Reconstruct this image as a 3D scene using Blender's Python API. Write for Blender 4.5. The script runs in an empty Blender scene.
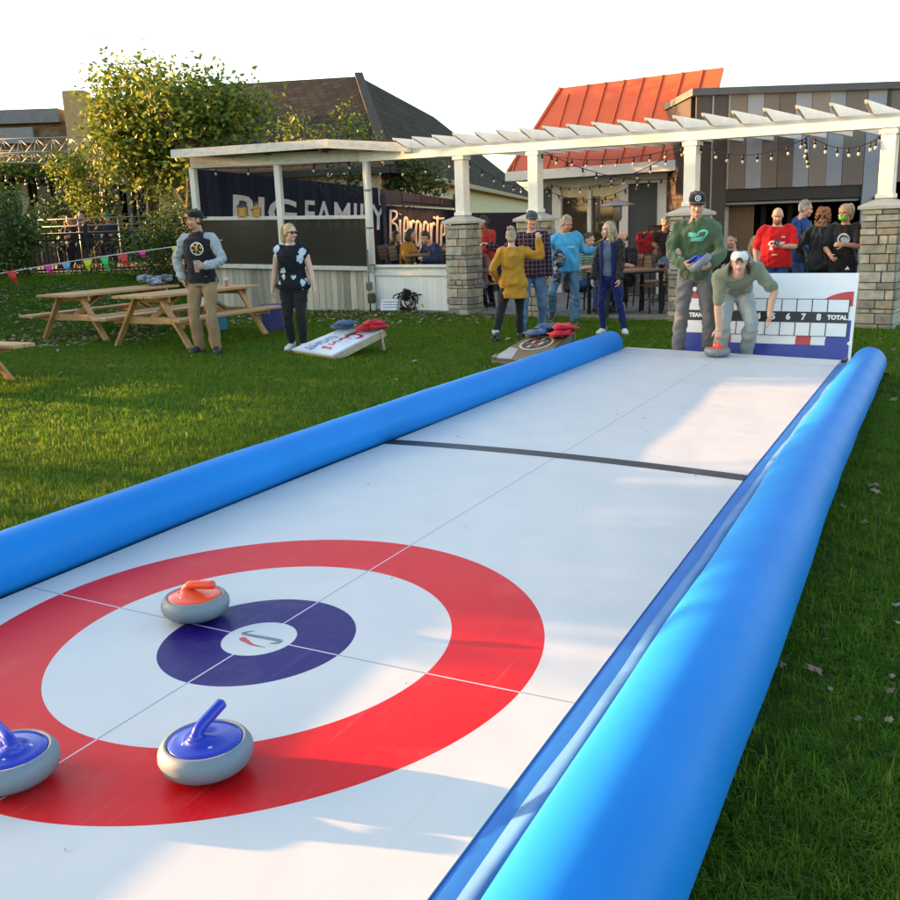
import bpy, bmesh, math, random
import numpy as np
from mathutils import Vector, Matrix, Quaternion, Euler
from mathutils.bvhtree import BVHTree
R = math.radians
rng = random.Random(7)
nr = np.random.default_rng(5)
scene = bpy.context.scene
col = scene.collection
V = Vector

# ------------------------------------------------------------ camera model
FPX, PITCH, ROLL, CAMH = 950.0, .2322, -.0343, 1.60
_cr, _sr = math.cos(ROLL), math.sin(ROLL)
def _ray(x, y):
    X, Y = x-450, 450-y
    X, Y = X*_cr-Y*_sr, X*_sr+Y*_cr
    return V((X, math.cos(PITCH)*FPX+math.sin(PITCH)*Y, -math.sin(PITCH)*FPX+math.cos(PITCH)*Y))
def gp(x, y, z=0.0):            # survey: where a sight line meets the level z
    r = _ray(x, y); return V((0, 0, CAMH)) + r*((z-CAMH)/r.z)
def at(x, y, Y):                # survey: the point on a sight line at distance Y
    r = _ray(x, y); return V((0, 0, CAMH)) + r*(Y/r.y)
def smooth(a, b, x):
    t = min(1, max(0, (x-a)/(b-a))); return t*t*(3-2*t)
def terrain(x, y):
    return .75*smooth(15.5, 22, y)*smooth(-4.5, -8, x)

# ------------------------------------------------------------ node helpers
class NT:
    def __init__(s, name):
        s.m = bpy.data.materials.new(name); s.m.use_nodes = True
        s.t = s.m.node_tree; s.n = s.t.nodes; s.l = s.t.links
        s.b = s.n['Principled BSDF']; s.out = s.n['Material Output']
    def node(s, typ, **kw):
        nd = s.n.new(typ)
        for k, v in kw.items(): setattr(nd, k, v)
        return nd
    def put(s, sock, v):
        if isinstance(v, bpy.types.NodeSocket): s.l.new(v, sock)
        elif isinstance(v, (tuple, list)):
            sock.default_value = (tuple(v)+(1,)) if len(v) == 3 and sock.type == 'RGBA' else tuple(v)
        else: sock.default_value = v
    def math(s, op, a, b=0.0, c=0.0, clamp=False):
        nd = s.node('ShaderNodeMath', operation=op); nd.use_clamp = clamp
        s.put(nd.inputs[0], a); s.put(nd.inputs[1], b); s.put(nd.inputs[2], c)
        return nd.outputs[0]
    def mix(s, f, a, b, blend='MIX'):
        nd = s.node('ShaderNodeMix', data_type='RGBA', blend_type=blend)
        s.put(nd.inputs[0], f); s.put(nd.inputs[6], a); s.put(nd.inputs[7], b)
        return nd.outputs[2]
    def coord(s, which='Object'): return s.node('ShaderNodeTexCoord').outputs[which]
    def mapping(s, v, scale=(1, 1, 1), rot=(0, 0, 0)):
        nd = s.node('ShaderNodeMapping'); s.l.new(v, nd.inputs[0])
        nd.inputs['Scale'].default_value = scale; nd.inputs['Rotation'].default_value = rot
        return nd.outputs[0]
    def noise(s, scale, v=None, detail=4, rough=.55, out=0):
        nd = s.node('ShaderNodeTexNoise'); nd.inputs['Scale'].default_value = scale
        nd.inputs['Detail'].default_value = detail; nd.inputs['Roughness'].default_value = rough
        s.l.new(v if v is not None else s.coord(), nd.inputs['Vector'])
        return nd.outputs[out]
    def ramp(s, f, stops):
        nd = s.node('ShaderNodeValToRGB'); e = nd.color_ramp.elements
        while len(e) < len(stops): e.new(.5)
        for el, (p, c) in zip(e, stops):
            el.position = p; el.color = tuple(c)+(1,) if len(c) == 3 else c
        s.put(nd.inputs[0], f); return nd.outputs[0]
    def sep(s, v):
        nd = s.node('ShaderNodeSeparateXYZ'); s.l.new(v, nd.inputs[0]); return nd.outputs
    def bump(s, h, strength=.3, dist=.01):
        nd = s.node('ShaderNodeBump'); nd.inputs['Strength'].default_value = strength
        nd.inputs['Distance'].default_value = dist; s.l.new(h, nd.inputs['Height'])
        s.l.new(nd.outputs[0], s.b.inputs['Normal'])
    def band(s, v, lo, hi):        # 1 inside lo..hi
        return s.math('MULTIPLY', s.math('GREATER_THAN', v, lo), s.math('LESS_THAN', v, hi))
    def base(s, c, rough=.6, metal=0.0, spec=None):
        s.put(s.b.inputs['Base Color'], c); s.put(s.b.inputs['Roughness'], rough)
        s.b.inputs['Metallic'].default_value = metal
        if spec is not None: s.b.inputs['Specular IOR Level'].default_value = spec
        return s.m

_MC = {}
def mat(name, c, rough=.6, metal=0.0, var=.12, vs=6.0, bump=0.0, bs=40.0, spec=None, stretch=(1, 1, 1)):
    """plain procedural surface: base colour with tonal noise and an optional bump"""
    if name in _MC: return _MC[name]
    t = NT(name); v = t.mapping(t.coord(), stretch)
    n = t.noise(vs, v, 5)
    a = tuple(x*(1-var) for x in c); b = tuple(min(1, x*(1+var)) for x in c)
    t.base(t.ramp(n, [(.3, a), (.7, b)]), rough, metal, spec)
    if bump: t.bump(t.noise(bs, v, 4), bump, .004)
    _MC[name] = t.m; return t.m

def wood_mat(name, c, dark, scale=1.0, rough=.7, axis=0):
    if name in _MC: return _MC[name]
    t = NT(name); sc = [14*scale]*3; sc[axis] = .9*scale
    v = t.mapping(t.coord(), tuple(sc))
    n = t.noise(2.2, v, 6, .65); n2 = t.noise(1.3, None, 3)
    cc = t.ramp(n, [(.28, dark), (.5, c), (.78, tuple(min(1, x*1.18) for x in c))])
    cc = t.mix(t.math('MULTIPLY', n2, .35), cc, tuple(x*.75 for x in c), 'MIX')
    t.base(cc, rough); t.bump(n, .25, .004)
    _MC[name] = t.m; return t.m

# ------------------------------------------------------------ mesh builder
WM = {}                                # world matrix of each thing or part
def tag(o, label=None, cat=None, group=None, kind=None):
    if label: o['label'] = label
    if cat: o['category'] = cat
    if group: o['group'] = group
    if kind: o['kind'] = kind
    return o
def thing(name, label, cat, loc=(0, 0, 0), rz=0.0, group=None, scale=1.0):
    o = bpy.data.objects.new(name, None); col.objects.link(o)
    o.empty_display_size = .1
    o.location = loc; o.rotation_euler = (0, 0, rz); o.scale = (scale,)*3
    WM[o] = Matrix.LocRotScale(V(loc), Euler((0, 0, rz)), V((scale,)*3))
    return tag(o, label, cat, group)
class MB:
    def __init__(s): s.v = []; s.f = []; s.mi = []; s.cur = 0; s.uv = None
    def add(s, vs, fs):
        b = len(s.v); s.v += [V(p) for p in vs]
        for f in fs: s.f.append(tuple(i+b for i in f)); s.mi.append(s.cur)
        return s
    def box(s, c, size, rz=0.0, M=None):
        h = V(size)/2
        vs = [V((x*h.x, y*h.y, z*h.z)) for x in (-1, 1) for y in (-1, 1) for z in (-1, 1)]
        Q = M if M is not None else Matrix.Rotation(rz, 3, 'Z')
        vs = [V(c)+Q @ p for p in vs]
        return s.add(vs, [(0, 1, 3, 2), (4, 6, 7, 5), (0, 4, 5, 1), (2, 3, 7, 6), (0, 2, 6, 4), (1, 5, 7, 3)])
    def bar(s, a, b, w, h=None, up=(0, 0, 1)):           # rectangular beam from a to b
        a, b = V(a), V(b); h = h or w; d = b-a; L = d.length; d.normalize()
        u = V(up)
        if abs(d.dot(u)) > .95: u = V((0, 1, 0))
        x = d.cross(u).normalized(); z = x.cross(d)
        return s.box((a+b)/2, (L, w, h), M=Matrix((d, x, z)).transposed())
    def quad(s, a, b, c, d): return s.add([a, b, c, d], [(0, 1, 2, 3)])
    def slab(s, pts, n):                                  # polygon extruded by vector n
        pts = [V(p) for p in pts]; k = len(pts); n = V(n)
        vs = pts+[p+n for p in pts]
        return s.add(vs, [tuple(range(k))[::-1], tuple(range(k, 2*k))]+[(i, (i+1) % k, k+(i+1) % k, k+i) for i in range(k)])
    def tube(s, pts, r, n=10, cap=True, flat=1.0):
        pts = [V(p) for p in pts]; m = len(pts)
        rs = r if isinstance(r, (list, tuple)) else [r]*m
        vs = []; x = None
        for i, p in enumerate(pts):
            d = (pts[min(i+1, m-1)]-pts[max(i-1, 0)])
            d = d.normalized() if d.length > 1e-9 else V((0, 0, 1))
            if x is None:
                x = d.cross(V((0, 0, 1)) if abs(d.z) < .9 else V((0, 1, 0))).normalized()
            x = (x-d*x.dot(d)).normalized(); y = d.cross(x)
            for k in range(n):
                a = 2*math.pi*k/n; vs.append(p+x*math.cos(a)*rs[i]+y*math.sin(a)*rs[i]*flat)
        fs = [(i*n+k, i*n+(k+1) % n, (i+1)*n+(k+1) % n, (i+1)*n+k) for i in range(m-1) for k in range(n)]
        if cap: fs += [tuple(range(n))[::-1], tuple(range((m-1)*n, m*n))]
        return s.add(vs, fs)
    def loft(s, secs, n=18, e=1.0):                       # closed tube through (centre, xvec, yvec)
        vs = []
        for c, x, y in secs:
            for k in range(n):
                a = 2*math.pi*k/n; ca, sa = math.cos(a), math.sin(a)
                ca = math.copysign(abs(ca)**e, ca); sa = math.copysign(abs(sa)**e, sa)
                vs.append(V(c)+V(x)*ca+V(y)*sa)
        m = len(secs)
        fs = [(i*n+k, i*n+(k+1) % n, (i+1)*n+(k+1) % n, (i+1)*n+k) for i in range(m-1) for k in range(n)]
        fs += [tuple(range(n))[::-1], tuple(range((m-1)*n, m*n))]
        return s.add(vs, fs)
    def lathe(s, prof, c=(0, 0, 0), n=32, M=None):        # (radius, z) profile
        c = V(c); vs = []
        for r, z in prof:
            for k in range(n):
                a = 2*math.pi*k/n; p = V((r*math.cos(a), r*math.sin(a), z))
                vs.append(c+(M @ p if M is not None else p))
        m = len(prof)
        fs = [(i*n+k, i*n+(k+1) % n, (i+1)*n+(k+1) % n, (i+1)*n+k) for i in range(m-1) for k in range(n)]
        fs += [tuple(range(n))[::-1], tuple(range((m-1)*n, m*n))]
        return s.add(vs, fs)
    def ball(s, c, r, M=None, nu=14, nv=9):
        r = V(r) if hasattr(r, '__len__') else V((r, r, r)); vs = []; c = V(c)
        for j in range(1, nv):
            t = math.pi*j/nv
            for k in range(nu):
                a = 2*math.pi*k/nu
                p = V((r.x*math.sin(t)*math.cos(a), r.y*math.sin(t)*math.sin(a), r.z*math.cos(t)))
                vs.append(c+(M @ p if M is not None else p))
        top = V((0, 0, r.z)); 
        if M is not None: top = M @ top
        vs += [c+top, c-top]; T = len(vs)-2; B = T+1
        fs = [(j*nu+k, (j+1)*nu+k, (j+1)*nu+(k+1) % nu, j*nu+(k+1) % nu) for j in range(nv-2) for k in range(nu)]
        fs += [(T, k, (k+1) % nu) for k in range(nu)]+[(B, (nv-2)*nu+(k+1) % nu, (nv-2)*nu+k) for k in range(nu)]
        return s.add(vs, fs)
    def mesh(s, name):
        me = bpy.data.meshes.new(name)
        me.from_pydata([tuple(p) for p in s.v], [], s.f)
        if any(s.mi): me.polygons.foreach_set('material_index', s.mi)
        return me
    def build(s, name, m, parent=None, smooth=False, label=None, local=False, bevel=0.0, angle=40):
        if parent is not None and not local:
            Q = WM[parent].inverted(); s.v = [Q @ p for p in s.v]
        return link(s.mesh(name), name, m, parent, smooth, label, bevel, angle)
def link(me, name, m, parent=None, smooth=False, label=None, bevel=0.0, angle=40):
    o = bpy.data.objects.new(name, me); col.objects.link(o)
    for q in (m if isinstance(m, (list, tuple)) else [m]): me.materials.append(q)
    if parent is not None: o.parent = parent
    WM[o] = WM[parent] if parent is not None else Matrix.Identity(4)
    if bevel:
        b = o.modifiers.new('bevel', 'BEVEL'); b.width = bevel; b.segments = 2; b.limit_method = 'ANGLE'
    if smooth:
        me.polygons.foreach_set('use_smooth', [True]*len(me.polygons))
        if smooth == 'auto':
            try: me.set_sharp_from_angle(angle=R(angle))
            except Exception: pass
    if label: o['label'] = label
    return o
def copy_tree(o, parent=None):
    c = o.copy(); col.objects.link(c)
    if parent is not None: c.parent = parent; WM[c] = WM.get(parent)
    for ch in list(o.children): copy_tree(ch, c)
    return c
def place(o, loc, rz=None):
    o.location = loc
    if rz is not None: o.rotation_euler = (0, 0, rz)
    return o
def struct(o): o['kind'] = 'structure'; return o
def text_mb(body, size=1.0, shear=0.0, bold=0.0, spacing=1.0, ext=0.0):
    """flat lettering in the x-y plane, centred on the origin"""
    cu = bpy.data.curves.new('txt', 'FONT'); cu.body = body; cu.size = size; cu.shear = shear
    cu.offset = bold; cu.space_character = spacing; cu.extrude = ext; cu.resolution_u = 3
    cu.align_x = 'CENTER'; cu.align_y = 'CENTER'
    o = bpy.data.objects.new('txt', cu); col.objects.link(o)
    dg = bpy.context.evaluated_depsgraph_get(); me = bpy.data.meshes.new_from_object(o.evaluated_get(dg))
    mb = MB(); mb.add([v.co.copy() for v in me.vertices], [tuple(p.vertices) for p in me.polygons])
    bpy.data.objects.remove(o); bpy.data.curves.remove(cu); bpy.data.meshes.remove(me)
    return mb
def warp_mb(mb, fn): mb.v = [V(fn(p)) for p in mb.v]; return mb
def catmull(pts, n=8):
    pts = [V(p) for p in pts]; out = []
    q = [pts[0]*2-pts[1]]+pts+[pts[-1]*2-pts[-2]]
    for i in range(1, len(q)-2):
        a, b, c, d = q[i-1:i+3]
        for k in range(n):
            t = k/n; out.append(.5*((2*b)+(c-a)*t+(2*a-5*b+4*c-d)*t*t+(3*b-a-3*c+d)*t**3))
    out.append(pts[-1]); return out
def remesh(mb, voxel, it=4, fac=.5):
    me = mb.mesh('tmp'); o = bpy.data.objects.new('tmp', me); col.objects.link(o)
    m = o.modifiers.new('r', 'REMESH'); m.mode = 'VOXEL'; m.voxel_size = voxel; m.use_smooth_shade = True
    if it:
        q = o.modifiers.new('s', 'SMOOTH'); q.iterations = it; q.factor = fac
    dg = bpy.context.evaluated_depsgraph_get()
    out = bpy.data.meshes.new_from_object(o.evaluated_get(dg))
    bpy.data.objects.remove(o); bpy.data.meshes.remove(me); return out
def wrinkle(me, amp, freq, seed, stretch=(1, 1, 1)):
    n = len(me.vertices); co = np.empty(n*3); me.vertices.foreach_get('co', co); co = co.reshape(-1, 3)
    no = np.empty(n*3); me.vertices.foreach_get('normal', no); no = no.reshape(-1, 3)
    r = np.random.default_rng(seed); q = co*np.array(stretch); d = np.zeros(n)
    for k in range(5):
        w1, w2 = r.normal(size=3), r.normal(size=3)
        w1 /= np.linalg.norm(w1); w2 /= np.linalg.norm(w2)
        ph = q@w1*freq*(.7+.35*k)+2.2*np.sin(q@w2*freq*.45+r.uniform(0, 6))+r.uniform(0, 6)
        d += (1-np.abs(np.sin(ph))*2)*(.9**k)
    co += no*(d*amp/2.2)[:, None]
    me.vertices.foreach_set('co', co.ravel()); me.update()

# ------------------------------------------------------------ leaves
def leaf_mat(name, stops, rough=.55, trans=.35):
    if name in _MC: return _MC[name]
    t = NT(name)
    a = t.node('ShaderNodeAttribute', attribute_name='tone').outputs['Fac']
    c = t.ramp(a, stops)
    t.base(c, rough)
    tr = t.node('ShaderNodeBsdfTranslucent'); t.l.new(c, tr.inputs[0])
    mx = t.node('ShaderNodeMixShader'); mx.inputs[0].default_value = trans
    t.l.new(t.b.outputs[0], mx.inputs[1]); t.l.new(tr.outputs[0], mx.inputs[2]); t.l.new(mx.outputs[0], t.out.inputs[0])
    _MC[name] = t.m; return t.m
def leaf_mesh(name, blobs, n, size, seed=1, droop=.3, clump=9, aspect=.55, top=0.0):
    """n folded leaves spread in clumps through ellipsoids (centre, radii)"""
    r = np.random.default_rng(seed)
    vol = np.array([b[1][0]*b[1][1]*b[1][2] for b in blobs])**.67; pk = r.choice(len(blobs), size=max(1, n//clump), p=vol/vol.sum())
    C = np.array([b[0] for b in blobs])[pk]; RR = np.array([b[1] for b in blobs])[pk]
    d = r.normal(size=C.shape); d /= np.linalg.norm(d, axis=1)[:, None]
    rad = r.uniform(.25, 1.0, len(C))**.5
    P = C+d*RR*rad[:, None]; ct = r.uniform(0, 1, len(C))
    P = np.repeat(P, clump, 0); ct = np.repeat(ct, clump)
    m = len(P); P = P+r.normal(size=(m, 3))*size*1.5
    tone = np.clip(.55*ct+.45*r.uniform(0, 1, m), 0, 1)
    ax = r.normal(size=(m, 3)); ax[:, 2] = ax[:, 2]*.5-droop; ax /= np.linalg.norm(ax, axis=1)[:, None]
    sd = np.cross(ax, r.normal(size=(m, 3))); sd /= np.linalg.norm(sd, axis=1)[:, None]
    nn = np.cross(ax, sd); L = size*r.uniform(.6, 1.3, m)[:, None]; Wd = L*aspect*.5
    v = np.stack([P, P+ax*L*.45+sd*Wd+nn*L*.1, P+ax*L, P+ax*L*.45-sd*Wd+nn*L*.1], 1).reshape(-1, 3)
    i = np.arange(m)*4
    f = np.stack([np.stack([i, i+1, i+2], 1), np.stack([i, i+2, i+3], 1)], 1).reshape(-1, 3)
    return tri_mesh(name, v, f, np.repeat(tone, 4))
def tri_mesh(name, v, f, tone=None):
    me = bpy.data.meshes.new(name); me.vertices.add(len(v)); me.vertices.foreach_set('co', np.asarray(v, np.float32).ravel())
    k = f.shape[1]; me.loops.add(f.size); me.loops.foreach_set('vertex_index', f.ravel().astype(np.int32))
    me.polygons.add(len(f)); me.polygons.foreach_set('loop_start', np.arange(0, f.size, k, dtype=np.int32))
    me.update(calc_edges=True); me.validate()
    if tone is not None:
        at_ = me.attributes.new('tone', 'FLOAT', 'POINT'); at_.data.foreach_set('value', np.asarray(tone, np.float32))
    return me
def link_world(me, name, m, parent=None, smooth=False):
    if parent is not None: me.transform(WM[parent].inverted())
    return link(me, name, m, parent, smooth)
# ------------------------------------------------------------ camera, sky, sun
cam = bpy.data.cameras.new('camera'); co_ = bpy.data.objects.new('camera', cam); col.objects.link(co_)
cam.sensor_width = 36; cam.lens = FPX/900*36; cam.clip_end = 800; cam.clip_start = .05
co_.matrix_world = Matrix.Translation((0, 0, CAMH)) @ (Matrix.Rotation(R(90)-PITCH, 4, 'X') @ Matrix.Rotation(ROLL, 4, 'Z'))
scene.camera = co_
SUN_EL = R(6.8); SUN_DIR = V((-.957, .29, 0)).normalized()
w = bpy.data.worlds.new('World'); scene.world = w; w.use_nodes = True
sk = w.node_tree.nodes.new('ShaderNodeTexSky'); sk.sky_type = 'NISHITA'; sk.sun_disc = False
sk.sun_elevation = R(9); sk.sun_rotation = math.atan2(SUN_DIR.x, SUN_DIR.y)
sk.air_density = 1.0; sk.dust_density = 2.0; sk.ozone_density = .9
bg = w.node_tree.nodes['Background']; bg.inputs[1].default_value = .15
w.node_tree.links.new(sk.outputs[0], bg.inputs[0])
sd = bpy.data.lights.new('sun', 'SUN'); sd.energy = 5.0; sd.angle = R(.5); sd.color = (1, .52, .19)
so = bpy.data.objects.new('sun', sd); col.objects.link(so)
d = SUN_DIR*math.cos(SUN_EL)+V((0, 0, math.sin(SUN_EL))); so.rotation_euler = d.to_track_quat('Z', 'Y').to_euler()
so.location = (-20, 6, 12)
vs_ = scene.view_settings; vs_.view_transform = 'Standard'; vs_.look = 'None'; vs_.gamma = 1; vs_.use_curve_mapping = False
vs_.exposure = 2.3
scene.cycles.max_bounces = 6; scene.cycles.transparent_max_bounces = 12
scene.cycles.use_denoising = True
scene.cycles.caustics_reflective = False; scene.cycles.caustics_refractive = False

# ------------------------------------------------------------ ground
def soil():
    t = NT('lawn_soil'); g_ = t.node('ShaderNodeNewGeometry').outputs['Position']
    n = t.noise(1.1, g_, 6); n2 = t.noise(38, g_, 3)
    c = t.ramp(n, [(.3, (.024, .055, .006)), (.55, (.035, .07, .008)), (.8, (.06, .075, .015))])
    c = t.mix(t.math('MULTIPLY', n2, .6), c, (.03, .035, .015)); t.base(c, .95, spec=.1)
    t.bump(n2, .6, .03); return t.m
mb = MB(); XS = list(np.linspace(-60, -12, 9))+list(np.linspace(-11, 12, 47))+list(np.linspace(14, 60, 8))
YS = list(np.linspace(-30, 0, 6))+list(np.linspace(1, 26, 51))+[30, 40, 60, 90, 140, 220]
XS = [-220, -120]+XS+[120, 220]
mb.add([(x, y, terrain(x, y)) for y in YS for x in XS],
       [(j*len(XS)+i, j*len(XS)+i+1, (j+1)*len(XS)+i+1, (j+1)*len(XS)+i) for j in range(len(YS)-1) for i in range(len(XS)-1)])
struct(mb.build('ground', soil(), smooth=True))

# ------------------------------------------------------------ the lane: mat geometry
_yaw, _cx, _cy = .4889, -.8555*1.56/1.7, 3.8011*1.56/1.7
_dd = V((math.sin(_yaw), math.cos(_yaw))); _nn = V((_dd.y, -_dd.x))
_W = [-0.1453, -0.1039, 0.0726, 0.3799, 0.0884, 0.0985, -0.0938, 0.2376, -0.0165, -0.0579, 0.0131, -0.0896, 0.085, 0.0393, 0.0717, 0.031]
def _stretch(a, s):              # the vinyl lies a little skewed and stretched on the lawn
    A = (a-3)/6; S = s/1.4; m = (1, A, S, A*A, A*S, S*S, A*A*S, A*S*S)
    return a+sum(p*q for p, q in zip(m, _W[:8])), s+sum(p*q for p, q in zip(m, _W[8:]))
HW, ZM = 1.32, .04
END_L, END_R = gp(627, 347, .13), gp(841, 360, .13)
def lane(ap, sp, z=0.0):
    if ap > 3.02:
        f = (ap-3.02)/(8.7-3.02)
        q0 = lane(3.02, sp); q1 = END_L.lerp(END_R, (sp+HW)/(2*HW))
        q = q0.lerp(q1, f); q.z += z; return q
    if ap < -1.3:
        q0, q1 = lane(-1.3, sp), lane(-.7, sp); q = q0+(q0-q1)*((-1.3-ap)/.6); q.z = ZM+z; return q
    a, s = ap, sp
    for _ in range(50):
        u, v = _stretch(a, s); a += .8*(ap-u); s += .8*(sp-v)
    q = V((_cx, _cy))+_dd*a+_nn*s
    return V((q.x, q.y, ZM+z))
def lane_mat():
    t = NT('printed_vinyl_sheet'); uv = t.node('ShaderNodeUVMap').outputs[0]
    a, s, _ = t.sep(uv)
    r = t.math('SQRT', t.math('ADD', t.math('MULTIPLY', a, a), t.math('MULTIPLY', s, s)))
    n = t.noise(3, uv, 4)
    c = t.ramp(n, [(.3, (.52, .525, .518)), (.7, (.565, .56, .548))])
    c = t.mix(t.band(r, .751, 1.12), c, (.60, .006, .009))
    c = t.mix(t.band(r, .143, .372), c, (.014, .004, .115))
    onred = t.math('MAXIMUM', t.band(r, .751, 1.12), t.band(r, .143, .372))
    lc = t.mix(onred, (.24, .27, .31), (.54, .47, .52))
    ln = t.math('MAXIMUM', t.math('LESS_THAN', t.math('ABSOLUTE', s), .0034), t.math('LESS_THAN', t.math('ABSOLUTE', a), .0034))
    ln = t.math('MULTIPLY', ln, t.math('GREATER_THAN', r, .143))
    ln = t.math('MAXIMUM', ln, t.band(a, 8.22, 8.235))
    c = t.mix(ln, c, lc)
    c = t.mix(t.band(a, 3.0, 3.16), c, (.035, .032, .034))
    # faint scuffs and dust
    c = t.mix(t.math('MULTIPLY', t.ramp(t.noise(2.3, uv, 6, .7), [(.52, (0, 0, 0)), (.75, (1, 1, 1))]), .10), c, (.45, .43, .38))
    stk = t.ramp(t.noise(9, t.mapping(uv, (.12, 3.0, 1), (0, 0, .05)), 4, .7), [(.60, (0, 0, 0)), (.66, (1, 1, 1))])
    c = t.mix(t.math('MULTIPLY', stk, .07), c, (.30, .30, .30))
    sc = t.noise(30, t.mapping(uv, (.25, 2.5, 1)), 3)
    t.base(c, t.math('ADD', t.math('MULTIPLY', sc, .18), .30), spec=.14)
    t.bump(t.math('ADD', t.noise(1.4, uv, 2), t.math('MULTIPLY', t.noise(5, t.mapping(uv, (1, .25, 1)), 2), .25)), .22, .05)
    return t.m
AR = list(np.arange(-3.6, 3.02, .15))+list(np.arange(3.02, 8.71, .355)); SR = list(np.linspace(-HW, HW, 25))
mat_th = thing('inflatable_curling_lane', 'white curling lane with red and navy target rings between two blue air tubes', 'curling lane', (0.6, 6.0, 0))
mb = MB(); k = len(SR)
top = [lane(a, s) for a in AR for s in SR]; m_ = len(AR)
mb.add(top+[V((p.x, p.y, .004)) for p in top],
       [(j*k+i, j*k+i+1, (j+1)*k+i+1, (j+1)*k+i) for j in range(m_-1) for i in range(k-1)])
N_ = m_*k
ring_ = [i for i in range(k)]+[j*k+k-1 for j in range(1, m_)]+[(m_-1)*k+i for i in range(k-2, -1, -1)]+[j*k for j in range(m_-2, 0, -1)]
for i in range(len(ring_)):
    p, q = ring_[i], ring_[(i+1) % len(ring_)]; mb.f.append((p, p+N_, q+N_, q)); mb.mi.append(0)
me_uv = [(a, s) for a in AR for s in SR]*2
sheet = mb.build('playing_sheet', lane_mat(), mat_th, smooth='auto')
ul = sheet.data.uv_layers.new(name='UVMap')
vi = np.empty(len(sheet.data.loops), np.int32); sheet.data.loops.foreach_get('vertex_index', vi)
ul.data.foreach_set('uv', np.array(me_uv, np.float32)[vi].ravel())

def tube_mat():
    t = NT('blue_vinyl'); v = t.coord()
    c = t.ramp(t.noise(1.3, v, 4), [(.3, (.008, .178, .53)), (.7, (.011, .205, .60))])
    t.base(c, t.math('ADD', t.math('MULTIPLY', t.noise(5, v, 3), .15), .38), spec=.12)
    t.bump(t.noise(2.2, v, 3), .25, .03); return t.m
BLUE = tube_mat()
def side_tube(sgn, rad, off, a1, zoff=0.0):
    pts = []; n = 30
    As = list(np.linspace(-3.6, a1-rad, 46)); mbt = MB(); secs = []
    def frame(a):
        p = lane(a, sgn*HW); q = lane(a+.05, sgn*HW); d = (q-p); d.z = 0; d.normalize()
        o = V((d.y, -d.x, 0))*sgn
        zc = p.z-ZM
        return p, d, o, zc
    for i, a in enumerate(As):
        p, d, o, zc = frame(a); wob = 1+.014*math.sin(a*2.1+sgn)+.010*math.sin(a*5.3)
        off_ = off-(.015*max(0, a-1) if sgn > 0 else 0); tp = 1-(.018*max(0, a) if sgn > 0 else 0)
        c = V((p.x, p.y, 0))+o*(off_+rad); c.z = rad*tp*.97+zoff+zc*(.5 if sgn < 0 else .1)
        secs.append((c, o*rad*tp*wob*1.02, V((0, 0, rad*tp*wob*.98))))
    p, d, o, zc = frame(a1-rad); c0 = secs[-1][0]
    for k_ in range(1, 8):
        t_ = k_/7*math.pi/2*.97; r_ = rad*tp*(math.cos(t_)**.8)
        secs.append((c0+d*rad*.75*math.sin(t_), o*r_, V((0, 0, r_))))
    mbt.loft(secs, n)
    return mbt, frame
mbt, fr = side_tube(-1, .15, -.02, 8.62)
mbt.build('side_tube', BLUE, mat_th, smooth=True)
mbt, fr = side_tube(1, .185, .218, 8.42)
mbt.build('side_tube', BLUE, mat_th, smooth=True)
# inner base skirt and the loose seam flap along the right tube
mb = MB(); mf = MB(); Aq = list(np.linspace(-3.6, 8.45, 110))
va, vb = [], []
for i, a in enumerate(Aq):
    p, d, o, zc = fr(a)
    q = V((p.x, p.y, p.z))
    va += [q+V((0, 0, -.006)), q+o*.05+V((0, 0, .006)), q+o*.30+V((0, 0, .0))]
    h = .066+.010*math.sin(a*4.3)+.007*math.sin(a*11+1)
    vb += [q+o*(.085+.004*math.sin(a*6))+V((0, 0, .008)), q+o*(.078+.006*math.sin(a*4.3+1))+V((0, 0, h*.35)), q+o*(.150+.006*math.sin(a*9))+V((0, 0, h*.75))]
nq = len(Aq)
mb.add(va, [(i*3+j, i*3+j+1, i*3+j+4, i*3+j+3) for i in range(nq-1) for j in range(2)])
mf.add(vb, [(i*3+j, i*3+j+1, i*3+j+4, i*3+j+3) for i in range(nq-1) for j in range(2)])
o_ = mb.build('base_skirt', mat('blue_base_cloth', (.003, .11, .42), .5), mat_th, smooth=True)
o_ = mf.build('seam_flap', mat('pale_blue_seam', (.035, .135, .35), .65), mat_th, smooth=True)
md = o_.modifiers.new('solid', 'SOLIDIFY'); md.thickness = .004
p, d, o, zc = fr(8.25)
mb = MB(); mb.box(V((p.x, p.y, p.z))+o*.075+V((0, 0, .06)), (.045, .20, .03), rz=math.atan2(-d.x, d.y))
mb.build('buckle', mat('black_plastic', (.012, .012, .013), .4), mat_th, bevel=.006)
# the maker-like emblem printed in the button: a red swoosh and a grey hook
def ribbon(pts, ws, z):
    m_b = MB(); vs = []; n = len(pts)
    for i, q in enumerate(pts):
        d_ = V(pts[min(i+1, n-1)])-V(pts[max(i-1, 0)]); d_.normalize(); nx = V((-d_.y, d_.x))
        for sg in (1, -1):
            u = V(q)+nx*sg*ws[i]/2; vs.append(lane(u.x, u.y, z))
    m_b.add(vs, [(i*2, i*2+1, i*2+3, i*2+2) for i in range(n-1)]); return m_b
ax_a = V((.10, 0)); 
def emb(px, py): # emblem laid out on the sheet around the button, surveyed from the picture
    g_ = gp(px, py, ZM); q = V((g_.x, g_.y))-V((_cx, _cy)); a, s = _stretch(q.dot(_dd), q.dot(_nn)); return (a, s)
pts = catmull([emb(241, 638)+(0,), emb(246, 641)+(0,), emb(253, 645)+(0,), emb(266, 647.5)+(0,)], 6)
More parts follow.
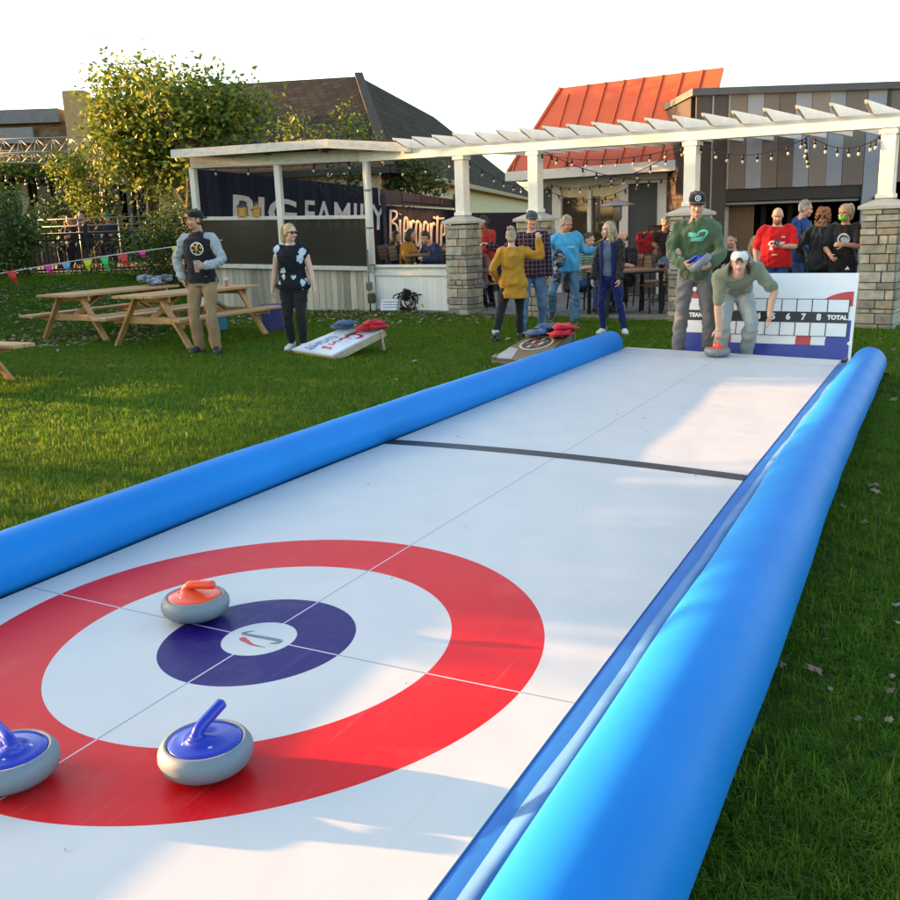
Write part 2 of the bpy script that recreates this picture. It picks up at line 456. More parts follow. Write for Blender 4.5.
n = len(pts); ribbon([(q.x, q.y) for q in pts], [.03*(1-i/n)**1.2*min(1, .5+i/4) for i in range(n)], .002).build('emblem_swoosh', mat('print_red', (.5, .02, .02), .4), mat_th)
pts = catmull([emb(254, 631)+(0,), emb(243, 633.5)+(0,), emb(257, 636.5)+(0,), emb(279, 640.5)+(0,), emb(277, 643)+(0,), emb(270, 643.5)+(0,)], 8)
n = len(pts); ribbon([(q.x, q.y) for q in pts], [.004+.013*math.sin(math.pi*i/n) for i in range(n)], .002).build('emblem_hook', mat('print_slate', (.10, .15, .19), .4), mat_th)

# ------------------------------------------------------------ curling stones
GREY = mat('grey_rubber_shell', (.17, .20, .22), .5, var=.06, bump=.05, bs=120)
def glossy(name, c): return mat(name, c, .22, var=.05)
ORANGE, SBLUE = glossy('orange_plastic', (.80, .075, .018)), glossy('royal_blue_plastic', (.012, .03, .36))
def make_stone(label, colr, rz, handle=0.0, pitch=0.0, group='curling stones on the lane'):
    t = thing('curling_stone', label, 'curling stone', group=group)
    r = .140
    mb = MB(); mb.lathe([(.03, .014), (.085, .014), (.115, .020), (.133, .036), (r, .058), (.138, .078), (.128, .094), (.121, .101), (.114, .102), (.110, .097), (.03, .094)], n=48)
    mb.build('body', GREY, t, smooth=True)
    for k_ in range(3):
        a = R(120*k_+20); mb = MB(); mb.ball((.075*math.cos(a), .075*math.sin(a), .010), .0115); mb.build('caster', mat('steel_ball', (.6, .6, .6), .2, 1.0), t, smooth=True)
    mb = MB(); mb.lathe([(.112, .096), (.106, .103), (.086, .1045), (.066, .107), (.052, .111), (.040, .117), (.031, .123), (.022, .128)], n=40)
    mb.v = [q+V((-math.cos(handle), -math.sin(handle), 0))*.034*max(0, (q.z-.104)/.024) for q in mb.v]
    mb.build('cap', colr, t, smooth=True)
    mb = MB(); c, s_ = math.cos(handle), math.sin(handle)
    path = catmull([(0, 0, .110), (0, 0, .122), (.008*c, .008*s_, .136), (.030*c, .030*s_, .144+.030*pitch), (.120*c, .120*s_, .146+.120*pitch)], 6)
    path = [q+V((-.034*c, -.034*s_, 0)) for q in path]
    n = len(path); path.append(path[-1]+(path[-1]-path[-2]).normalized()*.006)
    mb.tube(path, [.023-.006*i/n if i < n*.4 else .0180 for i in range(n)]+[.011], 14)
    h_ = mb.build('handle', colr, t, smooth=True)
    for ang in (handle+2.6, handle-2.2): mb = MB(); mb.ball((.062*math.cos(ang), .062*math.sin(ang), .106), (.008, .008, .004)); mb.build('screw', mat('steel_ball', (.6, .6, .6), .2, 1.0), t, smooth=True)
    t.rotation_euler = (0, 0, rz); return t
def ang_px(a, b, z):       # heading of a level bar seen between two picture points
    p, q = gp(*a, z), gp(*b, z); return math.atan2(q.y-p.y, q.x-p.x)
st = make_stone('grey curling stone with orange handle on the edge of the navy ring', ORANGE, 0, R(-8), 0)
st.location = gp(197, 617.5, ZM)+V((0, 0, .001))
st = make_stone('grey curling stone with blue handle pointing away from the camera on red ring', SBLUE, 0, R(63), .24)
st.location = gp(208, 770, ZM)+V((0, 0, .001))
st = make_stone('grey curling stone with blue top cut off by the left edge of the photo', SBLUE, 0, R(137), .1)
st.location = gp(13, 781, ZM)+V((0, 0, .001))
FAR_STONE = gp(717, 357.0, .117); 
st = make_stone('grey curling stone with orange handle held down by the bending man', ORANGE, 0, R(95), 0)
st.location = V((FAR_STONE.x, FAR_STONE.y, .118))

# ------------------------------------------------------------ scoreboard
SB_R = gp(850, 364); SU = V((.85, -.53, 0)).normalized(); SBACK = V((.53, .85, 0)).normalized()
SBW, SBH, LEAN = 1.98, .98, R(13)
SUP = (V((0, 0, 1))*math.cos(LEAN)+SBACK*math.sin(LEAN))
SN = SU.cross(SUP); SN = -SN if SN.y > 0 else SN
SB0 = SB_R-SU*SBW
def sb(u, v, d_=0.0): return SB0+SU*u+SUP*v+SN*d_       # u from the left, v up, d out of the face
sbt = thing('scoreboard', 'white leaning scoreboard with numbered grid and TOTAL column behind bending man', 'scoreboard', SB_R)
mb = MB(); mb.slab([sb(0, 0), sb(SBW, 0), sb(SBW, SBH), sb(0, SBH)], -SN*.02)
mb.build('panel', mat('white_board', (.80, .81, .82), .35, var=.02), sbt, bevel=.003)
mb = MB()
for u in (.15, SBW-.12): mb.bar(sb(u, SBH*.93, -.025), V((sb(u, 0).x, sb(u, 0).y, 0))+SBACK*.62+V((0, 0, .0)), .04, .02)
mb.bar(sb(.15, SBH*.93, -.03), sb(SBW-.12, SBH*.93, -.03), .03, .04)
mb.build('rear_strut', mat('grey_frame', (.3, .3, .32), .5), sbt)
def arc(cx, cy, r0, r1, d_):
    """ring clipped to the board face"""
    m_b = MB(); n = 160
    for i in range(n):
        a0, a1 = 2*math.pi*i/n, 2*math.pi*(i+1)/n
        for j in range(14):
            ra, rb = r0+(r1-r0)*j/14, r0+(r1-r0)*(j+1)/14
            P = [(cx+ra*math.cos(a0), cy+ra*math.sin(a0)), (cx+rb*math.cos(a0), cy+rb*math.sin(a0)), (cx+rb*math.cos(a1), cy+rb*math.sin(a1)), (cx+ra*math.cos(a1), cy+ra*math.sin(a1))]
            if any(x > SBW-.03 or x < .03 or y > SBH-.02 or y < .17 for x, y in P): continue
            m_b.quad(*[sb(x, y, d_) for x, y in P])
    return m_b
RC = (SBW-.03, .22)
SR_ = mat('board_red', (.52, .045, .045), .4); SBL = mat('board_blue', (.03, .05, .32), .4); SBK = mat('board_black', (.016, .016, .018), .4)
arc(*RC, .40, .56, .002).build('red_ring', SR_, sbt)
arc(*RC, .02, .25, .002).build('blue_disc', SBL, sbt)
arc(.12, .22, .40, .56, .002).build('red_ring', SR_, sbt)
arc(.12, .22, .02, .25, .002).build('blue_disc', SBL, sbt)
mb = MB(); mb.quad(sb(.02, .015, .003), sb(SBW-.03, .015, .003), sb(SBW-.03, .19, .003), sb(.02, .19, .003))
mb.build('blue_base_band', SBL, sbt)
g0, g1, gt, gb = .10, SBW-.065, .69, .29
mb = MB(); mb.quad(sb(g0, gb, .005), sb(g1, gb, .005), sb(g1, gt, .005), sb(g0, gt, .005))
mb.build('grid_ground', mat('white_grid', (.79, .80, .81), .35, var=.02), sbt)
edges = [g0, g0+.30]; cw = (g1-.22-g0-.30)/8
edges += [g0+.30+cw*(i+1) for i in range(8)]+[g1]
b0, b1 = gb+(gt-gb)*.36, gb+(gt-gb)*.66
mb = MB()
def strip(u0, v0, u1, v1, d_=.008): mb.quad(sb(u0, v0, d_), sb(u1, v0, d_), sb(u1, v1, d_), sb(u0, v1, d_))
strip(g0, b0, g1, b1)
for e in edges:
    strip(e-.005, gb, e+.005, b0-.001); strip(e-.005, b1+.001, e+.005, gt)
strip(g0-.005, gb-.006, g1+.005, gb, .009); strip(g0-.005, gt, g1+.005, gt+.006, .009)
mb.build('score_grid', SBK, sbt)
WHT = mat('white_print', (.82, .82, .82), .4, var=.02)
def board_text(s_, u, v, size):
    m_b = text_mb(s_, size, bold=.004); warp_mb(m_b, lambda p: sb(u+p.x, v+p.y, .011)); return m_b
for i, s_ in enumerate(['TEAM']+[str(q) for q in range(1, 9)]+['TOTAL']):
    q = board_text(s_, (edges[i]+edges[i+1])/2, (b0+b1)/2, .095 if len(s_) < 3 else .064); q.build('numeral', WHT, sbt)
# ------------------------------------------------------------ building plots
PAT0 = V((.35, 17.6, 0)); PU = V((.8, -.6, 0)); PN = V((.6, .8, 0)); ZU = V((0, 0, 1))
def hit(x, y, P, n):            # survey: sight line meets a vertical wall plane
    r = _ray(x, y); C = V((0, 0, CAMH)); return C+r*((V(P)-C).dot(n)/r.dot(n))
def fac(x, y, off=0.0): return hit(x, y, PAT0+PN*off, PN)
def fx(x, off=0.0):             # foot of the wall line at a picture column
    p = fac(x, 215, off); p.z = 0; return p
WPAINT = wood_mat('weathered_white_paint', (.66, .62, .53), (.46, .42, .34), .8, .75)
WTRIM = mat('white_trim_paint', (.74, .71, .63), .6, var=.08, vs=3, bump=.1)
BOARD = wood_mat('grey_board', (.40, .35, .29), (.22, .18, .14), .5, .85, 2)
def planks(name, c, w_, axis_u, dark=.45, rough=.85, var=.25, gap=.035):
    """vertical boards: tone per board plus seams, along a horizontal direction"""
    if name in _MC: return _MC[name]
    t = NT(name); p = t.coord(); x, y, z = t.sep(p)
    u = t.math('DIVIDE', t.math('ADD', t.math('MULTIPLY', x, axis_u[0]), t.math('MULTIPLY', y, axis_u[1])), w_)
    wn = t.node('ShaderNodeTexWhiteNoise', noise_dimensions='1D'); t.l.new(t.math('FLOOR', u), wn.inputs['W'])
    g = t.noise(2.0, t.mapping(p, (6, 6, .7)), 5, .65)
    k = t.math('ADD', t.math('MULTIPLY', wn.outputs[0], .5), t.math('MULTIPLY', g, .5))
    cc = t.ramp(k, [(.2, tuple(q*(1-var) for q in c)), (.75, tuple(min(1, q*(1+var)) for q in c))])
    f = t.math('FRACT', u); seam = t.math('MAXIMUM', t.math('LESS_THAN', f, gap), t.math('GREATER_THAN', f, 1-gap))
    cc = t.mix(seam, cc, tuple(q*dark for q in c)); t.base(cc, rough, spec=.2)
    h = t.math('SUBTRACT', t.math('MULTIPLY', g, .3), seam); t.bump(h, .5, .01); _MC[name] = t.m; return t.m
def glass_mat(name, tint, rough=.05, refl=.6, alpha=None):
    if name in _MC: return _MC[name]
    t = NT(name); t.base(t.ramp(t.noise(1.2, None, 3), [(.3, tint), (.8, tuple(q*1.6 for q in tint))]), rough); t.b.inputs['Specular IOR Level'].default_value = refl
    if alpha:
        t.b.inputs['Alpha'].default_value = alpha
    t.bump(t.noise(1.5, None, 1), .04, .03); _MC[name] = t.m; return t.m

# patio slab
pv = NT('grey_paving'); g_ = pv.coord(); br = pv.node('ShaderNodeTexBrick'); pv.l.new(pv.mapping(g_, (1, 1, 1), (0, 0, .6435)), br.inputs[0])
br.inputs['Scale'].default_value = 1.7; br.inputs['Mortar Size'].default_value = .012; br.inputs['Color1'].default_value = (.20, .185, .17, 1); br.inputs['Color2'].default_value = (.26, .24, .22, 1); br.inputs['Mortar'].default_value = (.09, .085, .08, 1)
br.inputs['Row Height'].default_value = .5; br.inputs['Brick Width'].default_value = 1.0
pv.base(pv.mix(pv.math('MULTIPLY', pv.noise(2.5, g_, 5), .5), br.outputs[0], (.13, .12, .11)), .85)
mb = MB(); mb.slab([PAT0+PU*-2.3, PAT0+PU*16, PAT0+PU*16+PN*14, PAT0+PU*-2.3+PN*14], (0, 0, .05)); struct(mb.build('patio', pv.m))

# ---- stone pillars
def pillar_mats():
    out = []
    for i, c in enumerate([(.27, .235, .165), (.22, .20, .15), (.33, .29, .21), (.19, .165, .13), (.29, .27, .22), (.25, .20, .14)]):
        out.append(mat('fieldstone_%s' % 'abcdef'[i], tuple(q*1.25 for q in c), .9, var=.3, vs=9, bump=.5, bs=22))
    return out
PSM = pillar_mats()
def pillar(label, base, w_, h_, seed):
    t = thing('stone_pillar', label, 'pillar', base, math.atan2(PU.y, PU.x), 'stone pillars along the patio edge'); r = random.Random(seed); mb = MB(); z = 0
    core = MB(); core.box((0, 0, h_/2-.01), (w_-.05, w_-.05, h_-.02))
    while z < h_-.03:
        ch = min(r.uniform(.06, .17), h_-z)
        for face in range(4):
            u = -w_/2
            while u < w_/2-.02:
                l_ = min(r.uniform(.12, .36), w_/2-u); l_ = w_/2-u if w_/2-u-l_ < .08 else l_
                mb.cur = r.randrange(6); dpt = .05+r.uniform(0, .022); cu_ = u+l_/2
                c, s_ = [(0, -1), (1, 0), (0, 1), (-1, 0)][face]
                n_ = V((c, s_, 0)); q = V((-s_, c, 0)); cc = n_*(w_/2-.02+dpt/2-.02)+q*cu_+V((0, 0, z+ch/2))
                sz = V((abs(q.x)*(l_-.012)+abs(n_.x)*dpt, abs(q.y)*(l_-.012)+abs(n_.y)*dpt, ch-.012))
                jit = Euler((r.uniform(-.02, .02), r.uniform(-.02, .02), r.uniform(-.03, .03))).to_matrix(); mb.box(cc, sz, M=jit)
                u += l_
        z += ch
    mb.build('stonework', PSM, t, local=True, bevel=.008); core.build('mortar_core', mat('grey_mortar', (.15, .14, .12), .95), t, local=True)
    cp = MB(); e = w_/2+.06
    cp.lathe([(e*1.414, h_), (e*1.414, h_+.045), (e*1.36, h_+.05), (.13, h_+.14), (.0, h_+.14)], n=4, M=Matrix.Rotation(R(45), 3, 'Z'))
    cp.build('cap', mat('cast_stone_cap', (.40, .37, .32), .8, bump=.2), t, local=True, bevel=.004)
    return t
PX4 = [463, 536, 691, 885]; PH = 1.62
for i, (px, lab) in enumerate(zip(PX4, ['fieldstone pillar at the end of the white panel wall', 'fieldstone pillar hidden behind the plaid shirt man', 'fieldstone pillar behind the green hoodie man', 'fieldstone pillar beside the masked woman at the right edge'])):
    pillar(lab, fx(px), .46, PH, 11+i)
# ---- pergola
per = thing('pergola', 'long white timber pergola with pointed rafter tails over the patio', 'pergola', fx(536))
BZ0, BZ1 = 2.66, 2.84
def rise(p): return .13*(1-min(1.2, max(-.3, (V(p)-PAT0).dot(PU)/7.1)))
for px in PX4:
    b = fx(px); mb = MB(); mb.box(b+ZU*((PH+.14+BZ0+rise(b))/2), (.19, .19, BZ0+rise(b)-PH-.14), rz=math.atan2(PU.y, PU.x)); mb.box(b+ZU*(BZ0+rise(b)-.04), (.24, .24, .06), rz=math.atan2(PU.y, PU.x)); mb.box(b+ZU*(PH+.17), (.23, .23, .06), rz=math.atan2(PU.y, PU.x))
    mb.build('post', WTRIM, per, bevel=.006)
eL, eR = fx(366)+PU*.0, fx(885)+PU*2.2
mb = MB(); mb.bar(eL+PN*-.10+ZU*((BZ0+BZ1)/2+rise(eL)), eR+PN*-.10+ZU*((BZ0+BZ1)/2+rise(eR)), .045, BZ1-BZ0); mb.build('beam', WTRIM, per, bevel=.004)
mb = MB(); mb.bar(eL+PN*.10+ZU*((BZ0+BZ1)/2+rise(eL)), eR+PN*.10+ZU*((BZ0+BZ1)/2+rise(eR)), .045, BZ1-BZ0); mb.build('beam', WTRIM, per, bevel=.004)
LT = (eR-eL).length; k_ = 1.3
while k_ < LT:
    b = eL+PU*k_; mb = MB(); y0, y1 = -.66, 3.9; hh = .15; z0 = BZ1+rise(b)+.001
    prof = [(y0, z0+hh), (y0+.04, z0+hh-.04), (y0+.36, z0+.0), (y1, z0), (y1, z0+hh)]
    mb.slab([b+PN*p+ZU*q-PU*.02 for p, q in prof], PU*.04); mb.build('rafter', WTRIM, per, bevel=.003); k_ += .44

# ---- screened porch
por = thing('screened_porch', 'weathered screened porch with white fascia and grey board wall behind the picnic tables', 'porch', fx(281))
P2 = fx(369); PU2 = V((.94, -.34, 0)).normalized(); PN2 = V((-PU2.y, PU2.x, 0))
def pf(x, y, o=0.0): return hit(x, y, P2+PN2*o, PN2)
def pfx(x, o=0.0): p = pf(x, 215, o); p.z = 0; return p
AN2 = math.atan2(PU2.y, PU2.x)
def pbar(name, l, r_, hpx, th, o=0.0):      # horizontal member from its two surveyed ends (top edge) and face height
    a, b = pf(*l, o), pf(*r_, o); a2 = pf(l[0], l[1]+hpx, o); h_ = a.z-a2.z; mb = MB(); mb.bar(a-ZU*h_/2, b-ZU*h_/2, th, h_); return mb.build(name, WPAINT, por, bevel=.004)
zr = pf(281, 217.5).z; zb = pf(369, 162).z
for px in (197, 281, 369):
    b = pfx(px); mb = MB(); mb.box(b+ZU*1.42, (.12, .12, 3.0), rz=AN2); mb.build('post', WTRIM, por, bevel=.005)
pbar('header_beam', (190, 157), (368, 148.5), 11.5, .05, -.07)
pbar('fascia', (171, 150), (328, 139), 8.5, .05, -.45); pbar('fascia', (327, 139.2), (411, 143), 9, .04, -.52)
A, B = pf(173, 151, -.42), pf(405, 141.5, -.42); bk = PN2*2.3
mb = MB(); mb.slab([A, B, B+bk-ZU*.02, A+bk+ZU*.06], (0, 0, .05)); mb.build('roof', mat('grey_roof_felt', (.07, .06, .05), .95, bump=.4, bs=30, spec=.1), por)
mb = MB()
for f in (.15, .4, .65, .9): p = A.lerp(B, f)-ZU*.07; mb.bar(p, p+bk, .05, .10)
mb.build('joists', mat('dark_joist', (.10, .08, .06), .9), por)
for (xa, ya, za), (xb, yb, zb_) in (((197, 216.8, 263.3), (281, 216, 264.8)), ((281, 216, 264.8), (369, 215, 266.5))):
    pbar('rail', (xa, ya), (xb, yb), 3.6, .07, -.01); pbar('sill', (xa, za), (xb, zb_), 4, .12, -.02)
    mb = MB(); mb.slab([pf(xa, za+2, .02), pf(xb, zb_+2, .02), pf(xb, yb+2, .02), pf(xa, ya+2, .02)], PN2*.006)
    mb.build('screen', glass_mat('dark_screen', (.014, .016, .014), .22, .5, .80), por)
p, q = pf(194, 265, .02), pf(369, 268, .02); mb = MB(); mb.slab([V((p.x, p.y, -.3)), V((q.x, q.y, -.3)), q, p], PN2*.03)
mb.build('board_wall', planks('weathered_pale_boards', (.47, .40, .29), .14, (PU2.x, PU2.y), .35, .9, .5), por)
mb = MB(); mb.slab([pfx(194, .2), pfx(369, .2), pfx(369, .2)+PN2*2.2, pfx(194, .2)+PN2*1.4], (0, 0, .12)); mb.build('floor', mat('dark_deck', (.08, .07, .06), .9), por)
Z = lambda x, y, off=0: fac(x, y, off).z
# white panel wall between porch and first pillar
pw = thing('panel_wall', 'low white beadboard wall between the porch post and stone pillar', 'wall', fx(415))
zt = Z(415, 266); p, q = fx(372)+PN*.02, fx(456)+PN*.02
mb = MB(); mb.slab([p+ZU*-.15, q+ZU*-.15, q+ZU*(zt-.02), p+ZU*(zt-.02)], PN*.05); mb.build('beadboard', planks('white_beadboard', (.80, .78, .70), .11, (PU.x, PU.y), .7, .6, .05, .02), pw)
mb = MB(); mb.bar(p+ZU*zt-PN*.01, q+ZU*zt-PN*.01, .12, .05); mb.build('wall_cap', WTRIM, pw, bevel=.004)
mb = MB(); mb.bar(p+ZU*(zt-.14)-PN*.025, q+ZU*(zt-.14)-PN*.025, .02, .08); mb.build('trim_board', WTRIM, pw, bevel=.003)

# ---- navy fence walls with lettering
W0 = at(192, 200, 21.9); W1 = at(470, 200, 24.6); W0.z = W1.z = 0
WU = (W1-W0).normalized(); WN = V((WU.y, -WU.x, 0))
def wal(x, y, d_=0.0): return hit(x, y, W0+WN*d_, WN)
NAVYB = planks('navy_boards', (.020, .022, .034), .16, (WU.x, WU.y), .4, .7, .3)
nw = thing('navy_fence_wall', 'long navy board fence carrying white painted lettering behind the porch', 'wall', W0)
tops = [(192, 168), (372, 188), (372, 207), (470, 212)]
mb = MB(); a, b, c, d = wal(190, 168), wal(378, 188), wal(378, 205), wal(470, 211)
mb.slab([V((a.x, a.y, -.2)), V((b.x, b.y, -.2)), b, a], -WN*.04)
mb.slab([V((b.x, b.y, -.2)), V((d.x, d.y, -.2)), d, c], -WN*.04); mb.build('boards', NAVYB, nw)
mb = MB(); a, b = wal(380, 189), wal(458, 200); c, d = wal(458, 209), wal(380, 205)
mb.slab([d+ZU*.02, c+ZU*.02, b, a], -WN*.03); mb.build('top_planks', planks('weathered_brown_planks', (.13, .095, .07), .5, (WU.x, WU.y), .5, .9, .4), nw)
mb = MB()
for px in (383, 455): p = wal(px, 195, .03); mb.box(V((p.x, p.y, (p.z)/2)), (.09, .09, p.z+.05), rz=math.atan2(WU.y, WU.x))
mb.build('fence_post', mat('navy_paint', (.02, .024, .045), .6), nw)
def letter_quad(m_b, q00, q10, q11, q01, d_):     # lettering box -> surveyed quad on the wall
    xs = [p.x for p in m_b.v]; ys = [p.y for p in m_b.v]; x0, x1, y0, y1 = min(xs), max(xs), min(ys), max(ys)
    P = [wal(*q, d_) for q in (q00, q10, q11, q01)]
    def fn(p):
        u, v = (p.x-x0)/(x1-x0), (p.y-y0)/(y1-y0); return P[0].lerp(P[1], u).lerp(P[3].lerp(P[2], u), v)
    return warp_mb(m_b, fn)
CREAM = mat('cream_lettering', (.74, .70, .62), .7, var=.12)
letter_quad(text_mb('BIG', 1, bold=.02), (233, 226), (297, 227), (297, 200), (233, 194), .012).build('lettering', CREAM, nw)
letter_quad(text_mb('FAMILY', 1, bold=.012, spacing=1.05), (305, 228), (386, 230), (386, 205), (305, 200), .012).build('lettering', CREAM, nw)
# script sign: hand-drawn strokes  (x, y) in letter units
SCR = [[(0, 0), (0, 1.0), (.1, 1.25), (.45, 1.2), (.45, .8), (.1, .65), (.5, .55), (.55, .1), (.25, -.1), (0, .05)],
       [(.75, .75), (.78, .1), (.95, .0)], [(.76, .98), (.78, 1.05)],
       [(1.05, .4), (1.35, .5), (1.3, .8), (1.1, .75), (1.05, .2), (1.2, 0), (1.45, .15)],
       [(1.55, .75), (1.6, 0), (1.6, .5), (1.75, .75), (1.9, .7)],
       [(2.35, .7), (2.1, .75), (2.0, .4), (2.1, .05), (2.3, .15), (2.38, .7), (2.36, -.4), (2.15, -.75), (1.95, -.5), (2.5, .05)],
       [(2.95, .7), (2.7, .75), (2.6, .35), (2.7, .05), (2.9, .2), (2.97, .7), (2.97, .15), (3.1, .0)],
       [(3.2, .75), (3.25, 0), (3.25, .5), (3.4, .75), (3.52, .7)],
       [(3.75, 1.35), (3.72, .2), (3.85, 0), (4.0, .15)], [(3.4, 1.15), (3.7, 1.0), (4.3, 1.15)],
       [(4.05, .4), (4.35, .5), (4.3, .8), (4.1, .75), (4.05, .2), (4.2, 0), (4.42, .15)],
       [(4.5, .75), (4.55, 0), (4.57, .5), (4.75, .75), (4.88, .6), (4.9, .0), (5.05, .1)]]
P4 = [wal(389, 249, .05), wal(454, 254, .05), wal(454, 219, .05), wal(389, 211, .05)]
mb = MB()
for s_ in SCR:
    q = catmull([(x, y*1.36 if y < .86 else 1.17+(y-.86)*.35, 0) for x, y in s_], 5); vs = []
    for p in q:
        u, v = (p.x+.1)/5.2, (p.y+.15)/1.45; vs.append(P4[0].lerp(P4[1], u).lerp(P4[3].lerp(P4[2], u), v))
    mb.tube(vs, .031, 8)
sg_ = thing('script_sign', 'large white handwritten Biergarten sign on the navy fence', 'sign', P4[0]); mb.build('letters', mat('white_sign_face', (.62, .56, .48), .5), sg_, True)
wl = thing('sign_lamp', 'small brown lamp above the handwritten sign on the navy fence', 'lamp', wal(392, 207, .05)); c_ = wal(424, 203, .42)
mb = MB(); a_, b_ = wal(404, 202, .03), wal(404, 202, .40); mb.tube(catmull([a_, a_.lerp(b_, .5)+ZU*.10, b_], 6), .012, 8); mb.build('arm', mat('bronze_metal', (.06, .035, .02), .4, .5), wl, True); mb = MB(); a2_, b2_ = wal(442, 205, .03), wal(442, 205, .40); mb.tube(catmull([a2_, a2_.lerp(b2_, .5)+ZU*.10, b2_], 6), .012, 8); mb.build('arm', mat('bronze_metal', (.06, .035, .02), .4, .5), wl, True)
mb = MB(); mb.bar(b_+ZU*.0, b2_+ZU*.0, .07, .05); mb.build('shade', mat('bronze_metal', (.06, .035, .02), .4, .5), wl, bevel=.01)
for f_ in (.1, .5, .9):
    ld = bpy.data.lights.new('sign_lamp', 'SPOT'); ld.energy = 3.6; ld.color = (1, .50, .16); ld.spot_size = R(120); ld.spot_blend = .6; ld.shadow_soft_size = .04
    lo = bpy.data.objects.new('sign_lamp_light', ld); col.objects.link(lo); lo.location = b_.lerp(b2_, f_)-ZU*.05; lo.rotation_euler = ((-WN*.55+ZU*-1)*-1).to_track_quat('Z', 'Y').to_euler()
# navy wall on the right and the cream house with the shingle roof
n2 = thing('navy_fence_wall', 'plain navy fence between stone pillar and red roofed building', 'wall', at(500, 260, 25.2))
a, b = at(455, 213, 25.2), at(560, 212, 25.2); mb = MB(); mb.slab([V((a.x, a.y, -.1)), V((b.x, b.y, -.1)), b, a], (0, .05, 0)); mb.build('boards', mat('navy_flat', (.020, .023, .036), .7, var=.2), n2)
def shingles():
    t = NT('dark_shingles'); v = t.coord(); b = t.node('ShaderNodeTexBrick'); uvn = t.node('ShaderNodeUVMap').outputs[0]; t.l.new(uvn, b.inputs[0])
    b.inputs['Scale'].default_value = 1.0; b.inputs['Brick Width'].default_value = .34; b.inputs['Row Height'].default_value = .42; b.inputs['Mortar Size'].default_value = .03; b.inputs['Bias'].default_value = -.2
    b.inputs['Color1'].default_value = (.024, .017, .010, 1); b.inputs['Color2'].default_value = (.075, .053, .030, 1); b.inputs['Mortar'].default_value = (.008, .007, .006, 1)
    n = t.noise(2.2, v, 5); t.base(t.mix(t.math('MULTIPLY', n, .6), b.outputs[0], (.045, .032, .018)), .9, spec=.12); t.bump(b.outputs[1], -.8, .04); return t.m
SHING = shingles()
hs_ = thing('shingled_house', 'cream walled house with a big dark shingle roof behind the navy fence', 'house', (1.5, 38, 0))
C0 = V((-1.3, 25.4, 3.1)); u_ = V((.182, .983, 0)); Efar = C0+u_*46; Hn = C0+(V((-2.68, 34.2, 6.66))-V((-1.3, 25, 3.1)))*1.0
Hf = V((Hn.x, Hn.y, Hn.z))+u_*13.5; E2 = C0+V((-.985, .17, 0))*6.5; H2 = Hn+V((-.985, .17, 0))*7.5
def roof_face(pts, udir, name):
    mb = MB(); n_ = (pts[1]-pts[0]).cross(pts[2]-pts[0]).normalized(); n_ = n_ if n_.z > 0 else -n_
    mb.add(pts, [tuple(range(len(pts)))]); mb.add([p-n_*.15 for p in pts], [tuple(range(len(pts)))])
    k = len(pts)
    for i in range(k): mb.f.append((i, (i+1) % k, k+(i+1) % k, k+i)); mb.mi.append(0)
    o = mb.build(name, SHING, hs_); ul = o.data.uv_layers.new(name='UVMap'); vdir = n_.cross(udir).normalized(); W_ = WM[hs_]
    for lp in o.data.loops:
        p = W_ @ o.data.vertices[lp.vertex_index].co; ul.data[lp.index].uv = (p.dot(udir), p.dot(vdir))
roof_face([C0, Efar, Hf, Hn], u_, 'roof_slope'); roof_face([E2, C0, Hn, H2], V((.985, -.17, 0)), 'roof_slope')
mb = MB()
for i in range(22):
    a, b = C0.lerp(Hn, i/22), C0.lerp(Hn, (i+1.15)/22); mb.bar(a+ZU*(.05), b+ZU*.09, .28, .05)
mb.build('hip_cap', mat('hip_shingle', (.045, .034, .022), .9), hs_)
mb = MB(); mb.bar(C0+ZU*-.06+V((.06, 0, 0)), Efar+ZU*-.06+V((.06, 0, 0)), .14, .16); mb.bar(E2+ZU*-.06, C0+ZU*-.06, .14, .16); mb.build('gutter', mat('dark_green_gutter', (.02, .028, .026), .4), hs_)
mb = MB(); inn = V((-.25, .3, 0)); a, b, c = E2+V((0, .35, 0)), C0+inn, Efar+inn
mb.slab([V((a.x, a.y, -.2)), V((b.x, b.y, -.2)), b+ZU*-.05, a+ZU*-.05], V((0, .1, 0))); mb.slab([V((b.x, b.y, -.2)), V((c.x, c.y, -.2)), c+ZU*-.05, b+ZU*-.05], V((-.1, 0, 0))); mb.build('wall', mat('cream_stucco', (.55, .46, .27), .85, bump=.2), hs_)

# ---- red roofed building
rb = thing('red_roof_building', 'patio building with orange red metal roof and tall white framed windows', 'building', fx(600, 4.5))
OF = 4.5; G = lambda x, y, o=0.0: fac(x, y, OF+o); gxz = lambda x, z, o=0.0: fx(x, OF+o)+ZU*z
REDM_ = NT('orange_red_metal'); REDM_.base(REDM_.ramp(REDM_.noise(1.5, None, 4), [(.3, (.46, .062, .010)), (.7, (.58, .092, .016))]), .45)
e0, e1 = fac(508, 170.5, OF-.55), fac(700, 160, OF-.55); ez = (e0.z+e1.z)/2; e0.z = e1.z = ez
ru = ZU*1.75+PN*1.05; tl = e0+ru+PU*.74; tr = e1+ru
mb = MB(); mb.slab([e0, e1, tr, tl], (PN*.05+ZU*-.03)); mb.slab([e0, tl, tl+PN*5, e0+PN*5.5], PU*.03); mb.build('roof', REDM_.m, rb)
k_ = .12
while k_ < (e1-e0).length:
    s0 = e0+PU*k_; mb = MB(); f = min(1, max(0, (k_)/1.1)); mb.bar(s0, s0+ru*min(1, f+.02), .035, .05, up=PN); mb.build('roof_rib', REDM_.m, rb); k_ += .43
mb = MB(); mb.bar(e0, tl, .06, .07, up=PN); mb.build('hip_trim', REDM_.m, rb)
mb = MB(); mb.bar(e0+ZU*-.10-PU*.05-PN*.02, e1+ZU*-.10-PN*.02, .05, .20); mb.build('fascia', WTRIM, rb, bevel=.004)
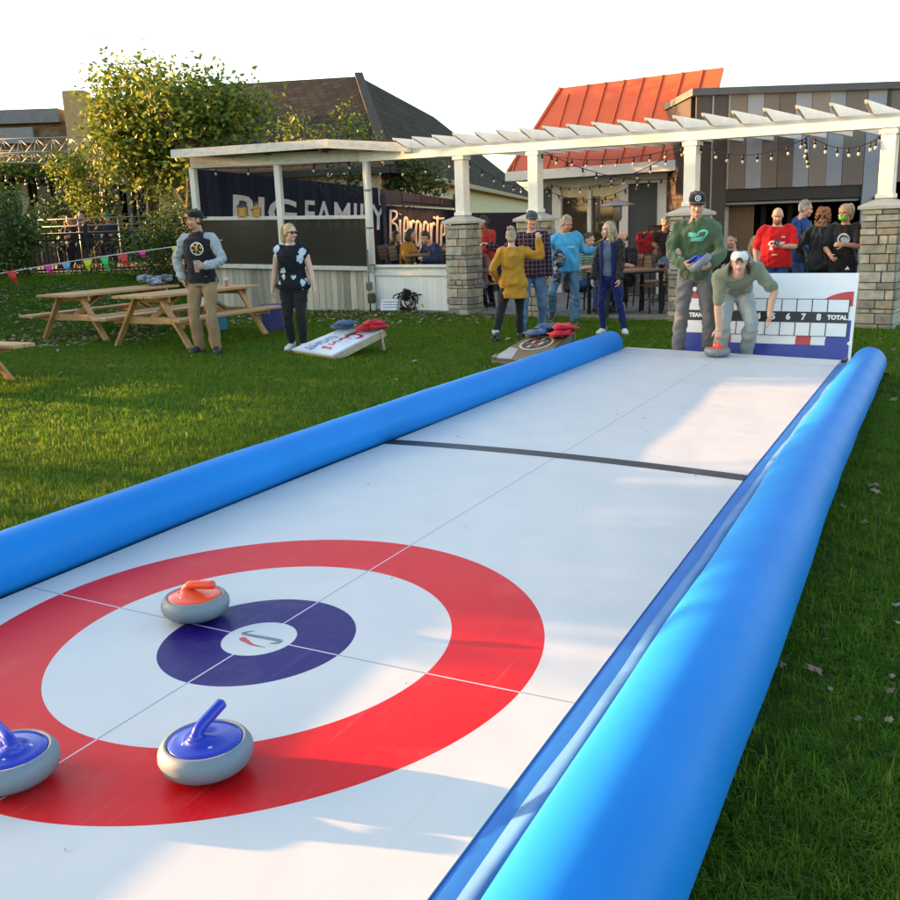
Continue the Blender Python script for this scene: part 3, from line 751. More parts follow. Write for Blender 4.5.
mb = MB(); mb.slab([e0+ZU*-.2, e1+ZU*-.2, e1+ZU*-.2+PN*.6, e0+ZU*-.2+PN*.6], (0, 0, .02)); mb.build('soffit', mat('soffit_grey', (.2, .18, .16), .8), rb)
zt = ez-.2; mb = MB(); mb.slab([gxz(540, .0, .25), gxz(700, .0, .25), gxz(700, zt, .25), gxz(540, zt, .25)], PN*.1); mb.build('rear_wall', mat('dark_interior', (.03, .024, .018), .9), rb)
DG = mat('charcoal_siding', (.065, .068, .07), .7)
for a, b in ((538, 552), (628, 657)):
    mb = MB(); mb.slab([gxz(a, 0), gxz(b, 0), gxz(b, zt), gxz(a, zt)], PN*.08); mb.build('wall_panel', DG, rb)
for a, b in ((552, 561), (587, 591), (619, 628), (657, 667), (692, 700)):
    mb = MB(); mb.slab([gxz(a, 0, -.03), gxz(b, 0, -.03), gxz(b, zt, -.03), gxz(a, zt, -.03)], PN*.14); mb.build('window_post', WTRIM, rb, bevel=.005)
mb = MB(); mb.bar(gxz(538, zt-.09, -.05), gxz(700, zt-.09, -.05), .05, .18); mb.build('lintel', WTRIM, rb, bevel=.004)
zbl = G(600, 196).z
for a, b in ((561, 587), (591, 619), (667, 692)):
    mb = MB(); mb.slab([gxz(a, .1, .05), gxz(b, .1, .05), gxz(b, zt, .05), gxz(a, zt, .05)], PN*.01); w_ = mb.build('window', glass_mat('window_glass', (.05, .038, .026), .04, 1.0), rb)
    mb = MB(); mb.slab([gxz(a, zbl, .035), gxz(b, zbl, .035), gxz(b, zt-.18, .035), gxz(a, zt-.18, .035)], PN*.008); mb.build('blind', mat('cream_blind', (.78, .68, .40), .8), w_)
# ---- striped building with dark open bay
sb_ = thing('striped_building', 'building clad in brown tan and grey vertical panels with wide dark bay', 'building', at(795, 300, 18.0))
SY = 18.0; q_ = lambda x, y, d_=0.0: at(x, y, SY+d_)
hz = q_(795, 187).z; topz = q_(795, 92).z
def X(px, d_=0.0): return at(px, 205, SY+d_).x
def panel(name, a, b, z0, z1, m, y0=0.0, th=.06):
    mb = MB(); mb.box(((X(a)+X(b))/2, SY+y0+th/2, (z0+z1)/2), (X(b)-X(a), th, z1-z0)); return mb.build(name, m, sb_, bevel=.003)
cols = dict(d=(.040, .028, .024), b=(.15, .118, .095), k=(.115, .085, .068), g=(.25, .265, .29), t=(.22, .175, .14), s=(.24, .24, .25))
SM = {k: mat('cladding_'+n, cols[k], .5, var=.08, vs=2, bump=.05) for k, n in zip('dbkgts', ('dark', 'brown', 'umber', 'slate', 'tan', 'silver'))}
for i, (a, b, c) in enumerate([(727, 744, 'b'), (744, 760, 'g'), (760, 775.5, 'b'), (775.5, 791, 'k'), (791, 807, 'g'), (807, 824, 't'), (824, 840, 'g'), (840, 861, 'b')]):
    panel('cladding_panel', a+.15, b-.15, hz, topz, SM[c], -.004*(i % 2))
panel('cladding_panel', 694, 709, 0, topz, SM['d']); panel('cladding_panel', 709.2, 711, 0, topz, SM['s'], -.02); panel('cladding_panel', 711.2, 725, 0, topz, SM['d'])
panel('cladding_panel', 725.2, 727, hz, topz, SM['s'], -.02); panel('cladding_panel', 861.5, 880, 0, topz, SM['g']); panel('cladding_panel', 880.2, 884, 0, topz, SM['d'], -.01)
panel('cladding_panel', 884.2, 905, 2.1, topz, SM['b']); panel('cladding_panel', 905.2, 925, 2.1, topz, SM['g']); panel('cladding_panel', 925.2, 960, 0, topz, SM['d'])
panel('bay_header', 725.2, 861.3, hz-.22, hz-.004, mat('bay_header', (.012, .010, .010), .5), .04); panel('track_rail', 727, 861, hz-.28, hz-.235, SM['s'], .10, .03)
x0, x1 = X(694), X(960); mb = MB(); mb.box(((x0+x1)/2, SY+3.2, topz+.05), (x1-x0+.2, 6.6, .12)); mb.build('roof', mat('roof_edge', (.09, .09, .09), .8), sb_)
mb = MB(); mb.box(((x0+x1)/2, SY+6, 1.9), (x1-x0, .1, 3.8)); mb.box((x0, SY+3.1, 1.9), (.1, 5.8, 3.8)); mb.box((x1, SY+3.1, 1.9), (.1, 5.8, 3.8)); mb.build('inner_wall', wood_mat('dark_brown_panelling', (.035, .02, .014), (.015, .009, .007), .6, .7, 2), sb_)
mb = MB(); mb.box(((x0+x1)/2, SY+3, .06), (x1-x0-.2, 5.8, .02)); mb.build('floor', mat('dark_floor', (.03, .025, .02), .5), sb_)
WOODD = wood_mat('dark_orange_wood', (.13, .06, .022), (.06, .026, .010), .5, .5, 2)
mb = MB(); mb.box((X(746), SY+.5, 1.05), (.62, .05, 1.95)); dd_ = mb.build('door', WOODD, sb_, bevel=.004)
mb = MB(); mb.box((X(742)+.02, SY+.44, 1.0), (.02, .06, .12)); mb.build('handle', mat('black_metal', (.015, .015, .016), .4, .6), dd_)
panel('door_jamb', 729.5, 734.5, .05, hz-.3, mat('pale_jamb', (.42, .40, .36), .6), .35)
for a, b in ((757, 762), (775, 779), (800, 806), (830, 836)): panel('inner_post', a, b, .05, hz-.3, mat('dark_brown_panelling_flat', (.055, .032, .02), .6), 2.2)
mb = MB(); mb.box((X(876)-.02, SY-.03, Z(0, 0)*0+q_(876, 199).z), (.11, .08, .08)); mb.build('wall_lamp', mat('grey_metal', (.16, .16, .17), .4, .5), sb_, bevel=.01)

# ---- left background: brown building, fence, towers
lb = thing('brown_restaurant', 'brown restaurant with shingled upper storey and tan sunlit column beyond the iron fence', 'building', at(60, 260, 31))
LB = lambda x, y, d_=0.0: at(x, y, 31+d_)
def lpan(name, a, b, y0, y1, m, d_=0.0, th=.15, par=None):
    p, q = LB(a, y1, d_), LB(b, y0, d_); mb = MB(); mb.box(((p.x+q.x)/2, 31+d_+th/2, (p.z+q.z)/2), (q.x-p.x, th, q.z-p.z)); return mb.build(name, m, par or lb)
lpan('wall', -60, 240, 158, 300, mat('umber_wall', (.05, .034, .024), .85, bump=.2), .3)
lpan('upper_wall', 82, 240, 95, 186, mat('tan_stucco', (.22, .155, .085), .9, bump=.2, var=.15), .0, .3)
lpan('sunlit_column', 73, 83, 90, 186, mat('ochre_column', (.40, .26, .11), .8), -.35, .6)
sh2 = mat('brown_shakes', (.20, .125, .07), .9, var=.45, vs=5, bump=.6, bs=18, stretch=(1, 1, 3))
lpan('shingled_storey', -60, 73, 121, 165, sh2, -.1, .4); lpan('parapet', -60, 57, 108, 126, mat('grey_stone_parapet', (.17, .165, .17), .9, bump=.5, bs=12), -.4, .6); lpan('louvre_panel', -60, 32, 127, 146, mat('grey_panel', (.20, .20, .19), .7), -.35, .1)
lpan('lower_roof', -60, 78, 158, 178, mat('mossy_eave', (.075, .07, .035), .95, var=.4, bump=.5), -1.0, 1.2)
FRM = mat('dark_window_frame', (.035, .03, .026), .6)
for a, b in ((-8, 11), (12, 24), (38, 51), (57, 75), (108, 121)):
    w_ = lpan('window', a, b, 184, 224, glass_mat('sky_glass', (.05, .045, .03), .12, .45), .1, .05); 
    p, q = LB(a, 224, .05), LB(b, 184, .05); mb = MB()
    for s_, e_ in (((p.x, p.z), (q.x, p.z)), ((p.x, q.z), (q.x, q.z)), ((p.x, p.z), (p.x, q.z)), ((q.x, p.z), (q.x, q.z))): mb.bar((s_[0], 31.05, s_[1]), (e_[0], 31.05, e_[1]), .09, .09)
    mb.build('frame', FRM, w_)
lpan('pale_post', 22, 26, 183, 225, mat('pale_post', (.36, .30, .22), .8), -.2, .12); lpan('door_frame', 119, 125, 184, 250, FRM, -.2, .2); lpan('door_frame', 126, 129, 184, 250, mat('slate_post', (.09, .10, .11), .7), -.2, .2)
pfe = thing('plank_screen', 'dark red brown plank screen beside the tree trunk beyond the iron fence', 'fence', at(165, 250, 27)); p, q = at(146, 196, 27), at(205, 196, 27)
mb = MB(); mb.slab([V((p.x, 27, 0)), V((q.x, 27, 0)), V((q.x, 27, p.z)), V((p.x, 27, p.z))], (0, .06, 0)); mb.build('planks', planks('red_brown_planks', (.10, .05, .028), .28, (1, 0), .25, .9, .3, .12), pfe)
# raised terrace behind the fence
mb = MB(); p = at(-60, 262, 23.2); q = at(200, 262, 23.2); mb.slab([V((p.x, 23.4, .2)), V((q.x, 23.4, .2)), V((q.x, 31.2, .2)), V((p.x, 31.2, .2))], (0, 0, .62)); struct(mb.build('terrace', mat('terrace_paving', (.09, .08, .07), .9)))
IRON = mat('black_iron', (.012, .012, .013), .45, .3)
fe = thing('iron_fence', 'black iron picket fence behind the bunting and picnic tables', 'fence', at(80, 280, 23.0))
FY = 23.0; f0, f1 = at(-40, 232, FY), at(172, 236, FY); zt0 = (f0.z+f1.z)/2; zb0 = .78
for z_ in (zt0, zt0-.14, zb0+.10):
    mb = MB(); mb.bar((f0.x, FY, z_), (f1.x, FY, z_), .035, .045); mb.build('rail', IRON, fe)
x_ = f0.x; i = 0; pk = MB()
while x_ < f1.x:
    if i % 14 == 0: mb = MB(); mb.box((x_, FY, (zt0+.10+zb0)/2), (.07, .07, zt0+.10-zb0+.1)); mb.ball((x_, FY, zt0+.19), .05); mb.build('post', IRON, fe)
    else: pk.box((x_, FY, (zt0+zb0)/2), (.018, .018, zt0-zb0-.03))
    x_ += .105; i += 1
o_ = pk.build('pickets', IRON, fe); o_['kind'] = 'stuff'
rl = thing('steel_railing', 'grey steel handrail on the terrace behind the black fence', 'railing', at(100, 240, 24.2)); a, b = at(38, 220, 24.2), at(160, 227, 24.2)
for dz in (0, -.17, -.34):
    mb = MB(); mb.tube([a+ZU*dz, V((b.x, b.y, a.z))+ZU*dz], .016, 8); mb.build('rail', mat('galvanised_steel', (.26, .25, .24), .4, .7), rl, True)
for f in (0, .33, .66, 1):
    p = a.lerp(V((b.x, b.y, a.z)), f); mb = MB(); mb.tube([p+ZU*.02, V((p.x, p.y, .8))], .018, 8); mb.build('post', mat('galvanised_steel', (.26, .25, .24), .4, .7), rl, True)
ALU = mat('truss_aluminium', (.34, .31, .27), .4, .5)
def truss(name, label, a, b, w_, step, up=(0, 0, 1), group=None):
    t = thing(name, label, 'truss', a, group=group); a, b = V(a), V(b); d_ = (b-a).normalized(); x = d_.cross(V(up)).normalized(); y = x.cross(d_); ch = [x*w_/2-y*w_*.29, -x*w_/2-y*w_*.29, y*w_*.58]
    for c in ch: mb = MB(); mb.tube([a+c, b+c], .017, 8); mb.build('chord', ALU, t, True)
    n = max(2, int((b-a).length/step)); mb = MB()
    for i in range(n):
        for j in range(3):
            p = a.lerp(b, i/n)+ch[j]; q = a.lerp(b, (i+1)/n)+ch[(j+1) % 3]; mb.tube([p, q], .008, 6)
            mb.tube([a.lerp(b, i/n)+ch[j], a.lerp(b, i/n)+ch[(j+1) % 3]], .010, 6)
    mb.build('lattice', ALU, t, True); return t
truss('lighting_truss', 'aluminium lattice truss spanning level from the left above the vine', at(-30, 150, 26), at(104, 146, 26), .42, .42)
truss('truss_tower', 'aluminium truss tower wrapped in yellow vine', at(99, 252, 26), at(97, 148, 26), .3, .4, (0, 1, 0))
truss('truss_tower', 'leaning aluminium truss tower in front of the plank screen', at(149, 256, 25), at(140, 150, 25), .3, .4, (0, 1, 0))
truss('lighting_truss', 'second aluminium truss slung lower left above the windows', at(-30, 158, 27.5), at(66, 160, 27.5), .36, .42)
# ------------------------------------------------------------ people
def skin_mat(name, c):
    if name in _MC: return _MC[name]
    t = NT(name); n = t.noise(9, None, 3)
    t.base(t.ramp(n, [(.3, tuple(x*.9 for x in c)), (.7, (min(1, c[0]*1.08), c[1]*1.03, c[2]*1.0))]), .5)
    t.b.inputs['Subsurface Weight'].default_value = .12; t.b.inputs['Subsurface Radius'].default_value = (.02, .008, .004)
    t.b.inputs['Subsurface Scale'].default_value = .3
    _MC[name] = t.m; return t.m
SKIN = skin_mat('skin', (.60, .34, .23)); SKIN_TAN = skin_mat('tanned_skin', (.52, .26, .16)); SKIN_PALE = skin_mat('fair_skin', (.64, .39, .29))
def cloth(name, c, var=.14, rough=.85, bump=.25):
    if name in _MC: return _MC[name]
    t = NT(name); v = t.coord()
    n = t.noise(7, v, 4); n2 = t.noise(180, v, 2)
    cc = t.ramp(n, [(.3, tuple(x*(1-var) for x in c)), (.7, tuple(min(1, x*(1+var)) for x in c))])
    cc = t.mix(t.math('MULTIPLY', n2, .18), cc, tuple(x*.6 for x in c))
    t.base(cc, rough, spec=.2); t.b.inputs['Sheen Weight'].default_value = .15
    t.bump(t.noise(26, t.mapping(v, (1, 1, .6)), 4), bump, .012)
    _MC[name] = t.m; return t.m
def denim(name, c):
    if name in _MC: return _MC[name]
    t = NT(name); v = t.coord(); n = t.noise(5, t.mapping(v, (2, 2, .7)), 5, .6)
    cc = t.ramp(n, [(.25, tuple(x*.6 for x in c)), (.55, c), (.8, tuple(min(1, x*1.7) for x in c))])
    t.base(cc, .85, spec=.2); t.bump(t.noise(30, v, 4), .3, .012); _MC[name] = t.m; return t.m
def hair_mat(name, c):
    if name in _MC: return _MC[name]
    t = NT(name); v = t.coord(); n = t.noise(55, t.mapping(v, (1, 1, .12)), 4, .7)
    t.base(t.ramp(n, [(.3, tuple(x*.45 for x in c)), (.55, c), (.8, tuple(min(1, x*1.5) for x in c))]), .5)
    t.bump(n, .7, .01); _MC[name] = t.m; return t.m
H_BLOND = hair_mat('blond_hair', (.46, .30, .13)); H_BROWN = hair_mat('brown_hair', (.07, .036, .018)); H_DARK = hair_mat('dark_hair', (.018, .012, .009))
H_GREY = hair_mat('grey_hair', (.27, .255, .23)); H_SANDY = hair_mat('sandy_grey_hair', (.38, .30, .19)); H_GINGER = hair_mat('ginger_hair', (.30, .11, .03))
EYE_W = mat('eye_white', (.42, .38, .36), .3, var=.02); EYE_D = mat('eye_dark', (.03, .02, .015), .3, var=.02); LIP = mat('lip', (.40, .12, .10), .5, var=.05)

def ik(a, b, l1, l2, pole):
    a, b, pole = V(a), V(b), V(pole); d = b-a; L = min(d.length, .998*(l1+l2)); d = d.normalized()
    x = (l1*l1-l2*l2+L*L)/(2*L); h = math.sqrt(max(0, l1*l1-x*x))
    p = pole-d*pole.dot(d)
    p = p.normalized() if p.length > 1e-6 else V((0, 1, 0))
    return a+d*x+p*h, a+d*L
def smooth_limb(pts, rs, n=7):
    return catmull(pts, n), [max(.004, q.x) for q in catmull([(r, 0, 0) for r in rs], n)]

class Fig:
    """pose in a 1.75 m body; faces -Y, its own left is +X"""
    def __init__(s, **k):
        g = lambda n, d: k.get(n, d)
        s.k = k; s.bulk = g('bulk', 1.0); s.belly = g('belly', 0.0); s.fem = g('fem', 0.0)
        s.hip = V(g('hip', (0, 0, .92))); s.hipyaw = g('hipyaw', 0.0)
        lean, side, twist = g('lean', .04), g('side', 0.0), g('twist', 0.0)
        s.Rp = Euler((g('hiplean', 0.0), 0, s.hipyaw), 'XYZ').to_quaternion()
        s.Rc = (Quaternion((0, 0, 1), s.hipyaw+twist) @ Quaternion((0, 1, 0), side) @ Quaternion((1, 0, 0), lean))
        s.spine = []; n = 28; p = s.hip.copy(); L = .56
        for i in range(-6, n+1):
            t = i/n; q = s.Rp.slerp(s.Rc, min(1, max(0, t*1.25)))
            s.spine.append((t, q))
        pos = {}
        p = s.hip.copy()
        for i in range(0, n+1): pos[i] = p.copy(); p = p+s.spine[i+6][1] @ V((0, 0, L/n))
        p = s.hip.copy()
        for i in range(0, -7, -1): pos[i] = p.copy(); p = p-s.Rp @ V((0, 0, L/n))
        s.pos = pos; s.n = n
        nb = s.at_(1.0)
        s.neck = nb
        hy, hp, hr = g('head', (0, 0, 0))
        s.Rh = s.Rc.slerp(Quaternion((0, 0, 1), s.hipyaw+twist), g('headup', .6)) @ Quaternion((0, 0, 1), hy) @ Quaternion((1, 0, 0), hp) @ Quaternion((0, 1, 0), hr)
        s.hc = nb+s.Rc @ V((0, -.014, .030))+s.Rh @ V((0, -.022, .112))
        sw = .178*s.bulk**.5*(1-.08*s.fem)
        s.arm, s.leg, s.footd = {}, {}, {}
        hands = g('hands', {}); poles = g('poles', {}); feet = g('feet', {}); kpoles = g('kpoles', {})
        for sd_, sg in (('L', 1), ('R', -1)):
            sh = s.at_(.84)+s.q_(.84) @ V((sg*sw, .005, 0))
            tgt = hands.get(sd_, (sg*.26, -.04, .80)); tgt = V(tgt)
            pole = poles.get(sd_, (sg*.6, .8, -.3))
            el, wr = ik(sh, tgt, .285, .25, pole); s.arm[sd_] = (sh, el, wr)
            hj = s.hip+s.Rp @ V((sg*.088, 0, -.01))
            ft = feet.get(sd_, (sg*.11, .0, 0, sg*.2, 0)); ft = tuple(ft)+(0,)*(5-len(ft))
            ank = V((ft[0], ft[1], ft[2]+.085))+V((0, 0, .10*max(0, math.sin(ft[4]))))
            kp = kpoles.get(sd_, (sg*.12, -1, 0))
            kn, an = ik(hj, ank, .43, .415, kp); s.leg[sd_] = (hj, kn, an); s.footd[sd_] = (ft[3], ft[4])
    def at_(s, t):
        x = t*s.n; i = int(math.floor(x)); i = max(-6, min(s.n-1, i)); return s.pos[i].lerp(s.pos[i+1], x-i)
    def q_(s, t): return s.Rp.slerp(s.Rc, min(1, max(0, t*1.25)))
    def torso(s, mb, t0, t1, inf=0.0, hem=0.0):
        b = s.bulk; f = s.fem
        prof = [(-.16, .150+.01*f, .105, 0), (-.08, .168+.012*f, .118, .004), (.02, .170+.012*f, .120, .006), (.16, .158-.006*f, .112, 0), (.32, .150-.018*f, .104, -.004),
                (.52, .162-.014*f, .112+.012*f, -.008), (.72, .178-.012*f, .118+.010*f, -.006), (.84, .164-.014*f, .098, 0), (.92, .118-.010*f, .078, .008), (.97, .082, .066, .012), (1.0, .066, .060, .012), (1.06, .056, .055, .006)]
        secs = []; N = 22
        for i in range(N+1):
            t = t0+(t1-t0)*i/N
            for (a, b0), (c, d0) in zip([(q[0], q[1:]) for q in prof[:-1]], [(q[0], q[1:]) for q in prof[1:]]):
                if a <= t <= c:
                    u = (t-a)/(c-a); w_, d_, y_ = [p_*(1-u)+q_*u for p_, q_ in zip(b0, d0)]; break
            else: w_, d_, y_ = prof[0][1:] if t < prof[0][0] else prof[-1][1:]
            bb = b if t < .9 else b**.5
            bl = s.belly*math.exp(-((t-.25)/.22)**2)
            w_, d_, y_ = w_*bb*(1+.3*bl), d_*bb*(1+.5*bl), y_-.05*bl
            h_ = hem*max(0, 1-(t-t0)/.35) if hem else 0
            q = s.q_(t); c = s.at_(t)+q @ V((0, y_, 0))
            secs.append((c, q @ V((w_+inf+h_, 0, 0)), q @ V((0, d_+inf+h_*.7, 0))))
        mb.loft(secs, 24, .88)
    def armmesh(s, mb, sd_, inf, upto=1.0, sag=0.0):
        sh, el, wr = s.arm[sd_]; b = s.bulk**.6; sg = 1 if sd_ == 'L' else -1
        ins = s.at_(.86)+s.q_(.86) @ V((sg*.085, .005, .005))
        P = [ins, sh, sh.lerp(el, .45), el, el.lerp(wr, .45), wr]
        Rr = [.060*b, .062*b, .050*b, .043*b, .040*b, .029*b]
        if upto < 1:
            cut = sh.lerp(el, upto/.5) if upto <= .5 else el.lerp(wr, (upto-.5)/.5)
            if upto <= .5: P = [ins, sh, sh.lerp(cut, .5), cut]; Rr = [.060*b, .064*b, .058*b, .056*b]
            else: P = [ins, sh, sh.lerp(el, .5), el, cut]; Rr = [.060*b, .062*b, .052*b, .046*b, .044*b]
        P2, R2 = smooth_limb(P, [r+inf for r in Rr])
        mb.tube(P2, R2, 14); mb.ball(sh, .062*b+inf-(.016 if inf <= 0 else 0)); mb.ball(P2[-1], R2[-1]*.98)
    def legmesh(s, mb, sd_, inf, upto=1.0, flare=0.0):
        hj, kn, an = s.leg[sd_]; b = s.bulk**.6; f = s.fem
        sg = 1 if sd_ == 'L' else -1
        top = s.hip+s.Rp @ V((sg*.075, 0, .05))
        P = [top, hj+V((0, 0, -.03)), hj.lerp(kn, .5), kn, kn.lerp(an, .35), an]
        Rr = [.085*b, (.088+.006*f)*b, (.074+.004*f)*b, .056*b, .056*b, .040*b]
        Rr = [r+inf for r in Rr]; Rr[-1] += flare; Rr[-2] += flare*.5
        if upto < 1:
            P[-1] = kn.lerp(an, upto); Rr[-1] = .044*b+inf+flare
        P2, R2 = smooth_limb(P, Rr); mb.tube(P2, R2, 16); mb.ball(hj, (.080*b+inf)); mb.ball(P2[-1], R2[-1]*.97)
    def legmesh_ankle(s, mb, q):
        hj, kn, an = s.leg[q]; mb.tube([an.lerp(kn, .35), an], [.040, .036], 12)
    def hand(s, mb, sd_, curl=.5, d=None, nrm=None, spread=.0):
        sh, el, wr = s.arm[sd_]; sg = 1 if sd_ == 'L' else -1
        hd = s.k.get('handdir', {}).get(sd_); curl = s.k.get('curl', {}).get(sd_, curl)
        d = V(hd).normalized() if hd else (wr-el).normalized()
        pn = s.k.get('palm', {}).get(sd_); pn = V(pn) if pn else V((-sg, 0, 0))        # palm normal
        pn = (pn-d*pn.dot(d)); pn = pn.normalized() if pn.length > 1e-4 else V((0, -1, 0))
        x = d.cross(pn)*1.0                                                             # across the palm
        th = s.k.get('thumb', {}).get(sd_, None)
        thumb_side = 1 if (x.dot(V(th)) > 0 if th else x.dot(V((0, -1, .2))) > 0) else -1
        x = x*thumb_side                                                               # towards the thumb
        pc = wr+d*.05
        M = Matrix((x, d, pn)).transposed()
        mb.ball(pc, (.040, .054, .017), M); mb.tube([wr-d*.02, wr+d*.03], [.027, .030], 10)
        for i, (off, ln) in enumerate([(.029, .072), (.010, .080), (-.010, .075), (-.028, .058)]):
            p0 = pc+x*off*.95+d*.035; a = .15+curl*.5; pts = [p0]; ang = 0
            for j, fr_ in enumerate((.45, .32, .23)):
                ang += curl*(.9 if j == 0 else 1.0)*(1+.06*i); pts.append(pts[-1]+(d*math.cos(ang)+pn*math.sin(ang)+x*off*1.5*spread)*ln*fr_)
            mb.tube(pts, [.0098, .0092, .0085, .0066], 8)
        p0 = wr+d*.025+x*.026; t1 = (d*.75+x*.8+pn*.25).normalized(); t2 = (d*.9+x*.25+pn*(.3+.6*curl)).normalized()
        mb.tube([p0, p0+t1*.036, p0+t1*.036+t2*.028, p0+t1*.036+t2*.05], [.0135, .0115, .0105, .008], 8)
        s.k.setdefault('_grip', {})[sd_] = pc+d*.035+pn*.032
    def headmesh(s, mb):
        M = s.Rh.to_matrix(); H = lambda x, y, z: s.hc+M @ V((x, y, z)); f = s.fem
        mb.ball(H(0, .012, .030), (.0755, .094, .088), M, 18, 12)
        mb.ball(H(0, -.022, -.035), (.062-.004*f, .068, .075), M, 16, 10)
        mb.ball(H(0, -.050, -.082), (.034-.005*f, .034, .030), M)
        mb.ball(H(0, -.088, -.018), (.0115, .018, .022), M); mb.ball(H(0, -.094, -.030), (.015, .013, .010), M)
        for sg in (-1, 1):
            mb.ball(H(sg*.077, .012, -.004), (.010, .021, .031), M)
            mb.ball(H(sg*.040, -.062, -.028), (.022, .024, .022), M)
            mb.ball(H(sg*.030, -.076, .030), (.024, .014, .010), M)
        n0 = s.at_(.93); rn = .060*s.bulk**.35*(1-.14*f)
        mb.tube([n0, s.neck+s.Rc @ V((0, .004, .01)), H(0, .018, -.05)], [rn*1.2, rn, rn*.98], 16)
    def body(s, voxel=.009):
        mb = MB(); s.torso(mb, -.16, 1.04, -.014)
        sl = s.k.get('sleeved', 1.0)
        for q in 'LR':
            s.armmesh(mb, q, -.012 if sl > .9 else -.003); s.legmesh(mb, q, -.016); s.hand(mb, q)
            s.legmesh_ankle(mb, q)
            ya, pi = s.footd[q]; an = s.leg[q][2]; mb.ball(an+V((math.sin(ya)*-.0, 0, -.03)), (.038, .045, .05))
        s.headmesh(mb); return remesh(mb, voxel, 2)
    def shoe(s, sd_, inf=0.0):
        ya, pi = s.footd[sd_]; an = s.leg[sd_][2]
        q = Quaternion((0, 0, 1), ya) @ Quaternion((1, 0, 0), pi)
        P = lambda y, z: an+q @ V((0, y, z-.085))
        X = q @ V((1, 0, 0)); Z = q @ V((0, 0, 1)); Yv = q @ V((0, 1, 0))
        secs = []
        for y, w_, h_ in [(.075, .012, .02), (.068, .030, .038), (.03, .038, .052), (-.02, .040, .050), (-.07, .044, .040), (-.12, .048, .032), (-.165, .043, .026), (-.19, .028, .02), (-.197, .010, .012)]:
            secs.append((P(y, h_+.014), X*(w_+inf), Z*(h_+inf*.5)))
        up = MB(); up.loft(secs, 16, .8)
        up.tube([P(.03, .05), P(.025, .115)], [.046, .044], 14)
        so_ = MB(); out = [(.082, .014), (.07, .034), (.02, .043), (-.06, .046), (-.12, .053), (-.17, .047), (-.2, .025), (-.206, .0)]
        out = [(-w_, y) for y, w_ in out]+[(w_, y) for y, w_ in out[::-1][1:]]
        so_.slab([P(y, .001)+X*x for x, y in out][::-1], Z*.024)
        return up, so_

def hair_mesh(F, style, seed=1):
    M = F.Rh.to_matrix(); H = lambda x, y, z: F.hc+M @ V((x, y, z)); r = random.Random(seed); mb = MB(); vox = .008; wr = .004; fq = 60
    down = V((0, 0, -1))
    if style in ('short', 'pony', 'bun', 'long', 'bob', 'capback', 'cap_long'):
        mb.ball(H(0, .022, .040), (.082, .096, .094), M, 18, 12); mb.ball(H(0, .035, .0), (.080, .078, .075), M)
    if style == 'short':
        for i in range(26):
            a = r.uniform(0, 6.28); q = r.uniform(.2, 1); mb.ball(H(.07*math.cos(a)*q, .02+.08*math.sin(a)*q, .05+.075*math.sqrt(1-q*q*.8)), r.uniform(.014, .024), M)
    if style == 'rim':
        mb.ball(H(0, .035, -.002), (.084, .078, .058), M)
    if style in ('pony',):
        p = H(0, .115, .075); mb.ball(p, .028)
        pts = catmull([p, p+M @ V((.01, .05, .0)), p+M @ V((.012, .07, -.08)), p+M @ V((.0, .055, -.17)), p+M @ V((0, .05, -.22))], 6)
        mb.tube(pts, [.032+.016*math.sin(math.pi*i/(len(pts)-1)) if i < len(pts)-3 else .014 for i in range(len(pts))], 12)
    if style == 'bun':
        mb.ball(H(0, .075, .125), (.05, .046, .042), M)
        for i in range(16): a = r.uniform(0, 6.28); mb.ball(H(.05*math.cos(a), .08+.03*math.sin(a), .125+r.uniform(-.03, .035)), r.uniform(.012, .02))
        mb.ball(H(0, .075, -.05), (.06, .045, .05), M)
    if style in ('long', 'bob'):
        L = .30 if style == 'long' else .17
        for i in range(46):
            a = R(r.uniform(-15, 195)); x, y = .078*math.cos(a), .02+.085*math.sin(a); p = H(x, y, r.uniform(.0, .06))
            e = p+down*L*r.uniform(.8, 1.05)+M @ V((x*.35, .03*math.sin(a), 0))
            mb.tube(catmull([p, p.lerp(e, .5)+M @ V((x*.25, .02, 0)), e], 5), [.018]*8+[.014, .010, .006], 8)
    if style == 'wavy':
        mb.ball(H(0, .022, .040), (.084, .096, .094), M, 18, 12)
        for i in range(70):
            a = R(r.uniform(-30, 210)); x, y = .084*math.cos(a), .02+.09*math.sin(a); p = H(x*.8, y*.8, r.uniform(.02, .10))
            e = p+down*r.uniform(.18, .30)+M @ V((x*.7, .04*math.sin(a), 0)); m1 = p.lerp(e, .4)+M @ V((x*.5+r.uniform(-.02, .02), r.uniform(-.02, .02), 0)); m2 = p.lerp(e, .7)+M @ V((x*.2+r.uniform(-.025, .025), r.uniform(-.02, .02), 0))
            pts = catmull([p, m1, m2, e], 4); mb.tube(pts, [.016-.006*j/len(pts) for j in range(len(pts))], 7)
    if style == 'curly':
        mb.ball(H(0, .022, .040), (.086, .098, .096), M, 18, 12)
        for i in range(170):
            a = r.uniform(0, 6.28); z = r.uniform(-.17, .13); rad = .105*math.sqrt(max(.12, 1-((z-.0)/.15)**2)) if z > 0 else .105
            x, y = rad*math.cos(a), .03+rad*math.sin(a)
            if y < -.035 and z < .075: continue
            mb.ball(H(x, y, z), r.uniform(.014, .024))
    if style == 'cap_long':
        for i in range(26):
            a = R(r.choice([r.uniform(-12, 40), r.uniform(140, 192)])); x, y = .076*math.cos(a), .02+.08*math.sin(a); p = H(x, y, .02)
            e = p+down*r.uniform(.10, .15)+M @ V((x*.35, .0, 0)); mb.tube([p, p.lerp(e, .5)+M @ V((x*.25, 0, 0)), e], [.016, .017, .008], 8)
    me = remesh(mb, vox, 2); wrinkle(me, wr, fq, seed, (1, 1, .35)); return me
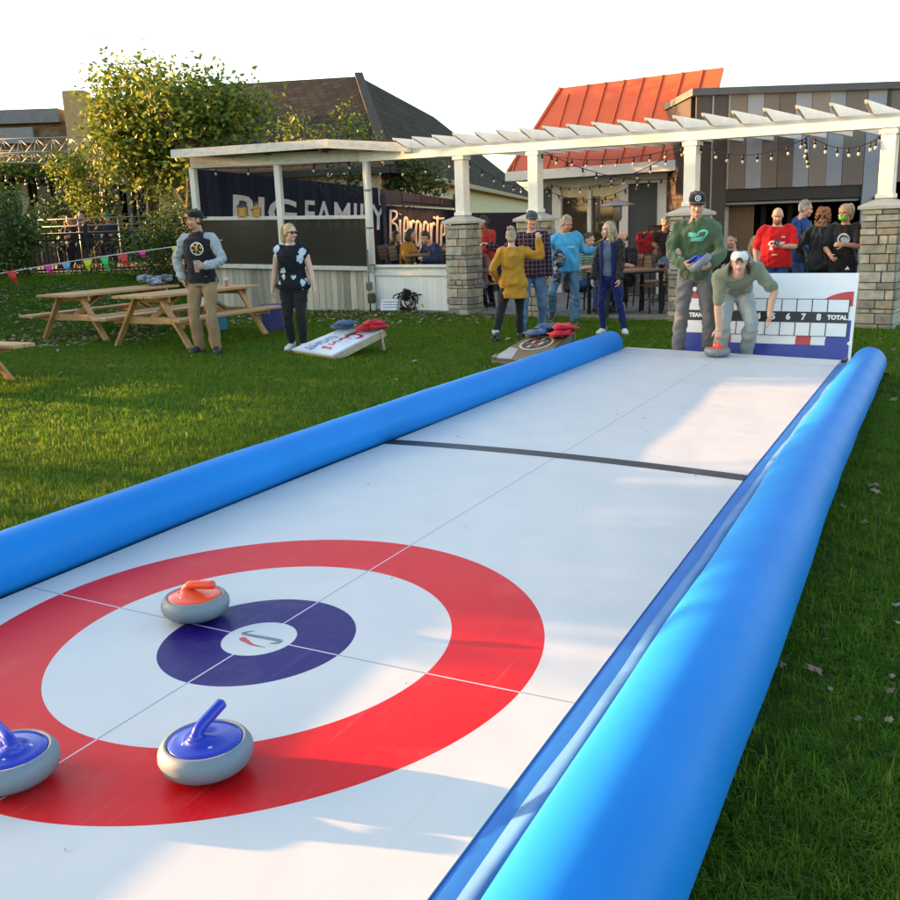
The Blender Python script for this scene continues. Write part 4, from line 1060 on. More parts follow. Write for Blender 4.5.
def cap_mesh(F, back=False):
    M = F.Rh.to_matrix(); s_ = -1 if back else 1; H = lambda x, y, z: F.hc+M @ V((x, y, z)); mb = MB()
    secs = []
    for i in range(10):
        t = i/9; z = .052+.070*math.sin(t*math.pi/2); k_ = max(.03, math.cos(t*math.pi/2)**.55)
        secs.append((H(0, .012+(-.004*s_), z), M @ V((.086*k_, 0, 0)), M @ V((0, .103*k_, 0))))
    secs.insert(0, (H(0, .014, .036), M @ V((.0855, 0, 0)), M @ V((0, .102, 0))))
    mb.loft(secs, 24); mb.ball(H(0, .012, .123), .009)
    br = MB(); n = 12; vs = []
    for i in range(n+1):
        a = math.pi*i/n; x = .078*math.cos(a); y0 = -.075*math.sin(a)**.6; y1 = -.075-.088*math.sin(a)**.7 if 0 < i < n else -.03
        for y_, z_ in ((y0+.012, .045), (min(y0, y1), .036-.012*abs(math.cos(a))*0)):
            z2 = z_-.020*(x/.078)**2*(.5 if y_ > -.1 else 1)
            vs += [H(x, y_*s_+.0, z2), H(x, y_*s_, z2+.006)]
    br.add(vs, [(i*4+j, i*4+k_, i*4+4+k_, i*4+4+j) for i in range(n) for j, k_ in ((0, 2), (2, 3), (3, 1), (1, 0))])
    return mb, br

def person(label, pos, rz, h, F, skin=SKIN, top=None, bottom=None, hair=None, shoes=None, extra=(), eyes=True, group=None, low=False, facial=None):
    """a figure: one body mesh with its clothes and hair as children; h = standing height"""
    F.k['sleeved'] = (top or {}).get('sleeve', 1.0) if top else 0; s_ = h/1.75; vox = .011 if low else .0085
    me = F.body(vox); o = link(me, 'person', skin, None, True)
    o.location = pos; o.rotation_euler = (0, 0, rz); o.scale = (s_,)*3
    WM[o] = Matrix.LocRotScale(V(pos), Euler((0, 0, rz)), V((s_,)*3))
    tag(o, label, 'person', group)
    sd_ = abs(hash(label)) % 1000 if False else sum(map(ord, label)) % 997
    P = {}
    def add(name, mb, m, smooth=True): return mb.build(name, m, o, smooth, local=True)
    if top:
        k = dict(t0=-.10, inf=.020, sleeve=1.0, sinf=.014, hem=.014, name='top', sleeve_mat=None, hood=False, amp=.010, freq=22); k.update(top)
        mb = MB(); F.torso(mb, k['t0'], k.get('t1', .965), k['inf'], k['hem'])
        sm = MB() if k['sleeve_mat'] else mb
        if k['sleeve'] > 0:
            for q in 'LR': F.armmesh(sm, q, k['sinf'], k['sleeve'] if k['sleeve'] < 1 else .97)
        if k['hood']:
            b_ = F.at_(.97); q = F.Rc; mb.ball(b_+q @ V((0, .075, -.02)), (.115, .06, .075), q.to_matrix()); mb.ball(b_+q @ V((0, -.005, .0)), (.088, .085, .045), q.to_matrix())
        elif k.get('collar'):
            b_ = F.at_(.99); q = F.Rc; mb.ball(b_+q @ V((0, .012, -.01)), (.075, .072, .035), q.to_matrix())
        me_ = remesh(mb, .011, 3); wrinkle(me_, k['amp'], k['freq'], sd_, (1, 1, .8)); P['top'] = link(me_, k['name'], k['mat'], o, True)
        if k['sleeve_mat']:
            me_ = remesh(sm, .010, 3); wrinkle(me_, k['amp'], k['freq']*1.3, sd_+1); P['sleeves'] = link(me_, 'sleeves', k['sleeve_mat'], o, True)
    if bottom:
        k = dict(t1=.07, inf=.014, upto=1.0, flare=.0, name='trousers', amp=.008, freq=20); k.update(bottom)
        mb = MB(); F.torso(mb, -.16, k['t1'], k['inf'])
        for q in 'LR': F.legmesh(mb, q, k['inf'], k['upto'], k['flare'])
        me_ = remesh(mb, .011, 3); wrinkle(me_, k['amp'], k['freq'], sd_+3, (.9, .9, 1.0)); P['bottom'] = link(me_, k['name'], k['mat'], o, True)
    if shoes:
        for q in 'LR':
            u, so_ = F.shoe(q); su = add('shoe', u, shoes[0]); so_.build('sole', shoes[1], su, local=True)
    if hair: P['hair'] = link(hair_mesh(F, hair[0], sd_), 'hair', hair[1], o, True)
    if eyes and not low:
        M = F.Rh.to_matrix(); H = lambda x, y, z: F.hc+M @ V((x, y, z))
        for sg in (-1, 1):
            mb = MB(); mb.ball(H(sg*.030, -.0795, .008), (.0115, .007, .0042), M); e = add('eye', mb, EYE_W)
            mb = MB(); mb.ball(H(sg*.030, -.0865, .008), (.006, .004, .006), M); mb.build('iris', EYE_D, e, True, local=True)
            mb = MB(); mb.tube([H(sg*.014, -.093, .026), H(sg*.030, -.092, .031), H(sg*.047, -.080, .026)], [.004, .005, .003], 6); add('eyebrow', mb, hair[1] if hair else H_BROWN)
        mb = MB(); mb.ball(H(0, -.0905, -.052), (.024, .010, .0065), M); add('mouth', mb, LIP)
    if facial: 
        M = F.Rh.to_matrix(); H = lambda x, y, z: F.hc+M @ V((x, y, z)); mb = MB()
        mb.ball(H(0, -.048, -.088), (.040, .040, .036), M); mb.ball(H(0, -.020, -.075), (.063, .06, .042), M); mb.ball(H(0, -.086, -.040), (.03, .010, .007), M)
        me_ = remesh(mb, .007, 2); link(me_, 'beard', facial, o, True)
    P['o'] = o; P['F'] = F; P['hairmat'] = hair[1] if hair else H_BROWN; return P
def acap(P, m, back=False, brim=None, badge=None):
    c, b = cap_mesh(P['F'], back); c_ = c.build('cap', m, P['o'], True, local=True)
    b.build('cap_brim', brim or m, c_, True, local=True)
    if back:
        F = P['F']; M = F.Rh.to_matrix(); H = lambda x, y, z: F.hc+M @ V((x, y, z)); mb = MB(); vs = []; n = 14
        for i in range(n+1):
            a = math.pi*i/n; x = .034*math.cos(a); z = .036+.036*math.sin(a); r_ = math.sqrt(max(.05, 1-(x/.0865)**2)); vs += [H(x, .014-.1045*r_*(1-.5*max(0, (z-.05)/.07)**2)-.002, z), H(x, .014-.1045*r_-.002, .036)]
        mb.add(vs, [(i*2, i*2+1, i*2+3, i*2+2) for i in range(n)]); mb.build('cap_opening', P['hairmat'], c_, True, local=True)
    if badge:
        F = P['F']; M = F.Rh.to_matrix(); H = lambda x, y, z: F.hc+M @ V((x, y, z)); mb = MB()
        Q = M @ Matrix.Rotation(R(90-18), 3, 'X')
        for r0, r1 in ((.020, .030), (0.0, .010)):
            vs = []; n = 20
            for i in range(n): a = 2*math.pi*i/n; vs += [H(0, -.086, .085)+Q @ V((r0*math.cos(a), r0*math.sin(a), .006)), H(0, -.086, .085)+Q @ V((r1*math.cos(a), r1*math.sin(a), .006))]
            mb.add(vs, [(i*2, i*2+1, (i*2+3) % (2*n), (i*2+2) % (2*n)) for i in range(n)])
        mb.build('cap_badge', badge, c_, local=True)
def decal(P, which, mb, m, x0, z0, name, back=False, sub=True):
    """print flat artwork (x right as seen, y up) on to the cloth"""
    o = P[which]; me = o.data
    bv = BVHTree.FromPolygons([v.co for v in me.vertices], [p.vertices[:] for p in me.polygons])
    d = V((0, -1, 0)) if back else V((0, 1, 0)); sg = -1 if back else 1
    bmx = bmesh.new(); vv = [bmx.verts.new(p) for p in mb.v]
    for f in mb.f:
        try: bmx.faces.new([vv[i] for i in f])
        except ValueError: pass
    bmesh.ops.triangulate(bmx, faces=bmx.faces[:])
    for _ in range(2):
        es = [e for e in bmx.edges if e.calc_length() > .022]
        if es: bmesh.ops.subdivide_edges(bmx, edges=es, cuts=1); bmesh.ops.triangulate(bmx, faces=bmx.faces[:])
    for v in bmx.verts:
        h = bv.ray_cast(V((x0+sg*v.co.x, -sg*1.2, z0+v.co.y)), d)
        v.co = (h[0]+h[1]*.004) if h[0] else V((x0+sg*v.co.x, -sg*.13, z0+v.co.y))
    dm = bpy.data.meshes.new(name); bmx.to_mesh(dm); bmx.free()
    return link(dm, name, m, o)
def disc(r0, r1, n=28):
    mb = MB(); vs = []
    for i in range(n): a = 2*math.pi*i/n; vs += [(r0*math.cos(a), r0*math.sin(a), 0), (r1*math.cos(a), r1*math.sin(a), 0)]
    mb.add(vs, [(i*2, i*2+1, (i*2+3) % (2*n), (i*2+2) % (2*n)) for i in range(n)]); return mb
def stand(x, yf, ytop, z=None, Y=None):
    """survey a standing figure from its feet and head in the picture: ground point and height"""
    p = gp(x, yf) if Y is None else at(x, yf, Y)
    if Y is not None: p.z = z if z is not None else p.z
    t = at(x, ytop, p.y); return V((p.x, p.y, z if z is not None else 0.0)), t.z-(z or 0.0)
C_BLACK = cloth('black_cotton', (.014, .014, .016)); C_KHAKI = cloth('khaki_twill', (.30, .19, .10)); C_HEATHER = cloth('heather_grey_cotton', (.36, .38, .40), .1)
C_GREEN = cloth('green_fleece', (.085, .125, .062)); C_GREYP = cloth('grey_cargo_cotton', (.165, .155, .15)); C_SAGE = cloth('sage_cotton', (.21, .225, .15))
C_LGREY = cloth('pale_grey_cotton', (.36, .38, .37), .1); C_RED = cloth('red_cotton', (.62, .010, .012), .08); C_ROYAL = cloth('royal_blue_fleece', (.02, .062, .22))
C_MUST = cloth('mustard_knit', (.46, .22, .02)); C_SKY = cloth('sky_blue_fleece', (.07, .36, .60), .1); C_NAVY = cloth('navy_knit', (.010, .018, .10))
C_COAT = cloth('black_nylon_coat', (.018, .015, .017), .2, .5); C_JACKET = cloth('charcoal_nylon_jacket', (.022, .024, .022), .3, .45, .5); C_BROWN = cloth('dark_brown_cotton', (.05, .035, .035))
C_STRIPE = cloth('slate_blouse', (.10, .14, .21)); C_MAROON = cloth('mauve_knit', (.16, .09, .09)); C_CRIMSON = cloth('crimson_knit', (.42, .03, .025))
D_BLUE = denim('blue_denim', (.10, .19, .31)); D_DARK = denim('dark_denim', (.035, .07, .16)); C_WHITECAP = cloth('white_cap_cotton', (.70, .67, .62), .05)
C_GCAP = cloth('slate_cap_cotton', (.055, .07, .085)); W_SOLE = mat('white_sole', (.62, .62, .60), .6); B_SOLE = mat('black_sole', (.02, .02, .02), .6); B_SHOE = mat('black_shoe', (.02, .02, .022), .5)
W_SHOE = mat('white_shoe', (.60, .59, .57), .6); TAN_SOLE = mat('tan_sole', (.34, .22, .12), .7); BOOT = mat('black_ankle_boot', (.022, .022, .026), .4)
def floral():
    t = NT('floral_print'); v = t.coord()
    w_ = t.node('ShaderNodeTexVoronoi'); w_.inputs['Scale'].default_value = 8.0; w_.inputs['Randomness'].default_value = .9
    dv = t.mix(.06, v, t.noise(16, v, 3, out=1)); t.l.new(dv, w_.inputs['Vector'])
    dist = w_.outputs['Distance']; cs = t.sep(w_.outputs['Color'])
    on = t.math('LESS_THAN', dist, t.math('MULTIPLY', t.math('ADD', t.math('MULTIPLY', t.noise(24, v, 3), .8), .35), t.math('MULTIPLY', t.math('GREATER_THAN', cs[0], .30), .55)))
    tint = t.ramp(cs[1], [(0, (.22, .38, .55)), (.6, (.45, .55, .66)), (1, (.62, .42, .45))])
    c = t.mix(on, (.010, .011, .015), t.mix(t.noise(35, v, 2), tint, (.62, .66, .70)))
    t.base(c, .8, spec=.2); return t.m
def plaid():
    t = NT('plaid_flannel'); x, y, z = t.sep(t.coord())
    def st(v, f, ph, lo): return t.math('GREATER_THAN', t.math('SINE', t.math('ADD', t.math('MULTIPLY', v, f), ph)), lo)
    c = t.mix(st(x, 105, 0, 0), (.09, .014, .025), (.014, .014, .028)); c = t.mix(t.math('MULTIPLY', st(z, 105, 1, 0), .5), c, (.010, .010, .022))
    ln = t.math('MAXIMUM', st(x, 105, 1.5, .94), st(z, 105, 2.4, .93)); c = t.mix(t.math('MULTIPLY', ln, .32), c, (.42, .40, .45))
    t.base(c, .9, spec=.1); return t.m
def stripes(name, a, b, f):
    t = NT(name); x, y, z = t.sep(t.coord()); t.base(t.mix(t.math('GREATER_THAN', t.math('SINE', t.math('MULTIPLY', z, f)), 0), a, b), .85, spec=.2); return t.m
FLORAL, PLAID = floral(), plaid()
SHB, SHW, SHD = (B_SHOE, B_SOLE), (W_SHOE, W_SOLE), (B_SHOE, W_SOLE)
def to_local(pos, rz, h, wv): return Matrix.Rotation(-rz, 3, 'Z') @ (V(wv)-V(pos)) / (h/1.75)

# man in the raglan hoodie
pos, h = stand(209, 353, 209)
rz = -.12
RAG = person('man in black hoodie with grey sleeves and tan trousers holding a brown drink', pos, rz, h,
    Fig(hands=dict(L=(.15, -.27, 1.075), R=(-.235, -.03, .92)), poles=dict(L=(.9, .5, -.5), R=(-1, .5, .2)), head=(-.75, -.02, 0), feet=dict(L=(.12, -.05, 0, .35), R=(-.12, .02, 0, -.35)),
        handdir=dict(L=(-.6, -.7, .1), R=(.35, -.25, -.9)), palm=dict(L=(-.6, .6, 0), R=(1, .2, .3)), curl=dict(L=.85, R=.35), thumb=dict(L=(0, 0, 1))),
    SKIN_TAN, dict(mat=C_BLACK, sleeve_mat=C_HEATHER, hood=True, t0=-.09, hem=.006, name='hoodie'), dict(mat=C_KHAKI, flare=.018), ('short', H_BROWN), SHB)
acap(RAG, C_BLACK, back=True)
rg = Matrix.LocRotScale(pos, Euler((0, 0, rz)), V((h/1.75,)*3))
YEL = mat('print_yellow', (.62, .40, .10), .7); PW = mat('print_white', (.72, .72, .70), .7)
e = disc(.066, .078); decal(RAG, 'top', e, PW, .02, 1.285, 'emblem_ring')
e = disc(.040, .062, 12); e.f = e.f[::2]; decal(RAG, 'top', e, YEL, .02, 1.285, 'emblem_lettering')
e = text_mb('E', .072, bold=.004); decal(RAG, 'top', e, YEL, .02, 1.285, 'emblem_letter')
# his drink
grip = rg @ (RAG['F'].k['_grip']['L'])
t = thing('drink_glass', 'plastic cup of amber beer held by the man in the black hoodie', 'drink', grip+V((0, -.012, -.075)))
AMB = NT('amber_beer'); AMB.base((.34, .085, .010), .1)
CLR = NT('clear_plastic'); CLR.base((.85, .87, .88), .08); CLR.b.inputs['Alpha'].default_value = .10
mb = MB(); mb.lathe([(.028, 0), (.036, .105)], t.location, 20); mb.build('beer', AMB.m, t, 'auto')
mb = MB(); mb.lathe([(.030, -.003), (.041, .150), (.039, .150), (.029, .0)], t.location, 20); mb.build('cup', CLR.m, t, 'auto')

AMBER, CLEAR = AMB.m, CLR.m
# woman in the floral top
pos, h = stand(298, 350, 223)
FLO = person('blond woman in black floral top and black trousers wearing sunglasses', pos, -.08, h,
    Fig(bulk=1.2, fem=1, hands=dict(L=(.31, -.06, .86), R=(-.30, .02, .86)), poles=dict(L=(.5, 1, 0), R=(-.5, 1, 0)), head=(.85, .02, 0), feet=dict(L=(.09, -.02, 0, .3), R=(-.09, .03, 0, -.2)), curl=dict(L=.3, R=.5)),
    SKIN_PALE, dict(mat=FLORAL, sleeve=.12, t0=-.12, inf=.022, hem=.012, name='blouse'), dict(mat=C_BLACK, upto=.86), ('pony', H_BLOND), (W_SHOE, W_SOLE))
F = FLO['F']; M = F.Rh.to_matrix(); H = lambda x, y, z: F.hc+M @ V((x, y, z))
mb = MB()
for sg in (-1, 1):
    mb.ball(H(sg*.034, -.093, .008), (.028, .008, .022), M); mb.bar(H(sg*.06, -.085, .014), H(sg*.079, .01, .012), .006)
mb.bar(H(-.02, -.098, .012), H(.02, -.098, .012), .006)
mb.build('sunglasses', mat('dark_lens', (.012, .008, .006), .12), FLO['o'], True, local=True)

# woman in mustard, seen from behind
pos, h = stand(514, 341, 228)
MUS = person('woman in long mustard sweater seen from behind with one arm raised', pos, math.pi-.05, h,
    Fig(bulk=1.05, fem=1, lean=.05, side=.04, hands=dict(R=(-.40, .06, 1.56), L=(.26, -.12, .98)), poles=dict(R=(-.7, .1, -1), L=(.6, 1, 0)), head=(0, .05, 0),
        feet=dict(L=(.29, .20, .0, .5, .35), R=(-.10, -.14, 0, -.1)), handdir=dict(R=(.1, -.2, 1)), palm=dict(R=(0, -1, 0)), curl=dict(R=.7)),
    SKIN, dict(mat=C_MUST, t0=-.44, inf=.040, sinf=.024, hem=.03, name='sweater', amp=.016, freq=14), dict(mat=C_BLACK), ('bun', H_SANDY), (BOOT, B_SOLE))
F = MUS['F']; an = F.leg['L'][2]; mb = MB(); mb.tube([an+V((0, 0, .02)), an+V((0, 0, .085))], [.054, .056], 16)
mb.build('sock', mat('grey_wool_sock', (.48, .48, .50), .9), MUS['o'], True, local=True)

# man in plaid
pos, h = stand(533, 335, 211)
PLA = person('smiling man in red and black plaid shirt and grey cap with arm stretched out', pos, -.05, h,
    Fig(bulk=1.08, hands=dict(R=(-.62, -.12, 1.30), L=(.25, -.02, .85)), poles=dict(R=(-.2, .5, -1), L=(.5, 1, 0)), head=(.15, .02, 0), feet=dict(L=(.15, .12, 0, .3), R=(-.15, -.05, 0, -.3)), palm=dict(R=(0, -.5, -1)), curl=dict(R=.5)),
    SKIN, dict(mat=PLAID, collar=True, t0=-.16, inf=.026, hem=.014, name='shirt'), dict(mat=D_BLUE), ('short', H_BROWN), SHB)
acap(PLA, C_GCAP)

# man in sky blue, one foot lifted
pos, h = stand(568, 324, 214)
SKY = person('grey haired man in sky blue sweatshirt and jeans with one foot lifted behind', pos, .15, h,
    Fig(bulk=1.12, belly=.35, hip=(-.02, 0, .915), lean=.10, side=-.10, hands=dict(L=(.50, -.12, 1.18), R=(-.30, -.20, 1.08)), poles=dict(L=(.4, .3, -1), R=(-1, .6, -.4)), head=(.35, .32, 0), headup=.4,
        feet=dict(L=(.10, -.02, 0, .3), R=(-.24, .10, .10, -.5, .55)), kpoles=dict(R=(-.6, -1, 0))),
    SKIN_TAN, dict(mat=C_SKY, t0=-.13, inf=.024, sinf=.017, name='sweatshirt', amp=.014, freq=16), dict(mat=D_BLUE, flare=.024), ('short', H_SANDY), (B_SHOE, TAN_SOLE))
mb = MB(); mb.v = [V(p) for p in ((-.06, -.012, 0), (.05, -.018, 0), (.075, .0, 0), (.0, .016, 0), (-.05, .010, 0))]; mb.f = [(0, 1, 2, 3, 4)]; mb.mi = [0]
decal(SKY, 'top', mb, mat('print_pale_blue', (.40, .55, .62), .7), .0, 1.24, 'chest_print')
sk_ = Matrix.LocRotScale(pos, Euler((0, 0, .15)), V((h/1.75,)*3)); g_ = sk_ @ SKY['F'].k['_grip']['R']
t = thing('bundled_jacket', 'dark blue and grey patterned jacket hanging from the hand of the sky blue man', 'jacket', g_)
CAMO = NT('patterned_fleece'); CAMO.base(CAMO.ramp(CAMO.noise(11, None, 3), [(.42, (.018, .026, .06)), (.5, (.05, .06, .09)), (.56, (.32, .34, .38))]), .9)
mb = MB(); r_ = random.Random(4)
for i in range(14): mb.ball(g_+V((r_.uniform(-.07, .09), r_.uniform(-.06, .06), r_.uniform(-.34, .10))), (r_.uniform(.05, .08), .06, r_.uniform(.06, .11)))
me = remesh(mb, .014, 4); wrinkle(me, .03, 22, 3); me.transform(WM[t].inverted()); link(me, 'cloth', CAMO.m, t, True)

# woman in navy with dark coat
pos, h = stand(610, 334, 221)
COA = person('woman with wavy grey blond hair in black coat over navy outfit and white sneakers', pos, -.55, h,
    Fig(bulk=.98, fem=1, hands=dict(L=(.20, -.14, .82), R=(-.23, -.16, .85)), poles=dict(L=(.7, .8, 0), R=(-.7, .8, 0)), head=(-.75, .03, 0), feet=dict(L=(.24, .0, 0, .55), R=(-.10, -.04, 0, -.1)), curl=dict(L=.6, R=.5)),
    SKIN_PALE, dict(mat=C_STRIPE, sleeve=0, t0=-.02, inf=.016, name='blouse'), dict(mat=C_NAVY, t1=.02, inf=.012), ('wavy', hair_mat('ash_blond_hair', (.36, .28, .17))), (W_SHOE, W_SOLE))
F = COA['F']; mb = MB()
secs = []                                             # open coat: a shell that leaves the chest free
for i in range(16):
    tt = -.34+(.93+.34)*i/15; q = F.q_(tt); c = F.at_(tt); ww = .185-.02*max(0, tt-.75)*4 if tt > .0 else .185+.03*(-tt)
    op = 1.0-.45*max(0, tt-.8)*4
    ring = []
    for k_ in range(19):
        a = R(-90+38*op+(360-76*op)*k_/18); ring.append(c+q @ V((math.cos(a)*(ww+.012), math.sin(a)*.150, 0)))
    secs.append(ring)
mb.add([p for r in secs for p in r], [(i*19+k_, i*19+k_+1, (i+1)*19+k_+1, (i+1)*19+k_) for i in range(15) for k_ in range(18)])
ob = mb.build('coat', C_COAT, COA['o'], True, local=True); md = ob.modifiers.new('solid', 'SOLIDIFY'); md.thickness = .016
mb = MB()
for q in 'LR': F.armmesh(mb, q, .020, .97)
me = remesh(mb, .011, 3); wrinkle(me, .012, 24, 5); link(me, 'coat_sleeves', C_COAT, COA['o'], True)
mb = MB()
for sg in (-1, 1):
    vs = []
    for i in range(16):
        tt = -.30+(.90+.30)*i/15; q = F.q_(tt); c = F.at_(tt)
        for a in (R(-90+sg*22), R(-90+sg*41)): vs.append(c+q @ V((math.cos(a)*.196, math.sin(a)*.155, 0)))
    mb.add(vs, [(i*2, i*2+1, i*2+3, i*2+2) for i in range(15)])
ob = mb.build('long_cardigan', C_NAVY, COA['o'], True, local=True); md = ob.modifiers.new('solid', 'SOLIDIFY'); md.thickness = .006

# man in green hoodie behind the lane end, holding a stone
pos, h = stand(702, 0, 191, z=0, Y=10.86); rz = -.20
GF = Fig(bulk=.95, hands=dict(L=(.135, -.30, 1.02), R=(-.135, -.28, 1.02)), poles=dict(L=(.9, .6, -.3), R=(-.9, .6, -.3)), head=(.0, .22, 0), feet=dict(L=(.17, 0, 0, .3), R=(-.16, 0, 0, -.3)),
        handdir=dict(L=(-.6, -.6, -.35), R=(.6, -.6, -.2)), palm=dict(L=(-.6, .3, .4), R=(.6, .3, .5)), curl=dict(L=.7, R=.7), thumb=dict(L=(0, 0, 1), R=(0, 0, 1)))
GRE = person('young man in green hoodie and black cap standing and holding a curling stone', pos, rz, h, GF,
    SKIN, dict(mat=C_GREEN, hood=True, t0=-.12, inf=.026, sinf=.018, hem=.004, name='hoodie', amp=.018, freq=15), dict(mat=C_GREYP, inf=.018, flare=.018, amp=.010), ('short', H_BROWN), SHB)
acap(GRE, C_BLACK, badge=PW)
MINT = mat('print_mint', (.16, .56, .38), .7)
mb = MB()
mb.add([(-.09, .0, 0), (-.005, -.012, 0), (-.004, .03, 0), (-.085, .042, 0)], [(0, 1, 2, 3)])
mb.add([(-.06, -.05, 0), (.06, -.052, 0), (.075, .0, 0), (.01, -.016, 0), (-.05, -.012, 0)], [(0, 1, 2, 3, 4)])
sw = catmull([(.005, .0, 0), (.02, .035, 0), (.06, .05, 0), (.10, .042, 0), (.085, .0, 0), (.06, -.03, 0)], 6)
vs = []
for i, q in enumerate(sw):
    d_ = (sw[min(i+1, len(sw)-1)]-sw[max(0, i-1)]).normalized(); n_ = V((-d_.y, d_.x, 0)); vs += [q+n_*.010, q-n_*.010]
mb.add(vs, [(i*2, i*2+1, i*2+3, i*2+2) for i in range(len(sw)-1)])
decal(GRE, 'top', mb, MINT, .0, 1.30, 'chest_print')
hs = make_stone('grey curling stone with blue handle held in the hands of the green hoodie man', SBLUE, 0, R(150), 0)
GM = Matrix.LocRotScale(pos, Euler((0, 0, rz)), V((h/1.75,)*3)); hp = GM @ V((.03, -.345, 1.035))
hs.matrix_world = Matrix.Translation(hp) @ Euler((R(-9), R(-38), .0)).to_matrix().to_4x4() @ Matrix.Translation((0, 0, -.06))

# man bending over the far stone
rz = -.10; pos, h = stand(744, 0, 190, z=0, Y=10.52); h = 1.80
sL = to_local(pos, rz, h, V((FAR_STONE.x, FAR_STONE.y, .118+.215))); 
BF = Fig(hip=(.02, .10, .79), hiplean=.85, lean=1.46, side=-.20, twist=-.14, head=(-.10, -.20, 0), headup=.78, hands=dict(R=(sL.x+.005, sL.y+.02, sL.z-.03), L=(.30, -.36, .56)), poles=dict(R=(-.5, .3, .2), L=(1, .2, .3)),
         feet=dict(L=(.16, .05, 0, .25), R=(-.12, .05, 0, -.2)), handdir=dict(R=(.0, -.35, -.9), L=(0, -.1, -1)), palm=dict(R=(0, 1, -.3), L=(-1, .3, 0)), curl=dict(R=.95, L=.35))
BEN = person('man in sage t-shirt and backwards white cap bending down to the curling stone', pos, rz, h, BF,
    SKIN, dict(mat=C_SAGE, sleeve=.42, t0=-.07, inf=.022, sinf=.018, hem=.02, name='t_shirt', amp=.011, freq=15), dict(mat=C_LGREY, inf=.022, flare=.012), ('cap_long', H_BROWN), SHW, facial=None)
acap(BEN, C_WHITECAP, back=True)

# the group behind the scoreboard
pos, h = stand(787, 0, 206, z=.05, Y=14.0)
REDM = person('bald man in red t-shirt with white lettering looking at his phone', pos, -.25, h,
    Fig(bulk=1.18, belly=.5, hands=dict(L=(.07, -.33, 1.16), R=(-.28, -.10, .90)), poles=dict(L=(1, .4, -.6), R=(-.7, .8, -.2)), head=(-.05, .30, 0), feet=dict(), handdir=dict(L=(-.9, -.35, .15)), palm=dict(L=(0, .5, .9)), curl=dict(L=.75, R=.4), thumb=dict(L=(0, 0, 1))),
    SKIN, dict(mat=C_RED, sleeve=.40, t0=-.14, inf=.022, sinf=.018, hem=.014, name='t_shirt', amp=.011, freq=15), dict(mat=D_DARK), ('rim', H_BROWN), SHB, facial=hair_mat('stubble', (.17, .09, .055)))
e = text_mb('Cheer', .100, shear=.35, bold=.004, spacing=.85); decal(REDM, 'top', e, PW, -.02, 1.205, 'shirt_lettering')
e = text_mb('& Gear', .060, shear=.3, bold=.003, spacing=.9); e2 = MB()
e = text_mb('&', .075, bold=.004); decal(REDM, 'top', e, PW, -.085, 1.135, 'shirt_lettering')
mb = MB(); mb.quad((-.03, -.008, 0), (.025, -.012, 0), (.03, .004, 0), (-.02, .010, 0)); decal(REDM, 'top', mb, PW, .085, 1.30, 'shirt_badge')
mb = MB(); mb.quad((-.04, -.005, 0), (.04, -.005, 0), (.04, .005, 0), (-.04, .005, 0)); decal(REDM, 'top', mb, PW, -.03, 1.04, 'shirt_badge')
RM = WM[REDM['o']]; g_ = RM @ REDM['F'].k['_grip']['L']
t = thing('mobile_phone', 'dark mobile phone in the hand of the man in the red t-shirt', 'phone', g_+V((0, 0, .02)))
mb = MB(); mb.box(g_+V((-.01, -.01, .025)), (.075, .009, .15), M=(Euler((R(-50), R(30), -.2)).to_matrix())); mb.build('case', mat('dark_glass', (.02, .015, .02), .15), t, bevel=.006)

pos, h = stand(812, 0, 200, z=.05, Y=14.7)
BLH = person('grey haired man in royal blue hoodie standing beside the red t-shirt man', pos, .75, h,
    Fig(bulk=1.04, hands=dict(L=(.14, -.26, .98), R=(-.12, -.24, .98)), poles=dict(L=(1, .6, -.3), R=(-1, .6, -.3)), head=(.35, .12, 0), curl=dict(L=.7, R=.7)),
    SKIN, dict(mat=C_ROYAL, hood=True, t0=-.12, inf=.024, sinf=.018, name='hoodie', amp=.014), dict(mat=D_DARK), ('short', H_GREY), SHB)
TANP = mat('print_tan', (.36, .30, .17), .7)
mb = MB(); mb.add([(-.05, -.04, 0), (.05, -.05, 0), (.065, .01, 0), (.03, .055, 0), (-.02, .06, 0), (-.06, .02, 0)], [(0, 1, 2, 3, 4, 5)])
decal(BLH, 'top', mb, TANP, .02, 1.28, 'chest_print')
mb = MB(); mb.quad((-.045, -.018, 0), (.05, -.018, 0), (.05, .012, 0), (-.045, .012, 0)); decal(BLH, 'top', mb, TANP, .02, 1.185, 'chest_print')

pos, h = stand(835, 0, 207, z=.05, Y=14.0)
CUR = person('woman with curly ginger hair in dark quilted jacket seen from behind', pos, math.pi-.35, h,
    Fig(bulk=1.08, fem=.6, hands=dict(L=(.24, -.2, 1.0), R=(-.26, -.16, .98)), poles=dict(L=(.8, .8, 0), R=(-.8, .8, 0)), head=(-.1, .05, 0)),
    SKIN, dict(mat=C_JACKET, t0=-.20, inf=.028, sinf=.022, collar=True, name='jacket', amp=.016, freq=20), dict(mat=C_BLACK), ('curly', H_GINGER), SHB, eyes=False)

